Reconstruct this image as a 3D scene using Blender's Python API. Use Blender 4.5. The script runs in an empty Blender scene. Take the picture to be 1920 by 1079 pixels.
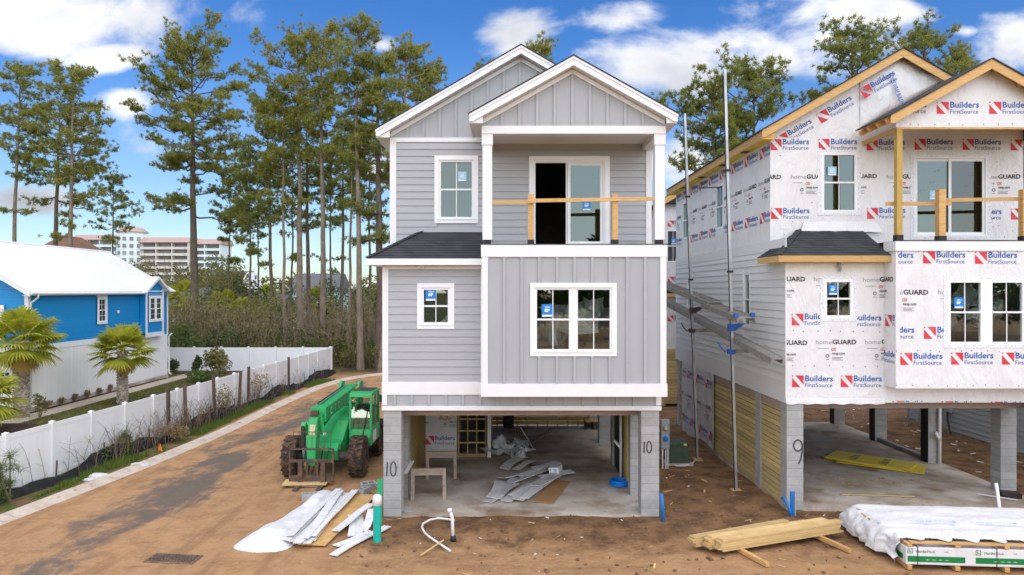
import bpy, bmesh, math, random
import numpy as np
from mathutils import Vector, Matrix

R = math.radians
scene = bpy.context.scene
COL = scene.collection

# ------------------------------------------------------------------ camera
CAM_H = 5.67
F = 1280.0                      # focal length in pixels of the 1920 px wide photograph
cam_data = bpy.data.cameras.new("camera")
cam = bpy.data.objects.new("camera", cam_data)
COL.objects.link(cam)
cam.location = (0, 0, CAM_H)
cam.rotation_euler = (R(90), 0, 0)
cam_data.sensor_width = 36.0
cam_data.lens = 24.0
cam_data.shift_x = 10 / 1920
cam_data.shift_y = 5.5 / 1920
cam_data.clip_start = 0.1
cam_data.clip_end = 6000
scene.camera = cam

# ------------------------------------------------------------------ light
SUN_EL, SUN_AZ = 46.0, 158.0    # degrees; azimuth clockwise from +Y (behind the camera, a little to the right)
SUN_STRENGTH, SUN_ANGLE = 4.8, 150.0
SKY_STRENGTH = 0.125
EXPOSURE = 0.21
sun_data = bpy.data.lights.new("sun", 'SUN')
sun_data.energy = SUN_STRENGTH
sun_data.angle = R(SUN_ANGLE)
sun_data.color = (1.0, 0.935, 0.82)
sun = bpy.data.objects.new("sun", sun_data)
COL.objects.link(sun)
sdir = Vector((math.sin(R(SUN_AZ)) * math.cos(R(SUN_EL)), math.cos(R(SUN_AZ)) * math.cos(R(SUN_EL)), math.sin(R(SUN_EL))))
sun.rotation_euler = (-sdir).to_track_quat('-Z', 'Y').to_euler()
sun.location = (0, 0, 60)
scene.view_settings.view_transform = 'Standard'
scene.view_settings.look = 'None'
scene.view_settings.exposure = EXPOSURE
scene.view_settings.gamma = 1.0
scene.view_settings.use_curve_mapping = False

world = bpy.data.worlds.new("World")
scene.world = world
world.use_nodes = True
nt = world.node_tree
nt.nodes.clear()


def nd(nt, kind, ins=None, **props):
    n = nt.nodes.new(kind)
    for k, v in props.items():
        setattr(n, k, v)
    for k, v in (ins or {}).items():
        if isinstance(v, bpy.types.NodeSocket):
            nt.links.new(v, n.inputs[k])
        else:
            n.inputs[k].default_value = v
    return n


def mth(nt, op, a, b=0.0, c=0.0, clamp=False):
    n = nd(nt, 'ShaderNodeMath', {0: a, 1: b, 2: c}, operation=op)
    n.use_clamp = clamp
    return n.outputs[0]


def sky_nodes():
    sky = nd(nt, 'ShaderNodeTexSky', sky_type='NISHITA')
    sky.sun_disc = False
    sky.sun_elevation = R(SUN_EL)
    sky.sun_rotation = R(SUN_AZ)
    sky.altitude = 0
    sky.air_density = 1.0
    sky.dust_density = 0.35
    sky.ozone_density = 2.6
    hs = nd(nt, 'ShaderNodeHueSaturation', {'Hue': 0.512, 'Saturation': 1.36, 'Value': 1.12, 'Color': sky.outputs[0]})
    tc = nd(nt, 'ShaderNodeTexCoord')
    sp = nd(nt, 'ShaderNodeSeparateXYZ', {0: tc.outputs['Generated']})
    x, y, z = sp.outputs
    ay = mth(nt, 'MAXIMUM', mth(nt, 'ABSOLUTE', y), 0.12)
    u = mth(nt, 'DIVIDE', x, ay)
    v = mth(nt, 'DIVIDE', z, ay)
    uv = nd(nt, 'ShaderNodeCombineXYZ', {0: u, 1: mth(nt, 'MULTIPLY', v, 1.7), 2: y})
    n1 = nd(nt, 'ShaderNodeTexNoise', {'Vector': uv.outputs[0], 'Scale': 4.2, 'Detail': 9.0, 'Roughness': 0.58, 'Distortion': 0.25})
    n2 = nd(nt, 'ShaderNodeTexNoise', {'Vector': uv.outputs[0], 'Scale': 1.6, 'Detail': 3.0, 'Roughness': 0.5})
    n3 = nd(nt, 'ShaderNodeTexNoise', {'Vector': uv.outputs[0], 'Scale': 3.4, 'Detail': 6.0, 'Roughness': 0.58})
    # cumulus banks: direction (px, py of the photograph), half sizes, weight
    banks = [(100, 40, 260, 90, 1.0), (205, 105, 120, 50, .72), (240, 185, 75, 40, .72), (965, 75, 125, 95, .9), (1235, 130, 250, 95, 1.0),
             (1150, 38, 130, 45, .62), (1330, 90, 130, 45, .6), (1895, 75, 110, 70, .85), (1815, 60, 45, 22, .6), (722, 85, 48, 30, .62),
             (50, 375, 150, 45, .72), (1290, 300, 120, 80, .7), (720, 320, 120, 40, .4), (300, 440, 200, 30, .34), (1700, 20, 130, 30, .4)]
    fld = None
    for (px, py, a, b, w) in banks:
        cu, cv = (px - 950) / F, (545 - py) / F
        du = mth(nt, 'MULTIPLY', mth(nt, 'SUBTRACT', u, cu), F / a)
        dv = mth(nt, 'MULTIPLY', mth(nt, 'SUBTRACT', v, cv), F / b)
        r2 = mth(nt, 'ADD', mth(nt, 'MULTIPLY', du, du), mth(nt, 'MULTIPLY', dv, dv))
        c = mth(nt, 'MULTIPLY', mth(nt, 'SUBTRACT', 1.0, mth(nt, 'SQRT', r2)), w)
        fld = c if fld is None else mth(nt, 'MAXIMUM', fld, c)
    fld = mth(nt, 'MAXIMUM', fld, -0.1)
    gen = mth(nt, 'MULTIPLY', mth(nt, 'SUBTRACT', n2.outputs[0], 0.5), 1.3)
    f2 = mth(nt, 'ADD', mth(nt, 'MULTIPLY', fld, 0.62), mth(nt, 'ADD', mth(nt, 'MULTIPLY', mth(nt, 'SUBTRACT', n1.outputs[0], 0.5), 1.25), mth(nt, 'MULTIPLY', gen, 0.75)))
    den = nd(nt, 'ShaderNodeMapRange', {0: f2, 1: 0.06, 2: 0.34, 3: 0.0, 4: 1.0}, interpolation_type='SMOOTHSTEP')
    den = mth(nt, 'MULTIPLY', den.outputs[0], 0.96)
    shade = nd(nt, 'ShaderNodeMapRange', {0: mth(nt, 'ADD', n3.outputs[0], mth(nt, 'MULTIPLY', f2, -0.25)), 1: 0.2, 2: 0.65, 3: 0.0, 4: 1.0})
    cc = nd(nt, 'ShaderNodeMix', {0: shade.outputs[0], 6: (4.6, 4.75, 5.2, 1), 7: (9.2, 9.05, 8.9, 1)}, data_type='RGBA')
    cs = nd(nt, 'ShaderNodeMapRange', {0: v, 1: 0.0, 2: 0.30, 3: 0.62, 4: 1.0})
    cc = nd(nt, 'ShaderNodeMix', {0: cs.outputs[0], 6: (0, 0, 0, 1), 7: cc.outputs[2]}, data_type='RGBA')
    # thin haze low over the horizon
    hz = nd(nt, 'ShaderNodeMapRange', {0: v, 1: 0.0, 2: 0.34, 3: 0.5, 4: 0.0})
    h1 = nd(nt, 'ShaderNodeMix', {0: hz.outputs[0], 6: hs.outputs[0], 7: (2.9, 4.1, 5.4, 1)}, data_type='RGBA')
    mix = nd(nt, 'ShaderNodeMix', {0: den, 6: h1.outputs[2], 7: cc.outputs[2]}, data_type='RGBA')
    bg = nd(nt, 'ShaderNodeBackground', {'Color': mix.outputs[2], 'Strength': SKY_STRENGTH})
    out = nd(nt, 'ShaderNodeOutputWorld', {0: bg.outputs[0]})


sky_nodes()

# ------------------------------------------------------------------ helpers


def P(px, py, d):
    """world point seen at pixel (px, py) of the photograph, d metres in front of the camera"""
    return Vector(((px - 950) / F * d, d, CAM_H - (py - 545) / F * d))


def G(px, py, z=0.0):
    """ground point at a pixel"""
    d = (CAM_H - z) * F / (py - 545)
    return Vector(((px - 950) / F * d, d, z))


def link(name, data, parent=None, loc=(0, 0, 0), rot=(0, 0, 0), scale=(1, 1, 1)):
    o = bpy.data.objects.new(name, data)
    COL.objects.link(o)
    o.location = loc
    o.rotation_euler = rot
    o.scale = scale
    if parent is not None:
        o.parent = parent
    return o


def tag(o, label=None, cat=None, group=None, kind=None):
    if label: o["label"] = label
    if cat: o["category"] = cat
    if group: o["group"] = group
    if kind: o["kind"] = kind
    return o


def empty(name, loc=(0, 0, 0), rz=0.0):
    o = link(name, None, None, loc, (0, 0, rz))
    o.empty_display_size = 0.2
    return o


def copy_tree(o, parent=None):
    c = o.copy()
    COL.objects.link(c)
    c.parent = parent
    for ch in [x for x in bpy.data.objects if x.parent == o]:
        copy_tree(ch, c)
    return c


class MB:
    def __init__(s):
        s.v, s.f, s.m, s.cur = [], [], [], 0

    def add(s, vs, fs):
        b = len(s.v)
        s.v += [tuple(p) for p in vs]
        s.f += [tuple(i + b for i in f) for f in fs]
        s.m += [s.cur] * len(fs)
        return s

    def box(s, x0, x1, y0, y1, z0, z1):
        vs = [(x0, y0, z0), (x1, y0, z0), (x1, y1, z0), (x0, y1, z0), (x0, y0, z1), (x1, y0, z1), (x1, y1, z1), (x0, y1, z1)]
        return s.add(vs, [(0, 3, 2, 1), (4, 5, 6, 7), (0, 1, 5, 4), (1, 2, 6, 5), (2, 3, 7, 6), (3, 0, 4, 7)])

    def obox(s, c, size, M=None):
        c = Vector(c)
        hx, hy, hz = size[0] / 2, size[1] / 2, size[2] / 2
        M = M or Matrix.Identity(3)
        vs = [c + M @ Vector((sx * hx, sy * hy, sz * hz)) for sz in (-1, 1) for sx, sy in ((-1, -1), (1, -1), (1, 1), (-1, 1))]
        return s.add(vs, [(0, 3, 2, 1), (4, 5, 6, 7), (0, 1, 5, 4), (1, 2, 6, 5), (2, 3, 7, 6), (3, 0, 4, 7)])

    def beam(s, p0, p1, w, h, up=(0, 0, 1)):
        p0, p1 = Vector(p0), Vector(p1)
        d = p1 - p0
        L = d.length
        d.normalize()
        u = Vector(up)
        side = d.cross(u)
        if side.length < 1e-4:
            side = d.cross(Vector((1, 0, 0)))
        side.normalize()
        u = side.cross(d)
        M = Matrix((d, side, u)).transposed()
        return s.obox((p0 + p1) / 2, (L, w, h), M)

    def prism_y(s, poly, y0, y1):
        """polygon in xz (counter-clockwise seen from -y) extruded from y0 to y1"""
        n = len(poly)
        vs = [(p[0], y0, p[1]) for p in poly] + [(p[0], y1, p[1]) for p in poly]
        fs = [tuple(range(n)), tuple(range(2 * n - 1, n - 1, -1))]
        fs += [(i, n + i, n + (i + 1) % n, (i + 1) % n) for i in range(n)]
        return s.add(vs, fs)

    def prism_x(s, poly, x0, x1):
        n = len(poly)
        vs = [(x0, p[0], p[1]) for p in poly] + [(x1, p[0], p[1]) for p in poly]
        fs = [tuple(range(n - 1, -1, -1)), tuple(range(n, 2 * n))]
        fs += [(i, (i + 1) % n, n + (i + 1) % n, n + i) for i in range(n)]
        return s.add(vs, fs)

    def prism_z(s, poly, z0, z1):
        n = len(poly)
        vs = [(p[0], p[1], z0) for p in poly] + [(p[0], p[1], z1) for p in poly]
        fs = [tuple(range(n - 1, -1, -1)), tuple(range(n, 2 * n))]
        fs += [(i, (i + 1) % n, n + (i + 1) % n, n + i) for i in range(n)]
        return s.add(vs, fs)

    def tube(s, pts, r, n=8, caps=True):
        pts = [Vector(p) for p in pts]
        rs = list(r) if hasattr(r, '__len__') else [r] * len(pts)
        vs, fs = [], []
        ref = Vector((0, 0, 1))
        a = None
        for i, p in enumerate(pts):
            t = (pts[min(i + 1, len(pts) - 1)] - pts[max(i - 1, 0)])
            if t.length < 1e-9: t = Vector((0, 0, 1))
            t.normalize()
            if a is None:
                a = t.cross(ref if abs(t.z) < .9 else Vector((1, 0, 0))).normalized()
            else:
                a = (a - t * a.dot(t))
                a = a.normalized() if a.length > 1e-6 else t.cross(ref).normalized()
            b = t.cross(a)
            for k in range(n):
                an = 2 * math.pi * k / n
                vs.append(p + (a * math.cos(an) + b * math.sin(an)) * rs[i])
        for i in range(len(pts) - 1):
            for k in range(n):
                fs.append((i * n + k, i * n + (k + 1) % n, (i + 1) * n + (k + 1) % n, (i + 1) * n + k))
        if caps:
            fs.append(tuple(range(n - 1, -1, -1)))
            fs.append(tuple((len(pts) - 1) * n + k for k in range(n)))
        return s.add(vs, fs)

    def lathe(s, prof, c=(0, 0, 0), axis='z', n=20):
        """profile [(r, h)] turned round an axis"""
        vs, fs = [], []
        c = Vector(c)
        for (r, h) in prof:
            for k in range(n):
                an = 2 * math.pi * k / n
                p = (r * math.cos(an), r * math.sin(an), h)
                if axis == 'x': p = (h, p[0], p[1])
                if axis == 'y': p = (p[1], h, p[0])
                vs.append(c + Vector(p))
        m = len(prof)
        for i in range(m - 1):
            for k in range(n):
                fs.append((i * n + k, i * n + (k + 1) % n, (i + 1) * n + (k + 1) % n, (i + 1) * n + k))
        fs.append(tuple(range(n - 1, -1, -1)))
        fs.append(tuple((m - 1) * n + k for k in range(n)))
        return s.add(vs, fs)

    def mesh(s, name, mats, smooth=False):
        me = bpy.data.meshes.new(name)
        me.from_pydata(s.v, [], s.f)
        for m in (mats if isinstance(mats, (list, tuple)) else [mats]):
            me.materials.append(m)
        if any(s.m):
            me.polygons.foreach_set('material_index', s.m)
        if smooth:
            me.polygons.foreach_set('use_smooth', [True] * len(s.f))
        me.update()
        return me

    def build(s, name, mats, parent=None, loc=(0, 0, 0), rot=(0, 0, 0), smooth=False, bevel=0.0):
        o = link(name, s.mesh(name, mats, smooth), parent, loc, rot)
        if bevel:
            b = o.modifiers.new('bevel', 'BEVEL')
            b.width = bevel
            b.segments = 2
            b.limit_method = 'ANGLE'
            b.harden_normals = False
        return o


def np_mesh(name, V, Fc, mat, parent=None, smooth=False, loc=(0, 0, 0)):
    """fast mesh from numpy arrays of equal-sided faces"""
    V = np.asarray(V, dtype=np.float32).reshape(-1, 3)
    Fc = np.asarray(Fc, dtype=np.int32)
    k = Fc.shape[1]
    me = bpy.data.meshes.new(name)
    me.vertices.add(len(V))
    me.vertices.foreach_set('co', V.ravel())
    me.loops.add(Fc.size)
    me.loops.foreach_set('vertex_index', Fc.ravel())
    me.polygons.add(len(Fc))
    me.polygons.foreach_set('loop_start', np.arange(0, Fc.size, k, dtype=np.int32))
    if smooth:
        me.polygons.foreach_set('use_smooth', np.ones(len(Fc), dtype=bool))
    me.materials.append(mat)
    me.update(calc_edges=True)
    return link(name, me, parent, loc)


_box = {}


def pc(name, mat, parent, x0, x1, y0, y1, z0, z1, rot=(0, 0, 0)):
    """one small box piece; pieces of a material share a unit cube"""
    me = _box.get(mat.name)
    if me is None:
        me = MB().box(-.5, .5, -.5, .5, -.5, .5).mesh('piece_' + mat.name, mat)
        _box[mat.name] = me
    return link(name, me, parent, ((x0 + x1) / 2, (y0 + y1) / 2, (z0 + z1) / 2), rot, (abs(x1 - x0), abs(y1 - y0), abs(z1 - z0)))


# ------------------------------------------------------------------ materials


def mat(name, col, rough=.6, var=0.0, col2=None, nz=(2.0, .4, .6, (1, 1, 1)), col3=None, nz3=None, bump=None, metal=0.0, spec=.4, trans=0.0):
    m = bpy.data.materials.new(name)
    m.use_nodes = True
    t = m.node_tree
    bs = t.nodes['Principled BSDF']
    bs.inputs['Roughness'].default_value = rough
    bs.inputs['Metallic'].default_value = metal
    bs.inputs['Specular IOR Level'].default_value = spec
    geo = nd(t, 'ShaderNodeNewGeometry')

    def noise(sc, vs, det=5.0, ro=.6):
        mp = nd(t, 'ShaderNodeVectorMath', {0: geo.outputs['Position'], 1: vs}, operation='MULTIPLY')
        return nd(t, 'ShaderNodeTexNoise', {'Vector': mp.outputs[0], 'Scale': sc, 'Detail': det, 'Roughness': ro}).outputs[0]
    c = nd(t, 'ShaderNodeRGB')
    c.outputs[0].default_value = (*col, 1)
    cur = c.outputs[0]
    for cc, z in ((col2, nz), (col3, nz3)):
        if cc is None: continue
        f = nd(t, 'ShaderNodeMapRange', {0: noise(z[0], z[3]), 1: z[1], 2: z[2]})
        cur = nd(t, 'ShaderNodeMix', {0: f.outputs[0], 6: cur, 7: (*cc, 1)}, data_type='RGBA').outputs[2]
    if var:
        oi = nd(t, 'ShaderNodeObjectInfo')
        f = nd(t, 'ShaderNodeMapRange', {0: oi.outputs['Random'], 3: 1 - var, 4: 1 + var})
        cur = nd(t, 'ShaderNodeVectorMath', {0: cur, 'Scale': f.outputs[0]}, operation='SCALE').outputs[0]
    t.links.new(cur, bs.inputs['Base Color'])
    if bump:
        b = nd(t, 'ShaderNodeBump', {'Height': noise(bump[0], bump[2] if len(bump) > 2 else (1, 1, 1), 6.0), 'Distance': bump[1], 'Strength': 1.0})
        t.links.new(b.outputs[0], bs.inputs['Normal'])
    if trans:
        tr = nd(t, 'ShaderNodeBsdfTranslucent')
        t.links.new(cur, tr.inputs[0])
        mx = nd(t, 'ShaderNodeMixShader', {0: trans, 1: bs.outputs[0], 2: tr.outputs[0]})
        t.links.new(mx.outputs[0], t.nodes['Material Output'].inputs[0])
    return m





def glass_mat(name, refl=.3, tint=(.62, .72, .70), gl=(.85, .92, .9)):
    m = bpy.data.materials.new(name)
    m.use_nodes = True
    t = m.node_tree
    t.nodes.remove(t.nodes['Principled BSDF'])
    tr = nd(t, 'ShaderNodeBsdfTransparent', {0: (*tint, 1)})
    g = nd(t, 'ShaderNodeBsdfGlossy', {0: (*gl, 1), 'Roughness': .015})
    mx = nd(t, 'ShaderNodeMixShader', {0: refl, 1: tr.outputs[0], 2: g.outputs[0]})
    t.links.new(mx.outputs[0], t.nodes['Material Output'].inputs[0])
    return m


M = {}
M['siding'] = mat('grey_siding', (.415, .424, .436), .55, .035, (.385, .394, .406), (3, .35, .7, (1, 1, 14)), bump=(60, .0006, (.3, 1, 6)))
M['siding_side'] = mat('side_brightened_siding', (.72, .73, .72), .55, .03, (.67, .68, .67), (3, .35, .7, (1, 1, 14)))  # grey siding for the sides, missing side light put into a paler colour
M['siding_far'] = mat('dull_grey_siding', (.40, .425, .44), .6, .03)
M['panel'] = mat('grey_panel', (.405, .415, .428), .55, 0, (.378, .388, .40), (1.2, .3, .7, (1, 1, .5)), bump=(80, .0005, (1, 1, .1)))
M['white'] = mat('white_trim', (.80, .80, .80), .45, .012, (.76, .76, .755), (1.5, .45, .75, (1, 1, 1)))
M['vinyl'] = mat('white_vinyl', (.84, .85, .85), .35, .015, (.78, .79, .79), (.9, .5, .8, (1, 1, 2)))
M['soffit'] = mat('white_soffit', (.74, .73, .71), .55)
M['soffit_line'] = mat('soffit_groove', (.34, .33, .32), .8)
M['black'] = mat('black_membrane', (.018, .018, .02), .55)
M['shingle'] = None
M['cmu'] = mat('concrete_block', (.40, .40, .39), .9, .07, (.33, .33, .32), (4, .35, .7, (1, 1, 1)), (.46, .46, .45), (22, .55, .75, (1, 1, 1)), bump=(120, .003))
M['mortar'] = mat('mortar', (.27, .27, .26), .95)
M['slab'] = mat('concrete_slab', (.60, .545, .47), .85, 0, (.40, .33, .255), (.55, .42, .64, (1, 1, 1)), (.25, .165, .10), (.9, .47, .70, (1, 1, 1)), bump=(30, .004))
M['pine'] = mat('pine_lumber', (.62, .39, .16), .7, .09, (.50, .28, .09), (4, .42, .68, (1, 1, 9)), (.24, .11, .035), (9, .70, .78, (1, 1, 1.5)))
M['pine_pale'] = mat('pale_pine_lumber', (.64, .455, .21), .7, .20, (.54, .36, .15), (3, .42, .68, (1, 1, 9)), (.28, .15, .06), (7, .70, .78, (1, 1, 1)))
M['treated'] = mat('treated_pine', (.52, .36, .10), .7, .12, (.40, .25, .06), (4, .40, .68, (6, 6, 1)), (.20, .10, .03), (8, .70, .77, (1, 1, 1)))
M['slat'] = mat('treated_slat', (.60, .46, .215), .75, .20, (.45, .33, .14), (3.5, .40, .68, (1, 1, 9)), (.16, .085, .035), (7, .68, .76, (1, 1, 1.6)))
M['old_wood'] = mat('weathered_wood', (.40, .315, .26), .85, .10, (.29, .22, .18), (5, .40, .68, (1, 1, 6)))
M['post_wood'] = mat('old_post_wood', (.13, .085, .055), .9, .2, (.08, .05, .035), (5, .4, .68, (5, 5, 1)))
M['osb'] = mat('osb_board', (.40, .27, .09), .8, .05, (.28, .17, .05), (16, .42, .6, (1, 1, 1)), (.55, .40, .17), (22, .56, .68, (1, 1, 1)))
M['yellow'] = mat('yellow_sheathing', (.86, .67, .06), .6, .04, (.76, .58, .05), (2.5, .4, .7, (1, 1, 1)))
M['soffit_yellow'] = mat('yellow_soffit_board', (.80, .62, .05), .6, .03, (.72, .53, .05), (3, .4, .7, (1, 1, 1)))
M['ink_dark'] = mat('dark_print', (.03, .03, .03), .7, 0, (.16, .16, .16), (8, .52, .75, (1, 1, 1)))
M['ink_blue'] = mat('blue_print', (.018, .10, .38), .6, .10, (.20, .28, .48), (7, .52, .75, (1, 1, 1)))
M['ink_red'] = mat('red_print', (.62, .035, .06), .6, .10, (.66, .16, .20), (6, .52, .75, (1, 1, 1)))
M['ink_grey'] = mat('grey_print', (.16, .16, .165), .7)
M['ink_pale'] = mat('pale_blue_print', (.42, .52, .68), .6)
M['ink_tape'] = mat('tape_print', (.50, .54, .62), .6)
M['ink_white'] = mat('white_print', (.82, .82, .82), .5)
M['spray'] = mat('black_spray_paint', (.06, .06, .06), .85)
M['spray_orange'] = mat('orange_spray_paint', (.70, .14, .04), .85)
M['sticker'] = mat('blue_sticker', (.005, .22, .62), .35)
M['sticker_pale'] = mat('pale_blue_sticker', (.35, .62, .80), .35)
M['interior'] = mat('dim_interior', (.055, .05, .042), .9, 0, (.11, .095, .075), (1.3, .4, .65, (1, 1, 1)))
M['glass'] = glass_mat('window_glass', .16, (.88, .93, .91), (.7, .75, .74))
M['glass_sky'] = glass_mat('upper_window_glass', .36, (.40, .48, .47), (.25, .295, .29))
M['glass_dark'] = glass_mat('screen_glass', .10, (.35, .37, .38), (.7, .75, .75))
M['tin'] = mat('galvanised_steel', (.44, .46, .48), .4, .05, (.30, .31, .32), (3, .4, .7, (1, 1, 1)), metal=.6)
M['alu'] = mat('weathered_aluminium', (.34, .33, .31), .5, .05, (.22, .205, .185), (6, .4, .7, (1, 1, 1)), metal=.45)
M['jack_blue'] = mat('blue_pump_jack', (.02, .10, .42), .5)
M['pvc'] = mat('white_pvc', (.80, .80, .79), .35, .02, (.66, .62, .56), (4, .55, .8, (1, 1, 1)))
M['pvc_green'] = mat('green_pvc', (.01, .46, .36), .4, .03, (.01, .38, .30), (5, .4, .7, (1, 1, 1)))
M['pvc_deepgreen'] = mat('deep_green_pvc', (.02, .36, .16), .4)
M['pvc_blue'] = mat('blue_pipe', (.01, .17, .48), .4)
M['hose_blue'] = mat('blue_hose', (.005, .20, .70), .35)
M['cardboard'] = mat('cardboard', (.40, .23, .10), .85, 0, (.33, .18, .075), (3, .4, .7, (1, 1, 1)))
M['meter_grey'] = mat('grey_meter_box', (.32, .36, .39), .45)
M['box_green'] = mat('green_utility_box', (.045, .085, .065), .6, 0, (.07, .10, .075), (5, .4, .7, (1, 1, 1)))
M['rubber'] = mat('muddy_tyre_rubber', (.028, .026, .025), .9, 0, (.15, .085, .05), (5, .42, .62, (1, 1, 1)), bump=(40, .004))
M['mach_green'] = mat('machine_green_paint', (.025, .45, .125), .42, 0, (.05, .36, .115), (2.5, .42, .66, (1, 1, 1)), (.22, .17, .085), (4.5, .60, .74, (1, 1, .6)), bump=(3, .01))
M['mach_dark'] = mat('greasy_dark_steel', (.035, .035, .037), .6, .05, (.11, .065, .04), (6, .45, .7, (1, 1, 1)))
M['rust'] = mat('rusty_fork_steel', (.075, .055, .045), .75, .1, (.19, .095, .05), (7, .45, .65, (1, 1, 1)))
M['orange_lamp'] = mat('amber_beacon', (.75, .22, .02), .3)
M['wrapfilm'] = None


def pos_mat(name, rough=.9, spec=.3):
    """empty principled material plus its tree, position output and shader"""
    m = bpy.data.materials.new(name)
    m.use_nodes = True
    t = m.node_tree
    bs = t.nodes['Principled BSDF']
    bs.inputs['Roughness'].default_value = rough
    bs.inputs['Specular IOR Level'].default_value = spec
    g = nd(t, 'ShaderNodeNewGeometry')
    return m, t, bs, g.outputs['Position']


def tnoise(t, vec, scale, det=5.0, ro=.6, vs=None, dist=0.0):
    if vs:
        vec = nd(t, 'ShaderNodeVectorMath', {0: vec, 1: vs}, operation='MULTIPLY').outputs[0]
    return nd(t, 'ShaderNodeTexNoise', {'Vector': vec, 'Scale': scale, 'Detail': det, 'Roughness': ro, 'Distortion': dist}).outputs[0]


def tramp(t, val, a, b, lo=0.0, hi=1.0):
    return nd(t, 'ShaderNodeMapRange', {0: val, 1: a, 2: b, 3: lo, 4: hi}, interpolation_type='SMOOTHSTEP').outputs[0]


def tmix(t, f, a, b):
    a = a if isinstance(a, bpy.types.NodeSocket) else (*a, 1)
    b = b if isinstance(b, bpy.types.NodeSocket) else (*b, 1)
    return nd(t, 'ShaderNodeMix', {0: f, 6: a, 7: b}, data_type='RGBA').outputs[2]


def make_wrap(name, base=(.76, .755, .75), amp=.02):
    m, t, bs, p = pos_mat(name, .42, .4)
    a = tnoise(t, p, 1.1, 4, .55, (1, 1, .55), 1.6)
    b = tnoise(t, p, 3.2, 5, .6, (1.4, 1.4, .5), 1.0)
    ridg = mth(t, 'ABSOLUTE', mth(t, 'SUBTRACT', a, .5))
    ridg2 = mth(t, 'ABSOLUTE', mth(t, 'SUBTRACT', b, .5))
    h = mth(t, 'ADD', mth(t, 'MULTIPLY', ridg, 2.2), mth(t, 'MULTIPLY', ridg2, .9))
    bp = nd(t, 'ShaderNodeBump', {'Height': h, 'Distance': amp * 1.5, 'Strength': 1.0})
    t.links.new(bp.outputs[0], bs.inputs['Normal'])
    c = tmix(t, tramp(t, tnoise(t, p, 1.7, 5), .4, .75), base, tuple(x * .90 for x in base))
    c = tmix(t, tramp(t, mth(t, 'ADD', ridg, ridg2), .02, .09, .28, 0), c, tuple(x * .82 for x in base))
    t.links.new(c, bs.inputs['Base Color'])
    return m


M['wrap'] = make_wrap('house_wrap')
M['plastic'] = make_wrap('white_plastic_sheet', (.78, .78, .78), .014)
M['greyfilm'] = make_wrap('grey_plastic_film', (.62, .63, .63), .05)


def make_shingle():
    m, t, bs, p = pos_mat('charcoal_shingles', .92, .25)
    # tabs: white noise on a grid of tab widths and courses
    sp = nd(t, 'ShaderNodeSeparateXYZ', {0: p})
    row = mth(t, 'FLOOR', mth(t, 'MULTIPLY', sp.outputs[2], 13.2))
    fx = mth(t, 'FLOOR', mth(t, 'ADD', mth(t, 'MULTIPLY', mth(t, 'ADD', sp.outputs[0], sp.outputs[1]), 4.2), mth(t, 'MULTIPLY', row, 3.37)))
    cv = nd(t, 'ShaderNodeCombineXYZ', {0: fx, 1: row})
    wn = nd(t, 'ShaderNodeTexWhiteNoise', {'Vector': cv.outputs[0]}, noise_dimensions='2D')
    c = tmix(t, wn.outputs[0], (.026, .028, .031), (.068, .072, .078))
    c2 = tmix(t, tnoise(t, p, 90, 2), c, (.05, .052, .055))
    t.links.new(c2, bs.inputs['Base Color'])
    bp = nd(t, 'ShaderNodeBump', {'Height': tnoise(t, p, 140, 2), 'Distance': .004})
    t.links.new(bp.outputs[0], bs.inputs['Normal'])
    return m


M['shingle'] = make_shingle()

# ------------------------------------------------------------------ ground
KERB = [(-14.6, -4), (-13.4, 8), (-12.2, 16.5), (-11.45, 22), (-11.05, 27), (-11.0, 34), (-10.75, 39.5), (-10.0, 43.5), (-8.3, 46), (-5, 47.4), (2, 48.2), (14, 48.6)]


def kerb_x(y):
    ys = [p[1] for p in KERB]
    xs = [p[0] for p in KERB]
    return float(np.interp(y, ys[:8], xs[:8]))


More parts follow.
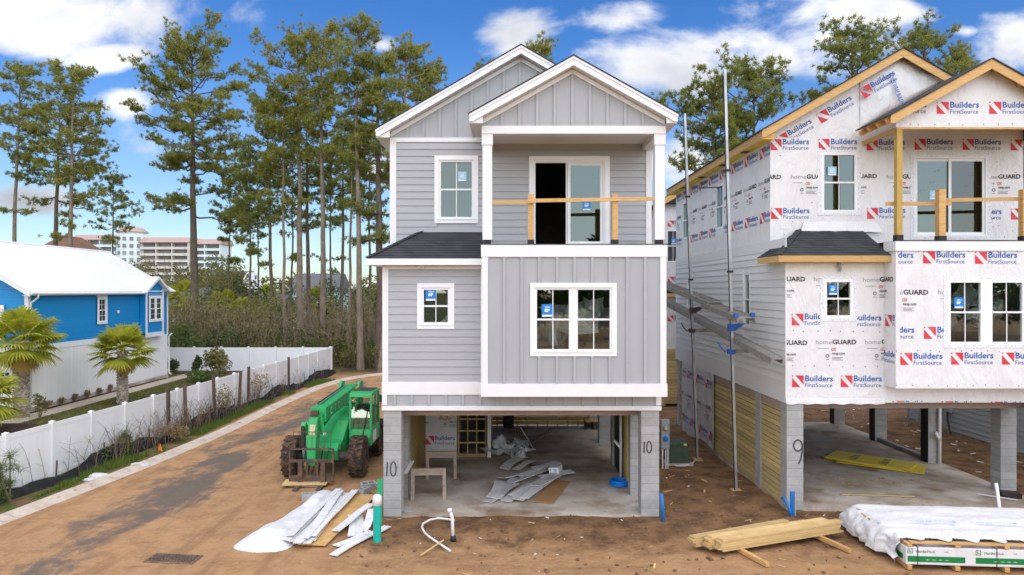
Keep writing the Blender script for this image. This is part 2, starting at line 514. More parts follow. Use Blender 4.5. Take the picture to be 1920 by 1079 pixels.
def make_dirt(name, road):
    m, t, bs, p = pos_mat(name, .95, .2)
    sp = nd(t, 'ShaderNodeSeparateXYZ', {0: p})
    big = tnoise(t, p, .35, 4)
    mid = tnoise(t, p, 1.6, 6, .65)
    fine = tnoise(t, p, 9, 6, .7)
    sand = tmix(t, tramp(t, mid, .35, .7), (.43, .25, .122), (.31, .172, .08))
    sand = tmix(t, tramp(t, fine, .45, .75), sand, (.45, .285, .16))
    sand = tmix(t, tramp(t, tnoise(t, p, 3.0, 7, .7, (.5, 1.6, 1)), .56, .68, 0, .65), sand, (.26, .14, .07))
    trk = tnoise(t, p, .8, 5, .6, (2.2, .35, 1) if road else (.4, 1.8, 1), .4)
    sand = tmix(t, tramp(t, trk, .48, .68, 0, .55), sand, (.23, .128, .062))
    sand = tmix(t, tramp(t, tnoise(t, p, 26, 3, .7), .62, .74, 0, .5), sand, (.2, .115, .06))
    if road:
        # worn sand over asphalt: asphalt shows through in long streaks along the lane
        st = tnoise(t, p, .55, 6, .62, (1.3, .42, 1), .6)
        ctr = mth(t, 'ABSOLUTE', mth(t, 'ADD', sp.outputs[0], mth(t, 'ADD', 9.55, mth(t, 'MULTIPLY', mth(t, 'SUBTRACT', sp.outputs[1], 25.0), -.02))))
        lane = tramp(t, ctr, .3, 2.5, .165, -.10)
        near = tramp(t, sp.outputs[1], 14.5, 20.0, -.06, 0.0)
        far = tramp(t, sp.outputs[1], 30.0, 38.0, 0.0, -.09)
        v = mth(t, 'ADD', mth(t, 'ADD', st, lane), mth(t, 'ADD', near, far))
        v = mth(t, 'ADD', v, mth(t, 'ADD', mth(t, 'MULTIPLY', mth(t, 'SUBTRACT', fine, .5), .30), mth(t, 'MULTIPLY', mth(t, 'SUBTRACT', mid, .5), .28)))
        asp = tmix(t, fine, (.085, .075, .068), (.15, .13, .115))
        col = tmix(t, tramp(t, v, .54, .70, 0, .85), sand, asp)
    else:
        dk = tmix(t, tramp(t, mid, .38, .66), (.24, .135, .065), (.115, .062, .033))
        dk = tmix(t, tramp(t, fine, .52, .78), dk, (.34, .215, .12))
        edge = mth(t, 'ADD', sp.outputs[1], mth(t, 'MULTIPLY', mth(t, 'SUBTRACT', big, .5), 3.2))
        edge = mth(t, 'ADD', edge, mth(t, 'MULTIPLY', mth(t, 'SUBTRACT', mid, .5), 1.6))
        f1 = tramp(t, edge, 14.6, 15.9)
        fx = tramp(t, mth(t, 'ADD', sp.outputs[0], mth(t, 'MULTIPLY', mth(t, 'SUBTRACT', mid, .5), 1.5)), -4.2, -2.6)
        f = mth(t, 'MULTIPLY', f1, fx)
        col = tmix(t, f, sand, dk)
        # dark damp stains and a few asphalt spots in the foreground
        stn = tnoise(t, p, 1.1, 5, .6, (.6, 1.5, 1), .5)
        col = tmix(t, mth(t, 'MULTIPLY', tramp(t, stn, .64, .70, 0, .7), mth(t, 'SUBTRACT', 1.0, f)), col, (.115, .085, .068))
        # beyond the site: leaf litter and rough grass
        wood = tmix(t, tramp(t, mid, .35, .7), (.085, .06, .032), (.055, .062, .022))
        col = tmix(t, tramp(t, sp.outputs[1], 45.5, 48.5), col, wood)
        lawn = tmix(t, tramp(t, fine, .35, .7), (.155, .135, .045), (.085, .105, .03))
        verge = tmix(t, tramp(t, mth(t, 'ADD', mid, mth(t, 'MULTIPLY', fine, .4)), .60, .78), (.20, .115, .065), (.075, .105, .022))
        lx = tramp(t, sp.outputs[0], -13.3, -13.9)
        vx = tramp(t, mth(t, 'ADD', sp.outputs[0], mth(t, 'MULTIPLY', mth(t, 'SUBTRACT', mid, .5), .8)), -11.6, -12.1)
        col = tmix(t, vx, col, verge)
        col = tmix(t, lx, col, lawn)
    t.links.new(col, bs.inputs['Base Color'])
    hh = mth(t, 'ADD', mth(t, 'MULTIPLY', mid, 1.0), mth(t, 'MULTIPLY', fine, .5))
    bp = nd(t, 'ShaderNodeBump', {'Height': hh, 'Distance': .035 if road else .085, 'Strength': 1.0})
    t.links.new(bp.outputs[0], bs.inputs['Normal'])
    return m


M['dirt'] = make_dirt('site_dirt', False)
M['road'] = make_dirt('sandy_road', True)
M['kerb'] = mat('sandy_concrete_kerb', (.56, .48, .40), .9, 0, (.44, .35, .27), (1.6, .42, .7, (1, 1, 1)), (.30, .19, .115), (2.6, .58, .72, (1, 1, 1)), bump=(40, .003))
M['path'] = mat('pale_concrete_path', (.52, .45, .36), .9, 0, (.44, .37, .29), (1.5, .4, .7, (1, 1, 1)))
M['mulch'] = mat('brown_mulch', (.085, .045, .032), .95, 0, (.045, .026, .02), (14, .4, .6, (1, 1, 1)), bump=(30, .05))


def smooth_noise(n, cells, seed):
    """value noise sampled by bilinear interpolation; returns f(x, y)"""
    rng = np.random.default_rng(seed)
    g = rng.random((n, n)) - .5

    def f(x, y):
        x = x / cells
        y = y / cells
        xi, yi = np.floor(x).astype(int), np.floor(y).astype(int)
        fx, fy = x - xi, y - yi
        fx, fy = fx * fx * (3 - 2 * fx), fy * fy * (3 - 2 * fy)
        a, b = g[xi % n, yi % n], g[(xi + 1) % n, yi % n]
        c, d = g[xi % n, (yi + 1) % n], g[(xi + 1) % n, (yi + 1) % n]
        return (a * (1 - fx) + b * fx) * (1 - fy) + (c * (1 - fx) + d * fx) * fy
    return f


_n1, _n2, _n3 = smooth_noise(64, 1.7, 1), smooth_noise(64, .55, 2), smooth_noise(128, .22, 3)


def ground_h(x, y):
    x, y = np.asarray(x, float), np.asarray(y, float)
    h = _n1(x, y) * .07 + _n2(x, y) * .045 + _n3(x, y) * .022
    # rough dirt beside and in front of the houses, smooth sand elsewhere
    wx = np.clip((x + 3.6) / 1.0, 0, 1) * np.clip((60 - x) / 10, 0, 1)
    wy = np.clip((y - 14.6) / 1.0, 0, 1) * np.clip((60 - y) / 20, 0, 1)
    h = h * (.22 + .95 * wx * wy)
    mound = .10 * np.exp(-((x - 7.3) / 1.6) ** 2 - ((y - 16.7) / .5) ** 2) + .07 * np.exp(-((x - .5) / 2.4) ** 2 - ((y - 16.4) / .35) ** 2)
    h = h + mound
    road = np.clip((-3.0 - x) / .8, 0, 1) * np.clip((x + 15.5) / .5, 0, 1)
    h = h * (1 - road) - .02
    side = np.clip((-11.6 - x) / .6, 0, 1)
    return h + side * .03


def build_ground():
    xs = np.concatenate([[-1500, -700, -300, -140, -80, -50, -36], np.arange(-28, -4, .8), np.arange(-4, 16, .14), np.arange(16, 34, 1.0), [40, 60, 100, 200, 500, 1500]])
    ys = np.concatenate([[-1500, -600, -200, -80, -30, -8, 0, 6], np.arange(9, 22, .14), np.arange(22, 34, .4), np.arange(34, 60, 1.5), [70, 90, 120, 180, 300, 600, 1200, 2600]])
    X, Y = np.meshgrid(xs, ys, indexing='ij')
    Z = ground_h(X, Y)
    far = (np.abs(X) > 60) | (Y > 90) | (Y < -10)
    Z[far] = -.03
    V = np.stack([X, Y, Z], -1).reshape(-1, 3)
    nx, ny = len(xs), len(ys)
    i, j = np.meshgrid(np.arange(nx - 1), np.arange(ny - 1), indexing='ij')
    a = (i * ny + j).ravel()
    Fc = np.stack([a, a + ny, a + ny + 1, a + 1], -1)
    o = np_mesh('ground', V, Fc, M['dirt'], smooth=True)
    tag(o, 'brown churned dirt around the houses and sandy ground', None, None, 'structure')
    # lane
    mb = MB()
    L = [(x, y) for x, y in KERB]
    rows = []
    for y in np.arange(-4, 48.3, .5):
        xl = kerb_x(y) if y < 43.5 else float(np.interp(y, [p[1] for p in KERB], [p[0] for p in KERB]))
        rows.append((xl, -3.1 if y > 15 else -2.6, y))
    vs, fs = [], []
    for (xl, xr, y) in rows:
        for k in range(9):
            x = xl + (xr - xl) * k / 8
            z = .004 if k < 8 else -.035
            vs.append((x, y, z))
    for r in range(len(rows) - 1):
        for k in range(8):
            b = r * 9 + k
            fs.append((b, b + 1, b + 10, b + 9))
    mb.add(vs, fs)
    tag(mb.build('road', M['road'], smooth=True), 'sandy lane with dark asphalt showing through', None, None, 'structure')
    # kerb: rolled concrete sections, each its own piece
    root = empty('kerb', (0, 0, 0))
    tag(root, 'pale concrete kerb curving along the sandy lane', None, None, 'structure')
    pts = []
    for a, b in zip(KERB[1:], KERB[2:]):
        n = max(1, int(math.hypot(b[0] - a[0], b[1] - a[1]) / .5))
        for k in range(n):
            pts.append(Vector((a[0] + (b[0] - a[0]) * k / n, a[1] + (b[1] - a[1]) * k / n, 0)))
    # smooth the polyline
    for _ in range(6):
        pts = [pts[0]] + [(pts[i - 1] + pts[i] * 2 + pts[i + 1]) / 4 for i in range(1, len(pts) - 1)] + [pts[-1]]
    prof = [(.02, -.02), (.02, .012), (-.16, .02), (-.30, .085), (-.46, .10), (-.50, -.02)]
    step = 6
    for s in range(0, len(pts) - 1, step):
        seg = pts[s:s + step + 1]
        if len(seg) < 2: continue
        mb = MB()
        vs, fs = [], []
        for i, p in enumerate(seg):
            gi = s + i
            t = (pts[min(gi + 1, len(pts) - 1)] - pts[max(gi - 1, 0)]).normalized()
            nrm = Vector((t.y, -t.x, 0))          # to the lane side
            q = p.copy()
            if i == 0: q += t * .008
            if i == len(seg) - 1: q -= t * .008
            for (o_, h) in prof:
                vs.append(q + nrm * o_ + Vector((0, 0, h)))
        n = len(prof)
        for i in range(len(seg) - 1):
            for k in range(n - 1):
                fs.append((i * n + k, i * n + k + 1, (i + 1) * n + k + 1, (i + 1) * n + k))
        fs.append(tuple(range(n)))
        fs.append(tuple((len(seg) - 1) * n + k for k in range(n - 1, -1, -1)))
        mb.add(vs, fs)
        mb.build('kerb_section', M['kerb'], root)
    # path beside the blue house: cast slabs
    root = empty('path', (0, 0, 0))
    tag(root, 'pale concrete footpath beside the blue house', None, None, 'structure')
    y = 27.0
    while y < 47:
        MB().box(-21.75, -20.75, y, y + 1.18, -.04, .035).build('path_slab', M['path'], root)
        y += 1.2
    MB().box(-26, -21.8, 27.0, 28.2, -.04, .035).build('path_slab', M['path'], root)
    for (a, b, c, d) in ((-22.0, -21.78, 31.0, 44.0), (-24.5, -19.4, 24.6, 28.9), (-22.8, -12.9, 46.3, 47.8)):
        mb = MB()
        n = 14
        poly = []
        cx, cy, rx, ry = (a + b) / 2, (c + d) / 2, (b - a) / 2, (d - c) / 2
        for k in range(24):
            an = 2 * math.pi * k / 24
            q = abs(math.cos(an)) ** .35 * (1 if math.cos(an) > 0 else -1), abs(math.sin(an)) ** .35 * (1 if math.sin(an) > 0 else -1)
            poly.append((cx + rx * q[0], cy + ry * q[1]))
        mb.prism_z(poly, -.02, .055)
        tag(mb.build('mulch_bed', M['mulch']), 'brown mulch bed', None, None, 'structure')


build_ground()

# ------------------------------------------------------------------ print on the house wrap and on things


def text_geo(s, width=None, height=None, offset=0.0, shear=0.0):
    cu = bpy.data.curves.new('lettering', 'FONT')
    cu.body = s
    cu.size = 1.0
    cu.offset = offset
    cu.shear = shear
    cu.resolution_u = 2
    cu.fill_mode = 'FRONT'
    ob = bpy.data.objects.new('lettering', cu)
    me = bpy.data.meshes.new_from_object(ob)
    v = np.array([x.co[:] for x in me.vertices], float).reshape(-1, 3)
    f = [tuple(p.vertices) for p in me.polygons]
    bpy.data.objects.remove(ob)
    bpy.data.curves.remove(cu)
    bpy.data.meshes.remove(me)
    mn, mx = v.min(0), v.max(0)
    v = v - mn
    sx = sy = 1.0
    if width: sx = width / (mx - mn)[0]
    if height: sy = height / (mx - mn)[1]
    if not width: sx = sy
    if not height: sy = sx
    v[:, 0] *= sx
    v[:, 1] *= sy
    return v, f


def put_text(mb, s, x, z, width=None, height=None, offset=0.0, y=0.0, shear=0.0):
    v, f = text_geo(s, width, height, offset, shear)
    mb.add([(x + a[0], y, z + a[1]) for a in v], f)


_prints = {}


def print_mb(kind):
    """flat print in the plane y=0, x to the right, z up; origin: left end, mid height"""
    if kind in _prints: return _prints[kind]
    mb = MB()
    if kind == 'builders':
        mats = [M['ink_red'], M['ink_blue'], M['ink_blue']]
        s = .30
        # red square with the white diagonal bar left open
        def sq(poly): mb.add([(p[0] * s, 0, (p[1] - .5) * s) for p in poly], [tuple(range(len(poly)))])
        mb.cur = 0
        sq([(.30, 1), (1, .22), (1, 1)])
        sq([(0, 0), (.72, 0), (0, .80)])
        sq([(0, .86), (.12, .93), (.12, 1), (0, 1)])
        mb.cur = 1
        put_text(mb, 'Builders', .335, .0, .72, .155, .018)
        mb.cur = 2
        put_text(mb, 'FirstSource', .335, -.145, .70, .105, .0)
    elif kind == 'homeguard':
        mats = [M['ink_grey'], M['ink_dark'], M['ink_red']]
        mb.cur = 0
        put_text(mb, 'home', 0, .0, .41, .115, -.012)
        mb.cur = 1
        put_text(mb, 'GUARD', .425, .0, .62, .125, .03)
        mb.cur = 2
        put_text(mb, 'OX', .40, -.17, .13, .085, .03, shear=.2)
        mb.cur = 1
        put_text(mb, 'oxep.com', .42, -.29, .33, .075, .018)
        mb.cur = 0
        for k in range(3):
            mb.box(.42, .70 - .05 * (k % 2), 0, .0005, -.34 - .035 * k, -.328 - .035 * k)
        mb.box(.05, .33, 0, .0005, -.115, -.105)
        for k in range(8):
            a, b = 2 * math.pi * k / 8, 2 * math.pi * (k + 1) / 8
            c = (.30, -.30)
            mb.add([(c[0] + .05 * math.cos(a), 0, c[1] + .05 * math.sin(a)), (c[0] + .05 * math.cos(b), 0, c[1] + .05 * math.sin(b)),
                    (c[0] + .03 * math.cos(b), 0, c[1] + .03 * math.sin(b)), (c[0] + .03 * math.cos(a), 0, c[1] + .03 * math.sin(a))], [(0, 1, 2, 3)])
        mb.box(.26, .34, 0, .0005, -.40, -.385)
    _prints[kind] = (mb, mats, mb.mesh('print_' + kind, mats))
    return _prints[kind]


SPAN = {'builders': 1.06, 'homeguard': 1.05}


def cut_mesh(me, planes):
    """copy of a mesh with everything outside the planes (point, normal) cut away; None if nothing is left"""
    bm = bmesh.new()
    bm.from_mesh(me)
    for co, no in planes:
        bmesh.ops.bisect_plane(bm, geom=bm.verts[:] + bm.edges[:] + bm.faces[:], dist=1e-5, plane_co=co, plane_no=no, clear_outer=True)
    if not bm.faces:
        bm.free()
        return None
    m2 = bpy.data.meshes.new(me.name)
    bm.to_mesh(m2)
    bm.free()
    for m in me.materials: m2.materials.append(m)
    return m2


class Face:
    """a wall plane: a runs to the right seen from outside, out points away from the wall"""
    def __init__(s, ox, oy, ang=0.0):
        s.ox, s.oy, s.ang = ox, oy, ang

    def loc(s, a, out, z):
        c, n = math.cos(s.ang), math.sin(s.ang)
        x, y = a, -out
        return (s.ox + x * c - y * n, s.oy + x * n + y * c, z)

    def rot(s, ry=0.0):
        return (0, ry, s.ang)


def gaps(a0, a1, cuts):
    """interval a0..a1 minus the cuts"""
    out = [(a0, a1)]
    for c0, c1 in cuts:
        nx = []
        for b0, b1 in out:
            if c1 <= b0 or c0 >= b1:
                nx.append((b0, b1))
                continue
            if c0 > b0 + 1e-4: nx.append((b0, c0))
            if c1 < b1 - 1e-4: nx.append((c1, b1))
        out = nx
    return out


def print_row(face, parent, kind, z, a0, a1, start, pitch, cuts=(), out=.006, zcut=None):
    rj = random.Random(int(z * 97 + a0 * 31))
    _, mats, me = print_mb(kind)
    a = start
    while a - pitch > a0 - SPAN[kind]: a -= pitch
    name = 'wrap_print'
    while a < a1:
        for b0, b1 in gaps(max(a, a0), min(a + SPAN[kind], a1), cuts):
            if b1 - b0 < .02: continue
            full = b0 <= a + 1e-4 and b1 >= a + SPAN[kind] - 1e-4 and zcut is None
            m = me
            if not full:
                pl = [((b1 - a, 0, 0), (1, 0, 0)), ((b0 - a, 0, 0), (-1, 0, 0))]
                if zcut is not None: pl.append(((0, 0, zcut - z), (0, 0, -1)))
                m = cut_mesh(me, pl)
            if m: link(name, m, parent, face.loc(a, out, z + rj.uniform(-.012, .012)), face.rot(R(rj.uniform(-.7, .7))))["kind"] = "stuff"
        a += pitch




def crumple(seed, n, size, spread, folds=3):
    """bent and creased sheets thrown on a heap, one mesh"""
    rs = np.random.default_rng(seed)
    mb = MB()
    for k in range(n):
        w, l = size * rs.uniform(.5, 1.1), size * rs.uniform(.6, 1.4)
        m = 7
        dirs = rs.uniform(0, 6.28, folds)
        off = rs.uniform(-.4, .4, folds)
        amp = rs.uniform(.15, .5, folds) * size
        rot = Matrix.Rotation(rs.uniform(0, 6.28), 3, 'Z') @ Matrix.Rotation(rs.normal() * .5, 3, 'X') @ Matrix.Rotation(rs.normal() * .5, 3, 'Y')
        c = Vector((rs.normal() * spread[0], rs.normal() * spread[1], abs(rs.normal()) * spread[2]))
        vs = []
        for i in range(m):
            for j in range(m):
                a, b = (i / (m - 1) - .5), (j / (m - 1) - .5)
                z = sum(abs(a * math.cos(t) + b * math.sin(t) - o) * q for t, o, q in zip(dirs, off, amp)) - sum(amp) * .3
                p = rot @ Vector((a * w + rs.normal() * .012 * size, b * l, z + rs.normal() * .02 * size)) + c
                vs.append((p.x, p.y, max(p.z, .005 + .002 * k)))
        mb.add(vs, [(i * m + j, i * m + j + 1, (i + 1) * m + j + 1, (i + 1) * m + j) for i in range(m - 1) for j in range(m - 1)])
    return mb


# ------------------------------------------------------------------ house pieces
_wedge = {}


def wedge_mesh(m):
    me = _wedge.get(m.name)
    if me is None:
        mb = MB()
        vs = [(0, 0, 0), (1, 0, 0), (1, -1, 0), (0, -1, 0), (0, 0, 1.08), (1, 0, 1.08), (1, -.25, 1.08), (0, -.25, 1.08)]
        mb.add(vs, [(0, 1, 2, 3), (4, 7, 6, 5), (3, 2, 6, 7), (0, 3, 7, 4), (1, 5, 6, 2)])
        me = _wedge[m.name] = mb.mesh('lap_board', m)
    return me


def lap_wall(face, parent, m, a0, a1, z0, z1, e, openings=(), out=0.0, thick=.030, joints=0, seed=0, name='siding_board'):
    """lapped boards, each its own object, cut round the openings; z1 may be a function of a giving the rake"""
    rng = random.Random(seed)
    z = z0
    me = wedge_mesh(m)
    while z < z1 - .02:
        h = min(e, z1 - z)
        cuts = [(o[0], o[1]) for o in openings if o[2] < z + h - .01 and o[3] > z + .01]
        for b0, b1 in gaps(a0, a1, cuts):
            if b1 - b0 < .03: continue
            segs = [(b0, b1)]
            if joints and b1 - b0 > 3.0:
                j = b0 + (b1 - b0) * rng.uniform(.25, .75)
                segs = [(b0, j - .002), (j + .002, b1)]
            for s0, s1 in segs:
                link(name, me, parent, face.loc(s0, out, z), face.rot(), (s1 - s0, thick, h))
        z += e


def rect_minus(a0, a1, z0, z1, openings):
    """rectangle minus rectangular openings, as rectangles"""
    zs = sorted({z0, z1, *[min(max(o[2], z0), z1) for o in openings], *[min(max(o[3], z0), z1) for o in openings]})
    out = []
    for lo, hi in zip(zs, zs[1:]):
        if hi - lo < 1e-4: continue
        cuts = [(o[0], o[1]) for o in openings if o[2] < (lo + hi) / 2 < o[3]]
        out += [(b0, b1, lo, hi) for b0, b1 in gaps(a0, a1, cuts)]
    return out


def wall_mb(mb, a0, a1, z0, z1, openings, out=0.0, thick=.12):
    for (b0, b1, lo, hi) in rect_minus(a0, a1, z0, z1, openings):
        mb.box(b0, b1, -out, -out + thick, lo, hi)
    return mb


def sticker(parent, a, z, w, h, y, m=None):
    """blue glazing sticker with white lettering; sub-part of a window"""
    mb = MB()
    mb.cur = 0
    mb.box(a, a + w, y - .002, y, z, z + h)
    mb.cur = 1
    mb.box(a + w * .04, a + w * .96, y - .003, y - .0021, z + h * .02, z + h * .17)
    put_text(mb, 'YOU', a + w * .25, z + h * .68, w * .5, h * .16, .03, y - .003)
    put_text(mb, '8P', a + w * .25, z + h * .38, w * .5, h * .26, .04, y - .003)
    return mb.build('sticker', [m or M['sticker'], M['ink_white']], parent)


def window(face, parent, a0, a1, z0, z1, cw=.11, units=1, cols=2, glass='glass', stick=None, casing=True, rail=.5, depth=.042, vf=.055, rows=1):
    """window: casing + vinyl frame as the part's mesh; sashes, panes, muntins, sticker as sub-parts. Local frame: x right, -y out"""
    w, h = a1 - a0, z1 - z0
    mb = MB()
    if casing:
        d = depth
        mb.box(0, w, -d, .01, h - cw, h)
        mb.box(0, w, -d, .01, 0, cw)
        mb.box(0, cw, -d + .002, .01, cw, h - cw)
        mb.box(w - cw, w, -d + .002, .01, cw, h - cw)
        mb.box(cw * .55, w - cw * .55, -d - .018, -d, cw * .80, cw * 1.12)
        i0, i1, k0, k1 = cw, w - cw, cw, h - cw
    else:
        i0, i1, k0, k1 = 0, w, 0, h
    mw = vf * 1.9
    uw = ((i1 - i0) - mw * (units - 1)) / units
    for fr in ((i0, i1, k0, k0 + vf), (i0, i1, k1 - vf, k1), (i0, i0 + vf, k0 + vf, k1 - vf), (i1 - vf, i1, k0 + vf, k1 - vf)):
        mb.box(fr[0], fr[1], -.011, .07, fr[2], fr[3])
    for u in range(1, units):
        x = i0 + u * uw + (u - 1) * mw
        mb.box(x - vf, x + mw + vf, -.012, .07, k0 + vf, k1 - vf)
    win = mb.build('window', M['vinyl'], parent, face.loc(a0, 0, z0), face.rot())
    for u in range(units):
        x0 = i0 + u * (uw + mw) + vf
        x1 = x0 + uw - 2 * vf
        zr = k0 + vf + (k1 - k0 - 2 * vf) * rail
        MB().box(x0 - .012, x1 + .012, -.008, .06, zr - .022, zr + .022).build('meeting_rail', M['vinyl'], win)
        for lo, hi, yy in ((k0 + vf, zr - .022, .02), (zr + .022, k1 - vf, .035)):
            MB().box(x0, x1, yy, yy + .006, lo, hi).build('pane', M[glass], win)
            for c in range(1, cols):
                xm = x0 + (x1 - x0) * c / cols
                MB().box(xm - .011, xm + .011, yy - .008, yy - .001, lo, hi).build('muntin', M['vinyl'], win)
            for c in range(1, rows):
                zm = lo + (hi - lo) * c / rows
                MB().box(x0, x1, yy - .009, yy - .002, zm - .009, zm + .009).build('muntin', M['vinyl'], win)
        if stick and stick[0] == u:
            _, fa, fz, sw, sh = stick[:5]
            sticker(win, x0 + (x1 - x0) * fa, k0 + (k1 - k0) * fz, sw, sh, .005, M['sticker_pale'] if len(stick) > 5 else None)
    return win


_blk = {}


def block_mesh(w, h, d):
    k = (round(w, 3), round(h, 3), round(d, 3))
    if k not in _blk:
        bm = bmesh.new()
        bmesh.ops.create_cube(bm, size=1.0)
        bmesh.ops.scale(bm, vec=(w, d, h), verts=bm.verts)
        bmesh.ops.bevel(bm, geom=bm.edges[:] + bm.verts[:], offset=.006, segments=1, affect='EDGES')
        me = bpy.data.meshes.new('block')
        bm.to_mesh(me)
        bm.free()
        me.materials.append(M['cmu'])
        _blk[k] = me
    return _blk[k]


def pier(parent, x0, x1, y0, y1, z0, z1, side_black=False):
    """pier of concrete blocks laid one per course, mortar core as the part's own mesh"""
    p = MB().box(x0 + .006, x1 - .006, y0 + .006, y1 - .006, z0, z1).build('pier', M['mortar'], parent)
    n = max(1, round((z1 - z0) / .2065))
    ch = (z1 - z0) / n
    me = block_mesh(x1 - x0, ch - .009, y1 - y0)
    rng = random.Random(int(x0 * 100 + y0 * 37))
    for k in range(n):
        link('block', me, p, ((x0 + x1) / 2 + rng.uniform(-.002, .002), (y0 + y1) / 2 + rng.uniform(-.002, .002), z0 + (k + .5) * ch))
    if side_black:
        pc('black_side_sheet', M['black'], p, x0 - .006, x0 - .003, y0 + .01, y1 - .01, z0 + .02, z1)  # thin black sheet on one side of the pier
    return p


def ribbon(pts, w, closed=False):
    """flat stroke in the xz plane"""
    mb = MB()
    n = len(pts)
    L, Rr = [], []
    for i, p in enumerate(pts):
        a = pts[(i - 1) % n] if closed or i > 0 else pts[i]
        b = pts[(i + 1) % n] if closed or i < n - 1 else pts[i]
        t = Vector((b[0] - a[0], b[1] - a[1])).normalized()
        nn = Vector((-t.y, t.x)) * w / 2
        L.append((p[0] + nn.x, 0, p[1] + nn.y))
        Rr.append((p[0] - nn.x, 0, p[1] - nn.y))
    m = n if closed else n - 1
    mb.add(L + Rr, [(i, n + i, n + (i + 1) % n, (i + 1) % n) for i in range(m)])
    return mb


def spray_number(parent, s, x, y, z, h, w=.032):
    """hand sprayed digits on a pier face (facing -y)"""
    cx = x
    for ch in s:
        if ch == '1':
            pts = [(cx + .05 * h, z + h * .98), (cx + .03 * h, z + h * .5), (cx, z)]
            ribbon(pts, w).build('sprayed_digit', M['spray'], parent, (0, y, 0))
            cx += .26 * h
        elif ch == '0':
            pts = [(cx + .20 * h + .20 * h * math.cos(a), z + h * .5 + h * .5 * math.sin(a)) for a in [2 * math.pi * k / 20 for k in range(20)]]
            ribbon(pts, w, True).build('sprayed_digit', M['spray'], parent, (0, y - .001, 0))
            cx += .5 * h
        elif ch == '9':
            pts = [(cx + .19 * h + .18 * h * math.cos(a), z + h * .76 + h * .23 * math.sin(a)) for a in [2 * math.pi * k / 18 for k in range(18)]]
            mb = ribbon(pts, w, True)
            m2 = ribbon([(cx + .37 * h, z + h * .84), (cx + .36 * h, z + h * .5), (cx + .31 * h, z + h * .2), (cx + .22 * h, z)], w)
            mb.add([(a, b - .0008, c) for a, b, c in m2.v], m2.f)
            mb.build('sprayed_digit', M['spray'], parent, (0, y, 0))


def sgn_clip(poly, a, b, c):
    """keep the part of a polygon (x, z) with a*x + b*z <= c"""
    out = []
    n = len(poly)
    for i in range(n):
        p, q = poly[i], poly[(i + 1) % n]
        fp, fq = a * p[0] + b * p[1] - c, a * q[0] + b * q[1] - c
        if fp <= 0: out.append(p)
        if fp * fq < 0:
            t = fp / (fp - fq)
            out.append((p[0] + (q[0] - p[0]) * t, p[1] + (q[1] - p[1]) * t))
    return out


def shingle_plane(mb, p00, p10, p01, p11, rows):
    """courses of shingles, each a thin wedge lapped over the one below; p00-p10 eave, p01-p11 top"""
    p00, p10, p01, p11 = map(Vector, (p00, p10, p01, p11))
    nrm = (p10 - p00).cross(p01 - p00).normalized()
    if nrm.z < 0: nrm = -nrm
    for r in range(rows):
        f0, f1 = r / rows, min(1.0, (r + 1.12) / rows)
        a, b = p00.lerp(p01, f0), p10.lerp(p11, f0)
        c, d = p10.lerp(p11, f1), p00.lerp(p01, f1)
        t = .014
        mb.add([a + nrm * t, b + nrm * t, c + nrm * .003, d + nrm * .003, a - nrm * .004, b - nrm * .004], [(0, 1, 2, 3), (4, 5, 1, 0)])
    return mb


